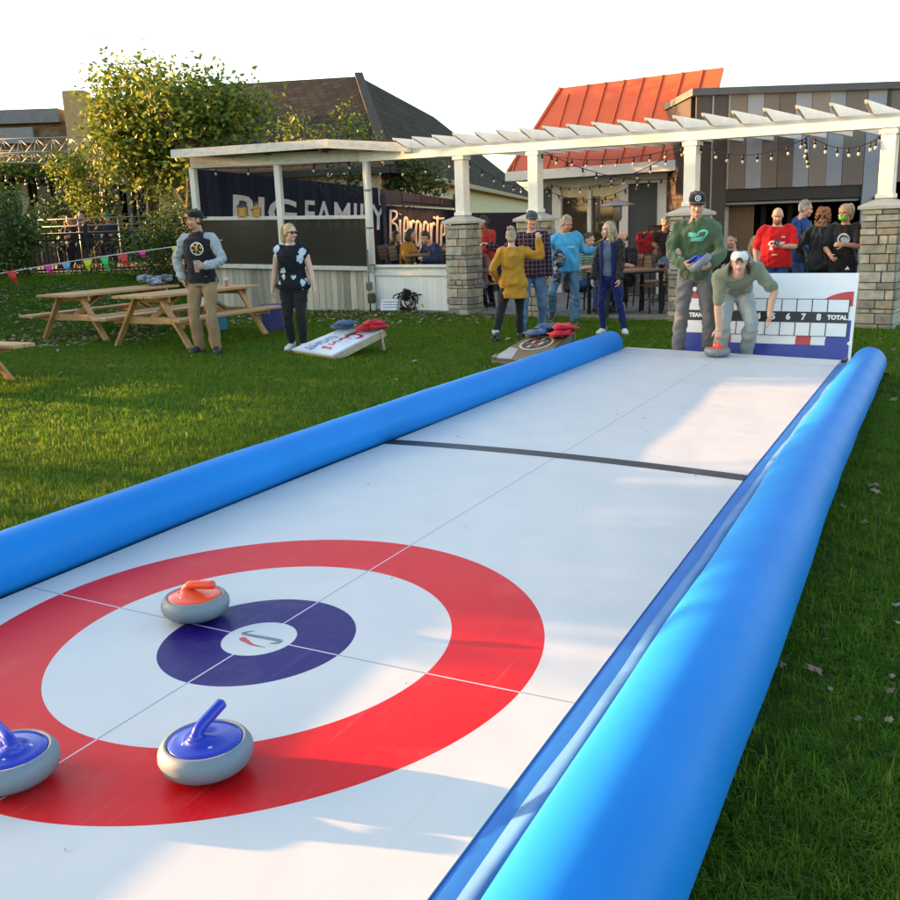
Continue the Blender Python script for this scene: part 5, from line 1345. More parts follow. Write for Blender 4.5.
pos, h = stand(859, 328, 203); pos, h = stand(859, 0, 203, z=.0, Y=13.75)
MAS = person('woman in black t-shirt and black trousers wearing a bright green face mask', pos, -.62, h,
    Fig(bulk=1.0, fem=1, hands=dict(L=(.07, -.33, 1.18), R=(-.10, -.30, 1.02)), poles=dict(L=(.9, .7, -.4), R=(-.9, .6, -.4)), head=(-.25, .12, 0), feet=dict(L=(.10, .02, 0, .4), R=(-.08, -.03, 0, -.1)), handdir=dict(L=(-.85, -.4, .1)), curl=dict(L=.7, R=.8)),
    SKIN_TAN, dict(mat=C_BLACK, sleeve=.40, t0=-.08, inf=.020, sinf=.024, name='t_shirt'), dict(mat=C_BLACK, inf=.02, flare=.025), ('pony', H_SANDY), SHW)
F = MAS['F']; M = F.Rh.to_matrix(); H = lambda x, y, z: F.hc+M @ V((x, y, z)); mb = MB()
mb.ball(H(0, -.050, -.055), (.060, .052, .050), M, 16, 10)
mk = mb.build('face_mask', mat('lime_mask', (.16, .62, .06), .7), MAS['o'], True, local=True)
e = disc(.06, .085); e2 = disc(.0, .045); e.add([p+V((.01, -.005, 0)) for p in e2.v], e2.f); decal(MAS, 'top', e, mat('print_grey_white', (.48, .49, .52), .7), .02, 1.25, 'shirt_emblem')
mb = MB(); mb.add([(-.035, -.02, 0), (.03, -.02, 0), (.0, .035, 0)], [(0, 1, 2)]); decal(MAS, 'bottom', mb, PW, .09, .84, 'trouser_emblem')

# people on the patio
def seated(label, px, ytop, Y, zs, rz, skin, topk, botm, hair, low=True, hands=None, head=(0, 0, 0), bulk=1.0, fem=0.0, lean=.1, h=None, shoes=SHB, poles=None, twist=0.0, group=None, eyes=True, zf=.05, thigh=.42):
    p = at(px, ytop, Y); base_h = zs; s0 = (h or 1.75)/1.75
    fig = Fig(bulk=bulk, fem=fem, lean=lean, hip=(0, 0, zs/s0), hands=hands or dict(L=(.16, -.36, zs/s0+.26), R=(-.16, -.36, zs/s0+.26)), poles=poles or dict(L=(.8, .6, -.6), R=(-.8, .6, -.6)), head=head, twist=twist,
              feet=dict(L=(.13, -thigh, max(0, zs/s0-.50), .1), R=(-.13, -thigh, max(0, zs/s0-.50), -.1)), kpoles=dict(L=(.1, -1, 1), R=(-.1, -1, 1)))
    top_z = fig.hc.z+.125
    return person(label, V((p.x, p.y, p.z-top_z*s0)), rz, (h or 1.75), fig, skin, topk, dict(mat=botm), hair, shoes, low=low, eyes=eyes, group=group)
seated('balding man in black shirt seated at the patio table behind the woman in navy', 626, 231, 16.9, .55, -.9, SKIN, dict(mat=C_BLACK, sleeve=.40, inf=.024, sinf=.026, name='shirt', collar=True), C_BLACK, ('rim', H_DARK), head=(-.3, .1, 0), bulk=1.08)
seated('person in green striped top seated at the patio table behind the sky blue man', 585, 233, 16.6, .55, .6, SKIN, dict(mat=stripes('green_striped_knit', (.07, .13, .08), (.28, .33, .27), 150), sleeve=.45, name='shirt'), D_DARK, ('short', H_BROWN), head=(.2, .2, 0))
seated('grey haired man in dark shirt leaning on a chair back at far patio', 664, 217, 19.0, .75, .45, SKIN_TAN, dict(mat=C_BROWN, sleeve=.42, inf=.026, sinf=.03, name='shirt'), D_BLUE, ('short', H_GREY), head=(.6, .0, 0), bulk=1.15, hands=dict(R=(-.34, -.10, 1.06), L=(.12, -.30, .95)), poles=dict(R=(-1, .4, .1), L=(.9, .5, -.5)))
pos, h = stand(684, 0, 216, z=.05, Y=16.0)
person('person in blue jacket with red collar standing hidden behind the green hoodie man', pos, .5, h, Fig(head=(0, .1, 0)), SKIN, dict(mat=cloth('slate_blue_nylon', (.06, .08, .20), .15, .5), name='jacket', collar=True, inf=.03, sinf=.024), dict(mat=D_DARK), ('short', H_BROWN), SHB, low=True)
seated('woman with long blond hair and patterned top seated behind the bending man', 752, 236, 16.2, .46, .5, SKIN_PALE, dict(mat=cloth('pale_print_blouse', (.40, .38, .38), .4), sleeve=.6, name='blouse'), D_DARK, ('long', H_BLOND), fem=1, head=(.3, .25, 0), h=1.62)
seated('person with brown hair in black top seated beside the long haired blond woman', 733, 233, 16.0, .46, -.3, SKIN, dict(mat=C_BLACK, name='jacket'), C_BLACK, ('short', H_BROWN), head=(-.5, .1, 0), h=1.68)
seated('woman with dark hair in mustard sweater seated at the table under the white script', 405, 229, 19.6, .78, 1.15, SKIN, dict(mat=C_MUST, inf=.03, sinf=.022, name='sweater'), D_DARK, ('bob', H_DARK), fem=.8, head=(.2, .15, 0), lean=.22)
seated('man in navy jacket leaning over the table under the white script', 434, 231, 19.3, .78, -.95, SKIN, dict(mat=cloth('navy_jacket', (.016, .028, .075), .15, .7), inf=.034, sinf=.026, name='jacket', collar=True), cloth('stone_chino', (.28, .26, .23)), ('short', H_DARK), head=(-.2, .3, 0), lean=.38, bulk=1.05)
seated('person with long black hair seated behind the woman in mustard sweater', 393, 231, 20.4, .78, .9, SKIN, dict(mat=C_BLACK, name='jacket'), C_BLACK, ('long', H_DARK), fem=.8, head=(.3, .1, 0))
pos, h = stand(481, 0, 215, z=.05, Y=18.6)
person('woman with black hair in bright red top standing behind the stone pillar', pos, -.8, h, Fig(fem=1, bulk=.96, hands=dict(L=(.12, -.3, 1.05), R=(-.1, -.3, 1.05)), poles=dict(L=(.9, .6, -.3), R=(-.9, .6, -.3)), head=(-.3, .25, 0)), SKIN, dict(mat=C_CRIMSON, name='top', t0=-.2, inf=.03), C_BLACK and dict(mat=C_BLACK), ('bob', H_DARK), SHB, low=True)
seated('person in mauve top seated just right of the stone pillar', 478, 240, 18.0, .50, -.6, SKIN, dict(mat=C_MAROON, name='jumper', inf=.028), D_BLUE, ('short', H_BROWN), fem=.6, head=(-.2, .1, 0), h=1.66)
# diners beyond the iron fence
for px, yt, lab, m_, hr in ((70, 215, 'dark haired diner in black top beyond the iron fence', C_BLACK, H_DARK), (83, 211, 'diner in brown top seated between two others beyond the iron fence', C_BROWN, H_DARK), (107, 213, 'diner in green knit hat and dark jacket beyond the iron fence', C_JACKET, H_BROWN)):
    q = seated(lab, px, yt, 25.2, .75, rng.uniform(-.6, .6), SKIN, dict(mat=m_, name='jacket', inf=.03), C_BLACK, ('short', hr), eyes=False)
    if 'green' in lab:
        F = q['F']; M = F.Rh.to_matrix(); mb = MB(); mb.ball(F.hc+M @ V((0, .015, .055)), (.092, .108, .098), M); mb.build('knit_hat', cloth('green_knit', (.03, .22, .10)), q['o'], True, local=True)
# ------------------------------------------------------------ trees and shrubs
BARK = mat('brown_bark', (.10, .07, .045), .95, var=.35, vs=7, bump=.9, bs=14, stretch=(1, 1, .25))
LF_SUN = leaf_mat('vine_leaves', [(0, (.05, .10, .012)), (.5, (.12, .18, .02)), (.8, (.26, .27, .025)), (1, (.42, .32, .03))])
LF_MID = leaf_mat('shrub_leaves', [(0, (.022, .055, .010)), (.5, (.06, .12, .02)), (1, (.15, .20, .035))])
LF_DARK = leaf_mat('evergreen_leaves', [(0, (.010, .03, .010)), (.6, (.025, .06, .018)), (1, (.05, .09, .02))])
def limbs(mb, base, top, r0, seed, n=5, spread=1.0):
    r = random.Random(seed); base, top = V(base), V(top); mid = base.lerp(top, .5)+V((r.uniform(-.1, .1), r.uniform(-.1, .1), 0))
    pts = catmull([base-ZU*.1, base+ZU*.15, mid, top], 6); mb.tube(pts, [r0*(1.25 if i == 0 else 1)*(1-.65*i/len(pts)) for i in range(len(pts))], 10)
    for i in range(n):
        f = r.uniform(.4, .95); s_ = pts[int(f*(len(pts)-1))]; d_ = V((r.uniform(-1, 1), r.uniform(-1, 1), r.uniform(.3, 1))).normalized()*spread*r.uniform(.6, 1.1)
        mb.tube(catmull([s_, s_+d_*.5+ZU*.05, s_+d_], 4), [r0*.38*(1-.75*j/8) for j in range(9)], 6)
def plant(name, label, cat, base, blobs, n, size, lm, trunk=None, seed=1, group=None, bark=BARK, **k):
    t = thing(name, label, cat, base, group=group)
    if trunk: mb = MB(); limbs(mb, base, trunk[0], trunk[1], seed, trunk[2], trunk[3]); mb.build('trunk' if trunk[1] > .05 else 'stems', bark, t, True)
    link_world(leaf_mesh('leaves', [(tuple(c), r) for c, r in blobs], n, size, seed, **k), 'crown' if 'tree' in name else 'leaves', lm, t); return t
A_ = lambda x, y, Y: at(x, y, Y)
plant('leafy_tree', 'yellow green vine covered tree behind the truss tower and porch', 'tree', V((A_(150, 260, 24.4).x, 24.4, .7)),
      [(A_(118, 128, 24.4), (.75, .8, .7)), (A_(150, 122, 24.4), (.9, .9, .85)), (A_(150, 150, 24.4), (.85, .8, .65)), (A_(160, 172, 24.2), (.6, .6, .5)), (A_(120, 165, 24.6), (.55, .5, .5)), (A_(175, 130, 24), (.8, .8, .6)), (A_(135, 96, 24.6), (1.1, 1, .8))], 9500, .16, LF_SUN, (A_(150, 120, 24.4), .07, 8, 1.2), 3)
plant('old_tree', 'tree with thick brown trunk standing at the porch corner', 'tree', V((A_(186, 250, 23.2).x, 23.2, .5)),
      [(A_(200, 122, 23.4), (.9, .8, .5)), (A_(225, 124, 23.6), (.75, .7, .42)), (A_(190, 100, 23.4), (1.3, 1, .7)), (A_(240, 108, 23.6), (.8, .7, .4)), (A_(188, 172, 22.9), (.22, .2, .35))], 4600, .15, LF_SUN, (A_(190, 108, 23.3), .21, 6, 1.3), 5)
for i, (px, py, w_, h_) in enumerate(((292, 128, .3, .38), (349, 128, .2, .38), (318, 137, .24, .12), (368, 139, .2, .1))):
    c = A_(px, py, 21.5); plant('climbing_vine', ['yellow vine sprig standing tallest above the porch fascia', 'slim vine sprig on the porch roof near its right end', 'low vine tuft on the porch fascia between two sprigs', 'low vine tuft at the right end of porch roof'][i], 'vine', V((c.x, 21.5, c.z-h_)), [(c, (w_, .25, h_))], 260 if i < 2 else 110, .11, LF_SUN, (c, .012, 3, .3), 20+i)
plant('climbing_vine', 'dense yellow vine hanging on the truss tower and over the terrace', 'vine', V((A_(92, 250, 25.6).x, 25.6, .8)),
      [(A_(86, 190, 25.6), (.42, .4, .55)), (A_(78, 168, 25.6), (.5, .4, .35)), (A_(66, 166, 25.6), (.4, .4, .2)), (A_(92, 206, 25.6), (.3, .3, .4)), (A_(112, 222, 25.6), (.3, .3, .25))], 1700, .13, LF_SUN, (A_(90, 180, 25.6), .03, 5, .6), 7)
plant('climbing_vine', 'ragged vine trailing along the eave above the restaurant windows', 'vine', LB(10, 172, -1.2), [(LB(x, 169+rng.uniform(-2, 3), -1.2), (.5, .2, .2)) for x in range(-20, 78, 11)], 1300, .12, LF_SUN, None, 8)
plant('evergreen_shrub', 'dark evergreen shrub in front of the restaurant windows', 'shrub', V((A_(60, 240, 27).x, 27, .8)), [(A_(52, 212, 27), (.5, .4, .4)), (A_(68, 209, 27), (.55, .4, .35)), (A_(60, 225, 27), (.7, .4, .5))], 1900, .10, LF_DARK, (A_(60, 212, 27), .03, 4, .5), 9)
plant('leafy_bush', 'tall green bush climbing over the fence at the left edge', 'bush', V((A_(10, 280, 22.4).x, 22.4, terrain(-10, 22.4))), [(A_(8, 225, 22.4), (.6, .45, .5)), (A_(16, 250, 22.4), (.5, .5, .5)), (A_(-4, 265, 22.4), (.7, .5, .4)), (A_(28, 236, 22.5), (.35, .4, .28)), (A_(4, 205, 22.5), (.35, .4, .4))], 2400, .13, LF_MID, (A_(12, 215, 22.4), .035, 7, .8), 10)
plant('sumac_shrub', 'feathery green shrub growing through the fence behind the picnic table', 'shrub', V((A_(160, 270, 22.2).x, 22.2, terrain(-7.3, 22.2))), [(A_(165, 228, 22.2), (.5, .45, .32)), (A_(150, 246, 22.2), (.7, .5, .36)), (A_(172, 256, 22.2), (.5, .4, .3)), (A_(182, 218, 22.2), (.3, .3, .3))], 2100, .14, LF_MID, (A_(165, 228, 22.2), .03, 9, .8), 12, aspect=.32)
plant('ground_cover_shrub', 'low leafy plants along the foot of the iron fence', 'shrub', V((A_(110, 276, 22.4).x, 22.4, .7)), [(A_(x, 273, 22.4), (.4, .3, .13)) for x in (85, 105, 125, 150)], 700, .10, LF_MID, None, 13)
plant('leafy_bush', 'sunlit round bush behind the navy fence above the script sign', 'bush', V((A_(405, 190, 26.3).x, 26.3, 1.0)), [(A_(392, 172, 26.3), (.65, .6, .5)), (A_(415, 168, 26.3), (.6, .6, .5)), (A_(405, 182, 26.3), (.9, .6, .45)), (A_(432, 180, 26.3), (.35, .4, .3))], 2300, .13, leaf_mat('bush_leaves', [(0, (.02, .05, .01)), (.5, (.07, .11, .018)), (1, (.22, .21, .03))]), (A_(405, 172, 26.3), .04, 6, .7), 14)
plant('hanging_ivy', 'dark ivy bunch hanging under the porch roof at its right end', 'ivy', A_(340, 182, 22), [(A_(338, 178, 22), (.5, .3, .16)), (A_(356, 176, 22), (.3, .3, .2))], 420, .09, LF_DARK, None, 15)

# ---- unseen trees added beyond the left edge to shade lawn, lane and patio
def in_poly_(x, y): P = [(p.x, p.y) for p in [lane(a, -HW-.2) for a in np.linspace(-3, 8.8, 12)]+[lane(a, HW+.5) for a in np.linspace(8.8, -3, 12)]]; return _inp(x, y, P) | (((x-PAT0.x)*PN.x+(y-PAT0.y)*PN.y) > -.1)
def _inp(x, y, P):
    c = np.zeros(len(x), bool); n = len(P)
    for i in range(n):
        x0, y0 = P[i]; x1, y1 = P[(i+1) % n]; c ^= ((y0 > y) != (y1 > y)) & (x < (x1-x0)*(y-y0)/(y1-y0+1e-12)+x0)
    return c
def cas(sv, x, z): return V((x, (sv-.29*x)/.957, z))
LF_CED = leaf_mat('cedar_leaves', [(0, (.012, .035, .010)), (.6, (.03, .07, .018)), (1, (.07, .10, .025))], trans=.15)
def cedar(label, s0, s1, x, h, seed, z0=0.0):  # added shade caster out of view, as wide as the shade band it throws
    c = cas((s0+s1)/2, x, 0); w_ = (s1-s0)/2; n = int(900*h*w_)+250
    bl = []; k = max(3, int(h/.5))
    for i in range(k): z = z0+(h-z0)*(i+.5)/k; bl.append(((c.x, c.y, z), (w_*.9, w_, (h-z0)/k*.75)))
    t = thing('shade_cedar', label, 'tree', c, group='unseen cedars added for shade at the left'); mb = MB(); mb.tube([c, c+ZU*h*.95], [.14, .03], 10); mb.build('trunk', BARK, t, True)
    core = MB(); core.loft([(c+ZU*(z0+.1+(h-z0-.3)*i/6), V((w_*.82*(1-.1*abs(i-3)/3), 0, 0)), V((0, w_*.82*(1-.1*abs(i-3)/3), 0))) for i in range(7)], 14); core.build('inner_foliage', LF_CED, t, True)
    link_world(leaf_mesh('leaves', bl, n, .2, seed), 'crown', LF_CED, t); return t
for i, (s0, s1, h) in enumerate(((9.2, 10.2, 5.2), (10.1, 11.1, 4.6), (11.0, 12.0, 5.0), (11.9, 12.9, 4.5), (12.8, 13.8, 4.7), (13.7, 14.7, 4.4), (14.6, 15.6, 4.6), (15.5, 16.5, 4.3), (16.4, 17.4, 4.4), (17.3, 18.3, 4.2), (18.2, 19.2, 4.3))):
    cedar('unseen cedar in the tall row added to shade the lawn', s0, s1, -14+.1*(i % 3), h, 50+i)
for i, (s0, s1, x, h, lab) in enumerate(((5.06, 5.6, -14, 5, 'slim unseen cedar added to cast a shade band on the lane'), (4.02, 4.82, -13.5, 5, 'broad unseen cedar added to cast a wide shade band'), (3.45, 3.84, -13, 4.6, 'slimmest unseen cedar added for the nearest shade band'))):
    cedar(lab, s0, s1, x, h, 80+i, (1.62, 1.62, .2)[i])
def leafy_screen(label, s0, s1, x, z0, z1, n, seed):  # added leaf band out of view, shaped to shade part of the lawn
    bl = [((*cas(s0+(s1-s0)*(i+.5)/7, x, 0).xy, (z0+z1)/2), (.6, (s1-s0)/11, (z1-z0)/2)) for i in range(7)]
    c = cas((s0+s1)/2, x, 0); t = thing('shade_tree', label, 'tree', c); mb = MB(); limbs(mb, c, c+ZU*(z0+z1)/2, .06, seed, 6, 1.0); mb.build('trunk', BARK, t, True)
    link_world(leaf_mesh('leaves', bl, n, .05, seed), 'crown', LF_MID, t)
leafy_screen('unseen young tree added to shade part of the left lawn', 5.6, 9.2, -14, 1.66, 1.78, 15000, 41)
# ------------------------------------------------------------ furniture and small things
PINE = [wood_mat('pine_boards', (.47, .27, .11), (.30, .16, .06), .7, .65)]
def picnic_table(label, c, ang, group='picnic tables on the lawn', L=2.35):
    t = thing('picnic_table', label, 'picnic table', c, ang, group); wd = PINE[0]
    for i in range(5):
        mb = MB(); mb.box((0, -.32+.16*i, .745), (L, .148, .04)); mb.build('top_plank', wd, t, local=True, bevel=.006)
    for sg in (-1, 1):
        for k_ in (0, 1):
            mb = MB(); mb.box((0, sg*(.63+.155*k_), .42), (L, .145, .04)); mb.build('seat_plank', wd, t, local=True, bevel=.006)
    leg_m = wood_mat('pine_leg', (.47, .26, .10), (.30, .15, .055), .9, .65, 2)
    for x in (-L/2+.32, L/2-.32):
        for sg in (-1, 1):
            mb = MB(); mb.bar((x, sg*.24, .72), (x, sg*.72, .0), .04, .10, up=(1, 0, 0)); mb.build('leg', leg_m, t, local=True, bevel=.004)
        mb = MB(); mb.box((x+.042, 0, .385), (.038, 1.56, .10)); mb.build('crossbar', wd, t, local=True, bevel=.004)
        mb = MB(); mb.box((x+.042, 0, .685), (.038, .74, .08)); mb.build('top_bearer', wd, t, local=True, bevel=.004)
        s_ = 1 if x < 0 else -1
        mb = MB(); mb.bar((x+s_*.05, 0, .42), (x+s_*.62, 0, .70), .04, .09, up=(0, 1, 0)); mb.build('brace', leg_m, t, local=True, bevel=.004)
    return t
ax_ = V((.47, .88, 0)).normalized(); an_ = math.atan2(ax_.y, ax_.x)
cB = gp(131, 298, .75); cB.z = 0; tB = cB+ax_*1.18; picnic_table('pine picnic table behind the man in the black hoodie', V((tB.x, tB.y, .01)), an_)
cA = gp(53, 295, .75); cA.z = 0; tA = cA+ax_*1.18; zA = terrain(tA.x, tA.y); picnic_table('pine picnic table farther back at the left with clothes on its far end', V((tA.x, tA.y, zA-.02)), an_)
q = gp(24, 346, .42); q.z = 0; aC = V((-.88, .47, 0)).normalized(); tC = q+aC*1.175-V((.47, .88, 0)).normalized()*.70; picnic_table('pine picnic table mostly outside the left edge of the photo', tC, math.atan2(aC.y, aC.x))
# clothes, cup and bags on the tables
def lump(name, label, cat, c, r, m, seed, n=7, amp=.02):
    t = thing(name, label, cat, c); g = random.Random(seed); mb = MB(); c = V(c)
    for i in range(n): mb.ball(c+V((g.uniform(-r[0], r[0])*.7, g.uniform(-r[1], r[1])*.7, r[2]*.5+g.uniform(-.2, .35)*r[2])), (r[0]*.5, r[1]*.55, r[2]*.5))
    me = remesh(mb, .014, 3); wrinkle(me, amp, 26, seed); me.transform(WM[t].inverted()); link(me, 'cloth', m, t, True); return t
p = gp(172, 281, .77); p = tA+ax_*.95+V((ax_.y, -ax_.x, 0))*.05; lump('folded_clothes', 'pile of grey and slate clothes on the far picnic table', 'clothes', V((p.x, p.y, zA+.745)), (.28, .2, .15), NT('heather_fleece').m, 5)
t_ = NT('grey_fleece_mix'); t_.base(t_.ramp(t_.noise(9, None, 3), [(.45, (.08, .09, .12)), (.55, (.30, .32, .36))]), .9); bpy.data.objects[-1] if False else None
for o in bpy.data.objects:
    if o.name.startswith('cloth') and o.parent and o.parent.name.startswith('folded_clothes'): o.data.materials[0] = t_.m
p = tB+ax_*.72+V((ax_.y, -ax_.x, 0))*.12; t = thing('drink_cup', 'plastic cup of amber beer standing on the near picnic table', 'drink', V((p.x, p.y, .776)))
mb = MB(); mb.lathe([(.027, .0), (.034, .10)], t.location, 18); mb.build('beer', AMBER, t, 'auto'); mb = MB(); mb.lathe([(.030, -.001), (.039, .15), (.037, .15), (.0285, .002)], t.location, 18); mb.build('cup', CLEAR, t, 'auto')
p = tB+ax_*.45; lump('dark_cap', 'dark blue cap lying beside the cup on the picnic table', 'cap', V((p.x, p.y, .776)), (.12, .10, .08), mat('midnight_cloth', (.02, .024, .05), .9), 8, 4)
p = tB+ax_*1.0+V((.55, .25, 0)); bx = thing('storage_box', 'deep blue plastic box on the grass behind the picnic table', 'box', V((p.x, p.y, 0))); mb = MB(); mb.box((p.x, p.y, .2), (.34, .28, .40), rz=.3); mb.build('tub', mat('deep_blue_plastic', (.02, .02, .14), .4), bx, bevel=.015); mb = MB(); mb.box((p.x, p.y, .415), (.37, .31, .035), rz=.3); mb.build('lid', mat('deep_blue_plastic', (.02, .02, .14), .4), bx, bevel=.01)
p = tB+ax_*.45+V((-.15, .9, 0)); bx = thing('cooler_bag', 'turquoise bag under the picnic table behind the man in the black hoodie', 'bag', V((p.x, p.y, 0))); mb = MB(); mb.box((p.x, p.y, .19), (.30, .24, .36), rz=.5); mb.build('bag', mat('turquoise_nylon', (.03, .25, .34), .6), bx, bevel=.04); mb = MB(); mb.tube(catmull([(p.x-.1, p.y, .36), (p.x-.06, p.y, .46), (p.x+.06, p.y, .46), (p.x+.1, p.y, .36)], 5), .012, 8); mb.build('handle', mat('turquoise_nylon', (.03, .25, .34), .6), bx, True)

# ---- cornhole boards
def cornhole(label, FL, FR, BR, BL, zf, zb, face, side, legs):
    """corners given as ground positions; the board rises from front zf to back zb"""
    t = thing('cornhole_board', label, 'game board', (FL+FR)/2); f = [V((p.x, p.y, z)) for p, z in ((FL, zf), (FR, zf), (BR, zb), (BL, zb))]
    def pt(u, v, d_=0.0): q = f[0].lerp(f[1], u).lerp(f[3].lerp(f[2], u), v); return q+N_*d_
    N_ = (f[1]-f[0]).cross(f[3]-f[0]).normalized()
    hc, hr = (.5, .80), .115
    mb = MB(); n = 40; ring = []
    Lx, Ly = (f[1]-f[0]).length, (f[3]-f[0]).length; hr_u, hr_v = .085/Lx*1.15, .085/Ly*1.15
    for i in range(n):
        a = 2*math.pi*i/n; c, s_ = math.cos(a), math.sin(a); k = 1/max(abs(c)/.5, abs(s_)/.2 if s_ > 0 else abs(s_)/.8)
        ring += [pt(hc[0]+c*hr_u, hc[1]+s_*hr_v), pt(hc[0]+c*k, hc[1]+s_*k)]
    crn = [pt(0, 0), pt(1, 0), pt(1, 1), pt(0, 1)]
    mb.add(ring, [(i*2, i*2+1, (i*2+3) % (2*n), (i*2+2) % (2*n)) for i in range(n)])
    # square off the corners
    for cu, cv, c in ((0, 0, crn[0]), (1, 0, crn[1]), (1, 1, crn[2]), (0, 1, crn[3])):
        best = sorted(range(n), key=lambda i: (ring[i*2+1]-c).length)[:2]; mb.add([ring[best[0]*2+1], c, ring[best[1]*2+1]], [(0, 1, 2)])
    o = mb.build('deck', face, t); md = o.modifiers.new('solid', 'SOLIDIFY'); md.thickness = .02; md.offset = -1
    mb = MB(); dz = V((0, 0, -.085))
    for a, b in ((0, 1), (1, 2), (2, 3), (3, 0)):
        p, q = f[a]-N_*.021, f[b]-N_*.021; nn_ = (q-p).cross(N_).normalized(); mb.slab([p, q, q-N_*.085, p-N_*.085], -nn_*.02)
    mb.build('frame', side, t)
    for u in (.03, .97):
        p = pt(u, .93, -.03); g = pt(u, .93); g = V((g.x, g.y, 0))+(f[2]-f[1]).normalized()*.06; g.z = 0
        mb = MB(); mb.bar(p, g, .035, .07, up=(f[1]-f[0])); mb.build('leg', side, t)
    return t, pt
PLY = wood_mat('pale_plywood', (.44, .34, .21), (.32, .23, .13), .6, .7)
FL, FR = gp(291.5, 349, .07), gp(332, 355, .07); BL, BR = gp(341, 328.5, .30), gp(384, 328.5, .30)
cb, pt = cornhole('white cornhole board with red and blue lettering in front of the floral top woman', FL, FR, BR, BL, .07, .30, mat('white_board_gloss', (.62, .68, .74), .3, var=.05), PLY, 0)
def board_print(t, pt, body, u0, u1, v0, v1, m, shear=0.0, bold=.0, nm='lettering'):
    m_b = text_mb(body, 1, shear, bold); xs = [p.x for p in m_b.v]; ys = [p.y for p in m_b.v]; x0, x1, y0, y1 = min(xs), max(xs), min(ys), max(ys)
    warp_mb(m_b, lambda p: pt(u0+(u1-u0)*(p.y-y0)/(y1-y0), v0+(v1-v0)*(p.x-x0)/(x1-x0), .004)); m_b.build(nm, m, t)
board_print(cb, pt, 'Coors', .50, .92, .76, .14, mat('print_red', (.5, .02, .02), .4), .3, .03)
board_print(cb, pt, 'LIGHT', .18, .40, .62, .06, mat('print_navy', (.10, .17, .32), .4), .0, .01)
def bag(label, c, m, rz, seed, group):
    t = thing('bean_bag', label, 'bean bag', c, rz, group); mb = MB(); g = random.Random(seed)
    mb.loft([(V((0, 0, z)), V((w_, 0, 0)), V((0, w_*.95, 0))) for z, w_ in ((0, .062), (.012, .085), (.03, .090), (.048, .078), (.058, .05))], 20, .6)
    me = remesh(mb, .008, 2); wrinkle(me, .012, 34, seed); link(me, 'bag', m, t, True); mb = MB(); mb.loft([(V((0, 0, .026)), V((.100, 0, 0)), V((0, .097, 0))), (V((0, 0, .030)), V((.100, 0, 0)), V((0, .097, 0)))], 20, .5); mb.build('seam', m, t, True, local=True); return t
BBL = cloth('slate_blue_duck', (.075, .12, .22), .12); BRD = cloth('red_duck', (.50, .018, .035), .1)
def on(pt, u, v, d_=.0): return pt(u, v, d_)
sc_ = 1.45
for lab, (u, v), m, rz, d_, g in (('slate blue bean bag at the back corner of the white board', (.10, .93), BBL, .3, .01, None), ('slate blue bean bag piled on another on the white board', (.22, .95), BBL, 1.0, .05, None), ('red bean bag nearest the hole of the white board', (.72, .88), BRD, .2, .01, None), ('red bean bag at the right back corner of the white board', (.93, .93), BRD, .9, .012, None), ('red bean bag lying across two others on the white board', (.84, .96), BRD, 1.6, .055, None)):
    bag(lab, on(pt, u, v, d_), m, rz, int(u*100), 'bean bags on the boards').scale = (sc_,)*3
FL, FR = gp(491, 358.5, .07), gp(539, 361.5, .07); BL, BR = gp(548, 329, .30), gp(575, 329.5, .30)
BL = FL+(BR-FR)*1.0; BL.z = .3; BL = BL.lerp(gp(548, 329, .30), .6)
cb, pt = cornhole('brown cornhole board with round emblem beside the left blue tube', FL, FR, BR, BL, .07, .30, wood_mat('varnished_brown', (.17, .12, .055), (.11, .075, .035), .5, .25), mat('grey_brown_frame', (.20, .17, .13), .8), 0)
for r0, r1, m in ((0, .20, mat('emblem_dark', (.03, .03, .028), .5)), (.20, .235, mat('emblem_cream', (.48, .42, .28), .5))):
    vs = []; n = 36
    for i in range(n): a = 2*math.pi*i/n; vs += [pt(.48+r0*1.55*math.cos(a), .52+r0*.95*math.sin(a), .004), pt(.48+r1*1.55*math.cos(a), .52+r1*.95*math.sin(a), .004)]
    mb = MB(); mb.add(vs, [(i*2, i*2+1, (i*2+3) % (2*n), (i*2+2) % (2*n)) for i in range(n)]); mb.build('emblem', m, cb)
g = random.Random(5); mb = MB(); mb2 = MB()
for i in range(13):
    a = 6.28*i/13; r_ = .13 if i % 2 else .07; q = (.48+r_*1.6*math.cos(a), .52+r_*math.sin(a)); w_ = .035
    (mb if i % 3 else mb2).quad(pt(q[0]-w_*1.4, q[1]-w_*.5, .006), pt(q[0]+w_*.8, q[1]-w_*.9, .006), pt(q[0]+w_*1.5, q[1]+w_*.6, .006), pt(q[0]-w_*.4, q[1]+w_, .006))
mb.build('emblem_shapes', mat('emblem_orange', (.38, .08, .03), .5), cb); mb2.build('emblem_shapes', mat('emblem_cream', (.48, .42, .28), .5), cb)
mb = MB(); mb.add([pt(.02, .02, .004), pt(.42, .02, .004), pt(.25, .32, .004), pt(.02, .36, .004)], [(0, 1, 2, 3)]); mb.build('pale_corner', mat('pale_print', (.38, .36, .32), .3), cb)
for lab, (u, v), m, rz, d_ in (('slate blue bean bag beside the emblem of the brown board', (.22, .72), BBL, .3, .01), ('slate blue bean bag nearest the plaid man on the brown board', (.30, .92), BBL, 1.0, .012), ('red bean bag nearest the camera on the brown board', (.86, .72), BRD, .2, .01), ('red bean bag at the back edge of the brown board', (.86, .90), BRD, .9, .012), ('red bean bag lying over two others on the brown board', (.88, .81), BRD, 1.6, .06)):
    bag(lab, on(pt, u, v, d_), m, rz, int(v*100), 'bean bags on the boards').scale = (sc_,)*3

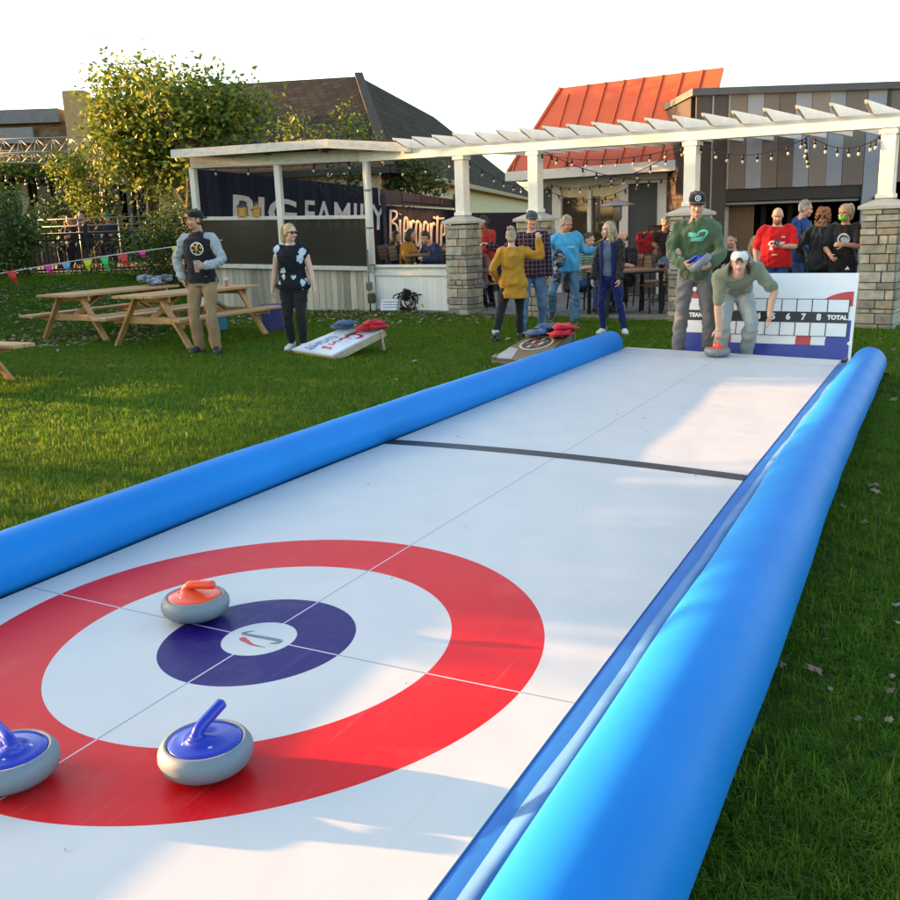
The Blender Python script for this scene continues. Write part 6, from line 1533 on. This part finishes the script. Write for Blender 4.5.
# ---- patio tables, chairs, heater
BLKM = mat('black_powder_coat', (.014, .014, .015), .45, .2); TEAK = wood_mat('teak_slats', (.26, .155, .075), (.16, .09, .04), .8, .6)
def patio_table(label, c, rz, sx=.75, sy=.75, h=.74):
    t = thing('patio_table', label, 'table', c, rz, 'patio tables')
    mb = MB(); mb.box((0, 0, h-.02), (sx, sy, .035)); mb.build('table_top', TEAK, t, local=True, bevel=.005); mb = MB(); mb.box((0, 0, h-.05), (sx-.06, sy-.06, .03)); mb.build('apron', BLKM, t, local=True)
    for a in (-1, 1):
        for b in (-1, 1): mb = MB(); mb.box((a*(sx/2-.05), b*(sy/2-.05), (h-.06)/2), (.05, .05, h-.06)); mb.build('leg', BLKM, t, local=True)
    return t
def chair_proto():
    t = thing('patio_chair', 'chair', 'chair')
    for a in (-1, 1):
        mb = MB(); mb.tube([(a*.20, -.2, 0), (a*.19, -.19, .44)], .013, 8); mb.build('leg', BLKM, t, True, local=True)
        mb = MB(); mb.tube(catmull([(a*.20, .24, 0), (a*.19, .19, .44), (a*.19, .24, .70), (a*.185, .28, .90)], 4), .013, 8); mb.build('leg', BLKM, t, True, local=True)
        mb = MB(); mb.tube([(a*.195, -.195, .20), (a*.195, .215, .20)], .009, 6); mb.build('side_rail', BLKM, t, True, local=True)
    mb = MB(); mb.tube([(-.185, .28, .90), (.185, .28, .90)], .013, 8); mb.build('top_rail', BLKM, t, True, local=True)
    mb = MB()
    for i in range(5): mb.box((0, -.17+.085*i, .45), (.40, .076, .022))
    mb.build('seat', TEAK, t, local=True, bevel=.004)
    mb = MB()
    for i in range(4): z = .64+.075*i; mb.box((0, .225+.05*(z-.6)/.3+.006, z), (.355, .016, .066))
    mb.build('backrest', TEAK, t, local=True, bevel=.003); return t
tb = at(640, 0, 16.2); tbx = V((gp(637, 319, .05)+gp(652, 313, .05)))/2
t1 = at(622, 271, 16.1); patio_table('wood topped patio table between the balding man and empty chair', V((t1.x+.05, 16.1, .05)), .30, 1.1, .75)
chair = chair_proto(); first = [True]
def put_chair(label, x, y, rz, z=.05):
    c = chair if first[0] else copy_tree(chair); first[0] = False; c.location = (x, y, z); c.rotation_euler = (0, 0, rz); c['label'] = label; c['group'] = 'patio chairs'; return c
# chair faces -Y at rz=0
p = at(652, 300, 16.2); put_chair('empty slatted patio chair on the right of the wood table', p.x+.06, 16.2, -1.35)
p = at(649, 290, 17.3); put_chair('empty slatted patio chair with its back to the far red jacket', p.x, 17.3, .25)
p = at(626, 290, 17.0); put_chair('patio chair under the balding man in the black shirt', p.x-.02, 16.95, -.9, .10)
p = at(585, 290, 16.7); put_chair('patio chair under the person in green stripes', p.x, 16.72, .6, .10)
p = at(404, 250, 19.7); put_chair('patio chair under the woman in the mustard sweater by the script sign', p.x, 19.65, 1.15, .33)
p = at(436, 250, 19.4); put_chair('patio chair under the man in the navy jacket by the script sign', p.x, 19.35, -.95, .33)
p = at(478, 260, 18.1); put_chair('patio chair under the person in mauve', p.x, 18.05, -.6, .05)
p = at(492, 262, 18.2); put_chair('empty patio chair between the pillar and the mustard sweater woman', p.x, 18.2, .3, .05)
p = at(672, 290, 18.4); put_chair('patio chair at the far table left of the green hoodie man', p.x, 18.2, -2.4, .05)
p = at(686, 290, 17.6); put_chair('patio chair right behind the green hoodie man', p.x, 17.4, 2.6, .05)
p = at(664, 290, 19.1); c = put_chair('tall chair under the grey haired man in the dark shirt', p.x, 19.1, .45, .05); c.scale = (1, 1, 1.55)
p = at(752, 290, 16.3); put_chair('patio chair under the long haired blond woman', p.x, 16.3, .5, .05); p = at(733, 290, 16.1); put_chair('patio chair under the person in the black top behind bending man', p.x, 16.1, -.3, .05)
p = at(393, 250, 20.5); put_chair('patio chair under the person with long black hair', p.x, 20.5, .9, .33)
for px_, lb_ in ((70, 'left'), (83, 'middle'), (107, 'right')):
    p = at(px_, 240, 25.2); c = put_chair({'left': 'tall chair under the first dark haired diner beyond the fence', 'middle': 'tall chair under the diner in brown beyond the fence', 'right': 'tall chair under the diner in the green hat beyond the fence'}[lb_], p.x, 25.2, 0, .82); c.scale = (1, 1, 1.4)
p = at(419, 256, 19.5); patio_table('small dark table under the white script sign', V((p.x, 19.3, .33)), .4, .6, .6)
p = at(684, 275, 18.0); patio_table('far patio table behind the green hoodie man', V((p.x, 18.0, .05)), .2)
p = at(655, 245, 18.7); lump('hung_jacket', 'crimson jacket hung on the chair of the grey haired man', 'jacket', V((at(648, 0, 18.8).x, 18.85, .92)), (.17, .09, .38), cloth('crimson_fleece', (.33, .015, .02)), 9, 9)
ht = thing('patio_heater', 'tall black and silver patio heater in front of the dark wall panel', 'patio heater', V((at(617, 280, 18.6).x, 18.6, .05))); L_ = ht.location
STL = mat('brushed_steel', (.42, .38, .33), .35, .9)
zt_ = at(617, 202, 18.6).z-.05
mb = MB(); mb.lathe([(.20, 0), (.22, .03), (.21, .32), (.16, .40), (.05, .42)], L_, 20); mb.build('base', BLKM, ht, 'auto'); mb = MB(); mb.lathe([(.03, .40), (.03, zt_-.36)], L_, 12); mb.build('pole', BLKM, ht, 'auto')
mb = MB(); mb.lathe([(.05, zt_-.36), (.085, zt_-.30), (.085, zt_-.08), (.05, zt_-.06)], L_, 18); mb.build('burner', STL, ht, 'auto'); mb = MB(); mb.lathe([(.0, zt_+.04), (.20, zt_), (.34, zt_-.055), (.345, zt_-.075), (.33, zt_-.065), (.19, zt_-.02), (.0, zt_+.02)], L_, 28); mb.build('reflector', STL, ht, True)
# ---- lanterns, downpipe, cable box
for i, (px, lab) in enumerate(((243, 'taller black and gold lantern on the porch rail'), (257, 'squatter gold lantern on the porch rail'))):
    b = pf(px, 216.6, -.01); t = thing('lantern', lab, 'lantern', b, AN2, 'lanterns on the porch rail'); s_ = 1.0 if i == 0 else .85; GOLD = mat('brass', (.38, .22, .05), .35, .8)
    mb = MB(); mb.box((0, 0, .012), (.17*s_, .17*s_, .024)); mb.build('base', GOLD, t, local=True); mb = MB()
    for a in (-1, 1):
        for c in (-1, 1): mb.box((a*.07*s_, c*.07*s_, .10*s_), (.018, .018, .17*s_))
    mb.build('frame', GOLD, t, local=True); mb = MB(); mb.box((0, 0, .10*s_), (.125*s_, .125*s_, .16*s_)); mb.build('panes', mat('amber_glass', (.45, .24, .05), .2), t, local=True)
    mb = MB(); mb.lathe([(.125*s_, .185*s_), (.07*s_, .25*s_), (.03, .27*s_), (.03, .29*s_), (0, .29*s_)], n=4, M=Matrix.Rotation(R(45), 3, 'Z')); mb.build('roof', BLKM if i == 0 else GOLD, t, local=True)
    mb = MB(); mb.tube([(.035*math.cos(R(a)), 0, .30*s_+.035*math.sin(R(a))) for a in range(0, 181, 20)], .006, 6); mb.build('ring', GOLD, t, True, local=True)
dp = thing('downpipe', 'white downpipe on the porch post beside the white panel wall', 'downpipe', fx(373)-PN*.10); b = fx(373)-PN*.12
mb = MB(); mb.tube([b+ZU*(zb), b+ZU*.75], .04, 12); mb.build('pipe', WTRIM, dp, True)
mb = MB(); 
for z_ in (.9, 1.6, 2.3): mb.box(b+ZU*z_, (.10, .10, .03), rz=math.atan2(PU.y, PU.x))
mb.build('bracket', mat('grey_metal', (.16, .16, .17), .4, .5), dp)
eb = thing('outlet_box', 'grey electrical outlet boxes and conduit at the foot of the porch post', 'outlet', fx(371)-PN*.16); b = fx(371)-PN*.16
mb = MB(); mb.box(b+ZU*.50, (.11, .07, .16), rz=math.atan2(PU.y, PU.x)); mb.build('box', mat('grey_metal', (.16, .16, .17), .4, .5), eb, bevel=.01); mb = MB(); mb.box(b+ZU*.26+PU*.05, (.15, .10, .18), rz=math.atan2(PU.y, PU.x)); mb.build('box', mat('dark_olive_plastic', (.05, .05, .035), .6), eb, bevel=.02)
mb = MB(); mb.box(b+ZU*.37+PU*.05-PN*.02, (.12, .10, .03), rz=math.atan2(PU.y, PU.x)); mb.build('lid', mat('yellow_plastic', (.45, .30, .05), .5), eb, bevel=.008); mb = MB(); mb.tube([b+ZU*-.02, b+ZU*1.2], .016, 8); mb.build('conduit', mat('grey_metal', (.16, .16, .17), .4, .5), eb, True)
b = fx(397)-PN*.32; fl = thing('floodlight', 'white floodlight box on the grass before the white panel wall', 'floodlight', b); mb = MB(); mb.box(b+V((0, 0, .14)), (.34, .14, .24), M=Euler((R(-28), 0, -.35)).to_matrix()); mb.build('housing', mat('white_metal', (.62, .62, .60), .4), fl, bevel=.012)
mb = MB()
for i in range(4): mb.box(b+V((.02*0, -.075+.012*0, .07+.05*i))+V((0, -.035+.026*i, 0)), (.31, .02, .012), M=Euler((R(-28), 0, -.35)).to_matrix())
mb.build('cooling_fin', mat('grey_metal', (.16, .16, .17), .4, .5), fl)
cbx = thing('cable_coil', 'tangled black power cables coiled beside the white floodlight', 'cables', b+V((.25, .05, 0))); g = random.Random(3)
for i in range(5):
    c = b+V((.22+.05*i, .06, .22)); pts = [c+V((.16*math.cos(a)+g.uniform(-.02, .02), g.uniform(-.05, .05), .15*math.sin(a)+g.uniform(-.03, .03))) for a in np.linspace(0, 6.6, 14)]; mb = MB(); mb.tube(catmull(pts, 4), .013, 7); mb.build('cable', BLKM, cbx, True)
mb = MB(); mb.tube(catmull([b+V((.35, 0, .28)), b+V((.6, -.02, .34)), b+V((.75, -.05, .2)), b+V((.78, -.08, .02)), b+V((.7, -.1, .012))], 6), .013, 7); mb.build('cable', BLKM, cbx, True)
mb = MB(); mb.box(b+V((.30, .04, .34)), (.14, .1, .22), M=Euler((.2, .3, .4)).to_matrix()); mb.build('power_block', BLKM, cbx, bevel=.015); mb = MB(); mb.tube([b+V((.60, -.03, .16)), b+V((.63, -.04, .10))], .022, 8); mb.build('plug', mat('yellow_plug', (.55, .5, .05), .5), cbx)

# ---- bunting
bn = thing('bunting', 'string of coloured pennants hanging across behind the picnic tables', 'bunting', at(90, 262, 17.2)); BY = 17.2
cd = [at(x, y, BY) for x, y in ((-60, 283), (0, 273.5), (40, 266.5), (80, 260), (120, 254), (150, 250), (190, 244.5), (222, 240))]; mb = MB(); mb.tube(catmull(cd, 5), .008, 6); mb.build('cord', mat('white_cord', (.6, .6, .58), .8), bn)
for (x0, x1, y0, x2, y2), c, nm in (((5, 16, 270.8, 18, 285), (.52, .03, .03), 'red'), ((42, 52, 265, 54, 275), (.55, .03, .22), 'pink'), ((61, 70.5, 263, 70, 272.5), (.10, .30, .50), 'sky'), ((83, 92, 259.8, 90, 271), (.55, .50, .03), 'yellow'), ((99.5, 108, 257.3, 110, 271.5), (.03, .40, .10), 'green'), ((117, 127, 254.6, 129, 267), (.55, .04, .05), 'red'), ((138, 146, 251.3, 145, 258), (.58, .04, .25), 'pink'), ((170.7, 178, 246.3, 178.5, 256), (.50, .52, .04), 'yellow')):
    a, b, c2 = at(x0, y0+.4, BY), at(x1, y0-.6, BY), at(x2-1.5, y2, BY); d2 = at(x2, y2-.6, BY); mb = MB(); mm = a.lerp(c2, .5)+V((0, -.02, 0)); m2 = b.lerp(d2, .5)+V((0, -.035, 0))
    mb.add([a, b, m2, mm, d2+V((0, .02, 0)), c2+V((0, .02, 0))], [(0, 1, 2, 3), (3, 2, 4, 5)]); o = mb.build('pennant', mat('pennant_'+nm, c, .6), bn); md = o.modifiers.new('s', 'SOLIDIFY'); md.thickness = .003

# ---- string lights
bm_ = MB(); bm_.tube([(0, 0, 0), (0, 0, -.075)], .017, 8); n1 = len(bm_.f); bm_.cur = 1; bm_.ball((0, 0, -.100), (.020, .020, .028), None, 10, 7)
BULB = bm_.mesh('bulb'); BULB.polygons.foreach_set('use_smooth', [True]*len(BULB.polygons)); BULB.materials.append(BLKM); BULB.materials.append(mat('frosted_bulb', (.55, .52, .44), .25, var=.03))
def lights(label, a, b, sag, n, sc=1.0):
    a, b = V(a), V(b); t = thing('string_lights', label, 'string lights', a.lerp(b, .5)-ZU*sag, group='festoon strings'); pts = [a.lerp(b, i/24)-ZU*sag*4*(i/24)*(1-i/24) for i in range(25)]
    mb = MB(); mb.tube(pts, .007, 6); mb.build('cable', BLKM, t, True)
    for i in range(n):
        f = (i+.5)/n; o = bpy.data.objects.new('bulb', BULB); col.objects.link(o); o.parent = t; p = a.lerp(b, f)-ZU*sag*4*f*(1-f); o.location = WM[t].inverted() @ p; o.scale = (sc,)*3; o.rotation_euler = (rng.uniform(-.25, .25), rng.uniform(-.25, .25), 0)
BM = lambda x, off=0.0, z=BZ0-.02: fx(x, off)+ZU*(z+rise(fx(x)))
lights('festoon string sagging from the third post to the cable cluster', BM(693), BM(806), .22, 8); lights('festoon string sagging from the cable cluster to the right pillar', BM(806), BM(883), .20, 7)
c = BM(802); lights('short festoon tail hanging down in a cluster over the bay', c, c+V((.05, .02, -.36)), 0, 5); c = BM(884); lights('short festoon tail beside the right post', c+V((-.08, 0, 0)), c+V((-.22, 0, -.16)), .0, 2)
lights('festoon string along the front beam between second and third post', BM(536), BM(691), .18, 10); lights('festoon string from the second post back to the window lintel', BM(545), gxz(690, 2.42, -.2), .25, 11)
lights('festoon string crossing from third post back to left window', BM(688), gxz(548, 2.40, -.2), .28, 12); lights('festoon string slung low before the left windows', gxz(545, 2.30, -.3), gxz(640, 2.36, -.3), .30, 10); lights('festoon string from first pillar post back to the window corner', BM(466), gxz(552, 2.35, -.2), .22, 9)
lights('festoon string over the porch opening', pf(200, 168, .1), pf(366, 160, .1), .05, 5, 1.15); lights('festoon string from porch to first pillar post', fx(373)+ZU*(zb-.1), BM(463), .1, 4)
lights('festoon string before the restaurant windows', at(-20, 164, 26.5), at(60, 172, 26.5), .25, 8, 1.5); lights('festoon string looping to the truss tower', at(20, 176, 26), at(98, 180, 26), .2, 7, 1.5); lights('festoon string from truss tower to the old tree', at(99, 178, 25.8), at(150, 182, 25), .15, 5, 1.5)

# ---- fallen leaves
DRY = mat('dry_leaf', (.17, .10, .06), .8, var=.35, vs=12); DRY2 = mat('pale_dry_leaf', (.24, .175, .115), .8, var=.25, vs=12)
def leaf_proto(m):
    out = [(0, -.55), (.10, -.34), (.30, -.30), (.28, -.08), (.40, .12), (.20, .20), (.05, .48), (-.14, .26), (-.30, .22), (-.28, -.02), (-.34, -.22), (-.12, -.34)]
    mb = MB(); vs = [(0, 0, .10)]+[(x, y, .10*abs(x)*2+.12*math.sin(7*x+5*y)) for x, y in out]; n = len(out); mb.add(vs, [(0, i+1, (i+1) % n+1) for i in range(n)]); me = mb.mesh('dry_leaf'); me.materials.append(m); return me
LM = [leaf_proto(DRY), leaf_proto(DRY2)]
def dry_leaf(x, y, s_, k, lab, px=True):
    p = gp(x, y, .03); o = bpy.data.objects.new('dry_leaf', LM[k]); col.objects.link(o); o.location = (p.x, p.y, terrain(p.x, p.y)+.035); o.rotation_euler = (rng.uniform(-.4, .4), rng.uniform(-.4, .4), rng.uniform(0, 6.28)); s_ *= .85; o.scale = (s_, s_, s_*.8); tag(o, lab, 'leaf', 'dry leaves on the grass')
dry_leaf(814, 671, .085, 0, 'large torn brown dry leaf on the grass right of the blue tube'); dry_leaf(782, 666, .05, 1, 'small pale dry leaf touching the right blue tube')
for x, y, s_, k in ((873, 486, .10, 0), (876, 492, .08, 1), (897, 606, .07, 1), (898, 624, .05, 1), (864, 523, .06, 0), (843, 507, .06, 0), (890, 692, .05, 0), (892, 677, .04, 1), (889, 721, .05, 1), (830, 690, .03, 1), (893, 400, .12, 1), (886, 375, .12, 1), (868, 348, .12, 1), (826, 640, .03, 0), (858, 720, .035, 0), (893, 350, .12, 0)): dry_leaf(x, y, s_, k, 'small dry leaf lying loose on the shaded grass along the right edge')
# wood chips and leaf litter around the far tables and along the porch
r = np.random.default_rng(9); PTS = []
for (x0, x1, y0, y1, n) in ((-11, -4.6, 14.2, 20.5, 2600), (-6, -1, 16.8, 20.3, 900), (-2, 1, 15.8, 18.4, 420), (-8, 3, 9, 16, 80), (4.5, 9, 4, 13, 50)):
    q = np.stack([r.uniform(x0, x1, n), r.uniform(y0, y1, n)], 1); PTS.append(q)
q = np.concatenate(PTS); ok = ~in_poly_(q[:, 0], q[:, 1]); q = q[ok]; m = len(q); s_ = r.uniform(.025, .06, m); th = r.uniform(0, 6.28, m); z = np.array([terrain(a, b) for a, b in q])+.035
dx, dy = np.cos(th)*s_, np.sin(th)*s_; tz = r.uniform(-.02, .02, m)
v = np.stack([np.stack([q[:, 0]+dx, q[:, 1]+dy, z+tz], 1), np.stack([q[:, 0]-dy*.5, q[:, 1]+dx*.5, z+.012], 1), np.stack([q[:, 0]-dx, q[:, 1]-dy, z-tz], 1), np.stack([q[:, 0]+dy*.5, q[:, 1]-dx*.5, z], 1)], 1).reshape(-1, 3)
i = np.arange(m)*4; f = np.stack([i, i+1, i+2, i+3], 1)
me = tri_mesh('leaf_litter', v, f, np.repeat(r.uniform(0, 1, m), 4)); o = link(me, 'leaf_litter', leaf_mat('litter', [(0, (.10, .07, .04)), (.6, (.21, .155, .10)), (1, (.38, .32, .25))], .8, .1)); o['kind'] = 'stuff'; o['label'] = 'dry leaves and wood chips scattered on the lawn'

# grass clippings and crumbs of dry leaf carried on to the lane
q = np.stack([r.uniform(-1.5, 8.4, 45), r.uniform(-1.28, 1.28, 45)], 1); v = []
for a_, s0 in q:
    p = lane(a_, s0, .004); L_ = r.uniform(.004, .014); t_ = r.uniform(0, 6.28); d_ = V((math.cos(t_), math.sin(t_), 0))*L_; n_ = V((-d_.y, d_.x, 0))*r.uniform(.10, .35)
    v += [p+d_, p+n_+ZU*.004, p-d_, p-n_]
v = np.array([tuple(p) for p in v]); i = np.arange(len(v)//4)*4; f = np.stack([i, i+1, i+2, i+3], 1)
o = link(tri_mesh('grass_clippings', v, f, np.repeat(r.uniform(0, 1, len(i)), 4)), 'grass_clippings', leaf_mat('clippings', [(0, (.05, .09, .015)), (.5, (.12, .10, .04)), (1, (.22, .17, .10))], .8, .1)); o['kind'] = 'stuff'; o['label'] = 'grass clippings and leaf crumbs on the white lane'
# ------------------------------------------------------------ grass
def in_poly(x, y, P):
    c = np.zeros(len(x), bool); n = len(P)
    for i in range(n):
        x0, y0 = P[i]; x1, y1 = P[(i+1) % n]
        h = ((y0 > y) != (y1 > y)) & (x < (x1-x0)*(y-y0)/(y1-y0+1e-12)+x0); c ^= h
    return c
def grass_mat():
    t = NT('grass_blades'); pos = t.node('ShaderNodeNewGeometry').outputs['Position']
    a = t.node('ShaderNodeAttribute', attribute_name='tone').outputs['Fac']
    n = t.noise(.55, pos, 4); n2 = t.noise(3.2, pos, 3)
    c = t.ramp(a, [(0, (.052, .140, .006)), (.45, (.110, .250, .012)), (.85, (.20, .36, .022)), (.97, (.34, .30, .06))])
    c = t.mix(t.math('MULTIPLY', t.ramp(n, [(.42, (0, 0, 0)), (.72, (1, 1, 1))]), .55), c, (.20, .23, .014))
    c = t.mix(t.math('MULTIPLY', n2, .30), c, (.045, .10, .008))
    n3 = t.noise(11, pos, 3, .6)
    c = t.mix(t.math('MULTIPLY', t.ramp(n3, [(.40, (1, 1, 1)), (.62, (0, 0, 0))]), .6), c, (.036, .105, .006))
    c = t.mix(t.math('MULTIPLY', t.ramp(t.noise(6, pos, 3, .6), [(.56, (0, 0, 0)), (.72, (1, 1, 1))]), .45), c, (.25, .31, .03))
    t.base(c, .55, spec=.12)
    tr = t.node('ShaderNodeBsdfTranslucent'); t.l.new(c, tr.inputs[0])
    mx = t.node('ShaderNodeMixShader'); mx.inputs[0].default_value = .5
    t.l.new(t.b.outputs[0], mx.inputs[1]); t.l.new(tr.outputs[0], mx.inputs[2]); t.l.new(mx.outputs[0], t.out.inputs[0])
    return t.m
def patch(seed, n, half, hmin, hmax, wid):
    r = np.random.default_rng(seed)
    b = r.uniform(-half, half, (n, 2)); h = r.uniform(hmin, hmax, n)*r.choice([1, 1, 1, 1.5], n); th = r.uniform(0, 6.283, n)
    lean = r.uniform(.15, 1.7, n); wd = wid*r.uniform(.6, 1.3, n)
    dx, dy = np.cos(th), np.sin(th); sx, sy = -dy, dx
    base = np.stack([b[:, 0], b[:, 1], np.full(n, -.004)], 1)
    S = np.stack([sx, sy, np.zeros(n)], 1)*wd[:, None]/2; D = np.stack([dx, dy, np.zeros(n)], 1)
    Z = np.array([0, 0, 1.0])
    mid = base+D*(h*lean*.30)[:, None]+Z*(h*np.maximum(.40, .66-.14*lean))[:, None]; tip = base+D*(h*lean*.85)[:, None]+Z*(h*np.maximum(.22, 1-.45*lean))[:, None]
    v = np.stack([base-S, base+S, mid+S*.75, mid-S*.75, tip], 1).reshape(-1, 3)
    i = np.arange(n)*5
    f = np.concatenate([np.stack([i, i+1, i+2], 1), np.stack([i, i+2, i+3], 1), np.stack([i+3, i+2, i+4], 1)])
    return tri_mesh('grass_patch', v, f, np.repeat(r.uniform(0, 1, n), 5))
GRASS = grass_mat()
def grass_area(name, region, cell, seed, pargs, nvar=3):
    r = np.random.default_rng(seed); x0, x1, y0, y1 = region
    gx, gy = np.meshgrid(np.arange(x0, x1, cell), np.arange(y0, y1, cell)); x = gx.ravel(); y = gy.ravel()
    x = x+r.uniform(-.5, .5, len(x))*cell; y = y+r.uniform(-.5, .5, len(y))*cell
    keep = (np.abs(x)-.6 < y*.56+2.6) & GRASS_OK(x, y)
    x, y = x[keep], y[keep]
    z = np.array([terrain(a, b) for a, b in zip(x, y)])
    me = bpy.data.meshes.new(name); me.vertices.add(len(x)); me.vertices.foreach_set('co', np.stack([x, y, z], 1).astype(np.float32).ravel())
    at_ = me.attributes.new('rz', 'FLOAT', 'POINT'); at_.data.foreach_set('value', r.uniform(0, 6.283, len(x)).astype(np.float32))
    at_ = me.attributes.new('sc', 'FLOAT', 'POINT'); at_.data.foreach_set('value', (r.uniform(.6, 1.45, len(x))).astype(np.float32))
    at_ = me.attributes.new('pick', 'INT', 'POINT'); at_.data.foreach_set('value', r.integers(0, nvar, len(x)).astype(np.int32))
    o = bpy.data.objects.new(name, me); col.objects.link(o); o['kind'] = 'stuff'; o['label'] = 'short green lawn grass'
    ng = bpy.data.node_groups.new(name+'_scatter', 'GeometryNodeTree')
    ng.interface.new_socket('Geometry', in_out='INPUT', socket_type='NodeSocketGeometry')
    ng.interface.new_socket('Geometry', in_out='OUTPUT', socket_type='NodeSocketGeometry')
    N, L = ng.nodes, ng.links
    gi, go = N.new('NodeGroupInput'), N.new('NodeGroupOutput')
    g2 = N.new('GeometryNodeGeometryToInstance')
    for k_ in range(nvar):
        pm = patch(seed*10+k_, *pargs); po = bpy.data.objects.new('grass_patch', pm); pm.materials.append(GRASS)
        oi = N.new('GeometryNodeObjectInfo'); oi.inputs['Object'].default_value = po
        L.new(oi.outputs['Geometry'], g2.inputs[0])
    ip = N.new('GeometryNodeInstanceOnPoints'); ip.inputs['Pick Instance'].default_value = True
    def attr(nm, ty):
        a = N.new('GeometryNodeInputNamedAttribute'); a.data_type = ty; a.inputs[0].default_value = nm
        return [q for q in a.outputs if q.enabled and q.name == 'Attribute'][0]
    cx_ = N.new('ShaderNodeCombineXYZ'); L.new(attr('rz', 'FLOAT'), cx_.inputs[2])
    L.new(gi.outputs[0], ip.inputs['Points']); L.new(g2.outputs[0], ip.inputs['Instance'])
    L.new(attr('pick', 'INT'), ip.inputs['Instance Index']); L.new(cx_.outputs[0], ip.inputs['Rotation'])
    L.new(attr('sc', 'FLOAT'), ip.inputs['Scale']); L.new(ip.outputs[0], go.inputs[0])
    md = o.modifiers.new('scatter', 'NODES'); md.node_group = ng
    return o
_lp = [lane(a, -HW-.22) for a in np.linspace(-3.6, 8.6, 20)]+[lane(a, HW+.46) for a in np.linspace(8.6, -3.6, 20)]
_lp = [(p.x, p.y) for p in _lp]
_pp = [(PAT0+PU*-20).xy, (PAT0+PU*20).xy, (PAT0+PU*20+PN*30).xy, (PAT0+PU*-20+PN*30).xy]
def GRASS_OK(x, y):
    ok = ~in_poly(x, y, _lp) & ~in_poly(x, y, [tuple(p) for p in _pp])
    ok |= (x < -4.6) & (y < 23.3) & (y > 15)
    return ok
grass_area('near_grass', (-8, 8, .6, 8.0), .12, 3, (260, .14, .020, .052, .0034))
grass_area('far_grass', (-14, 14, 8.0, 25), .19, 4, (220, .2, .020, .050, .0055))
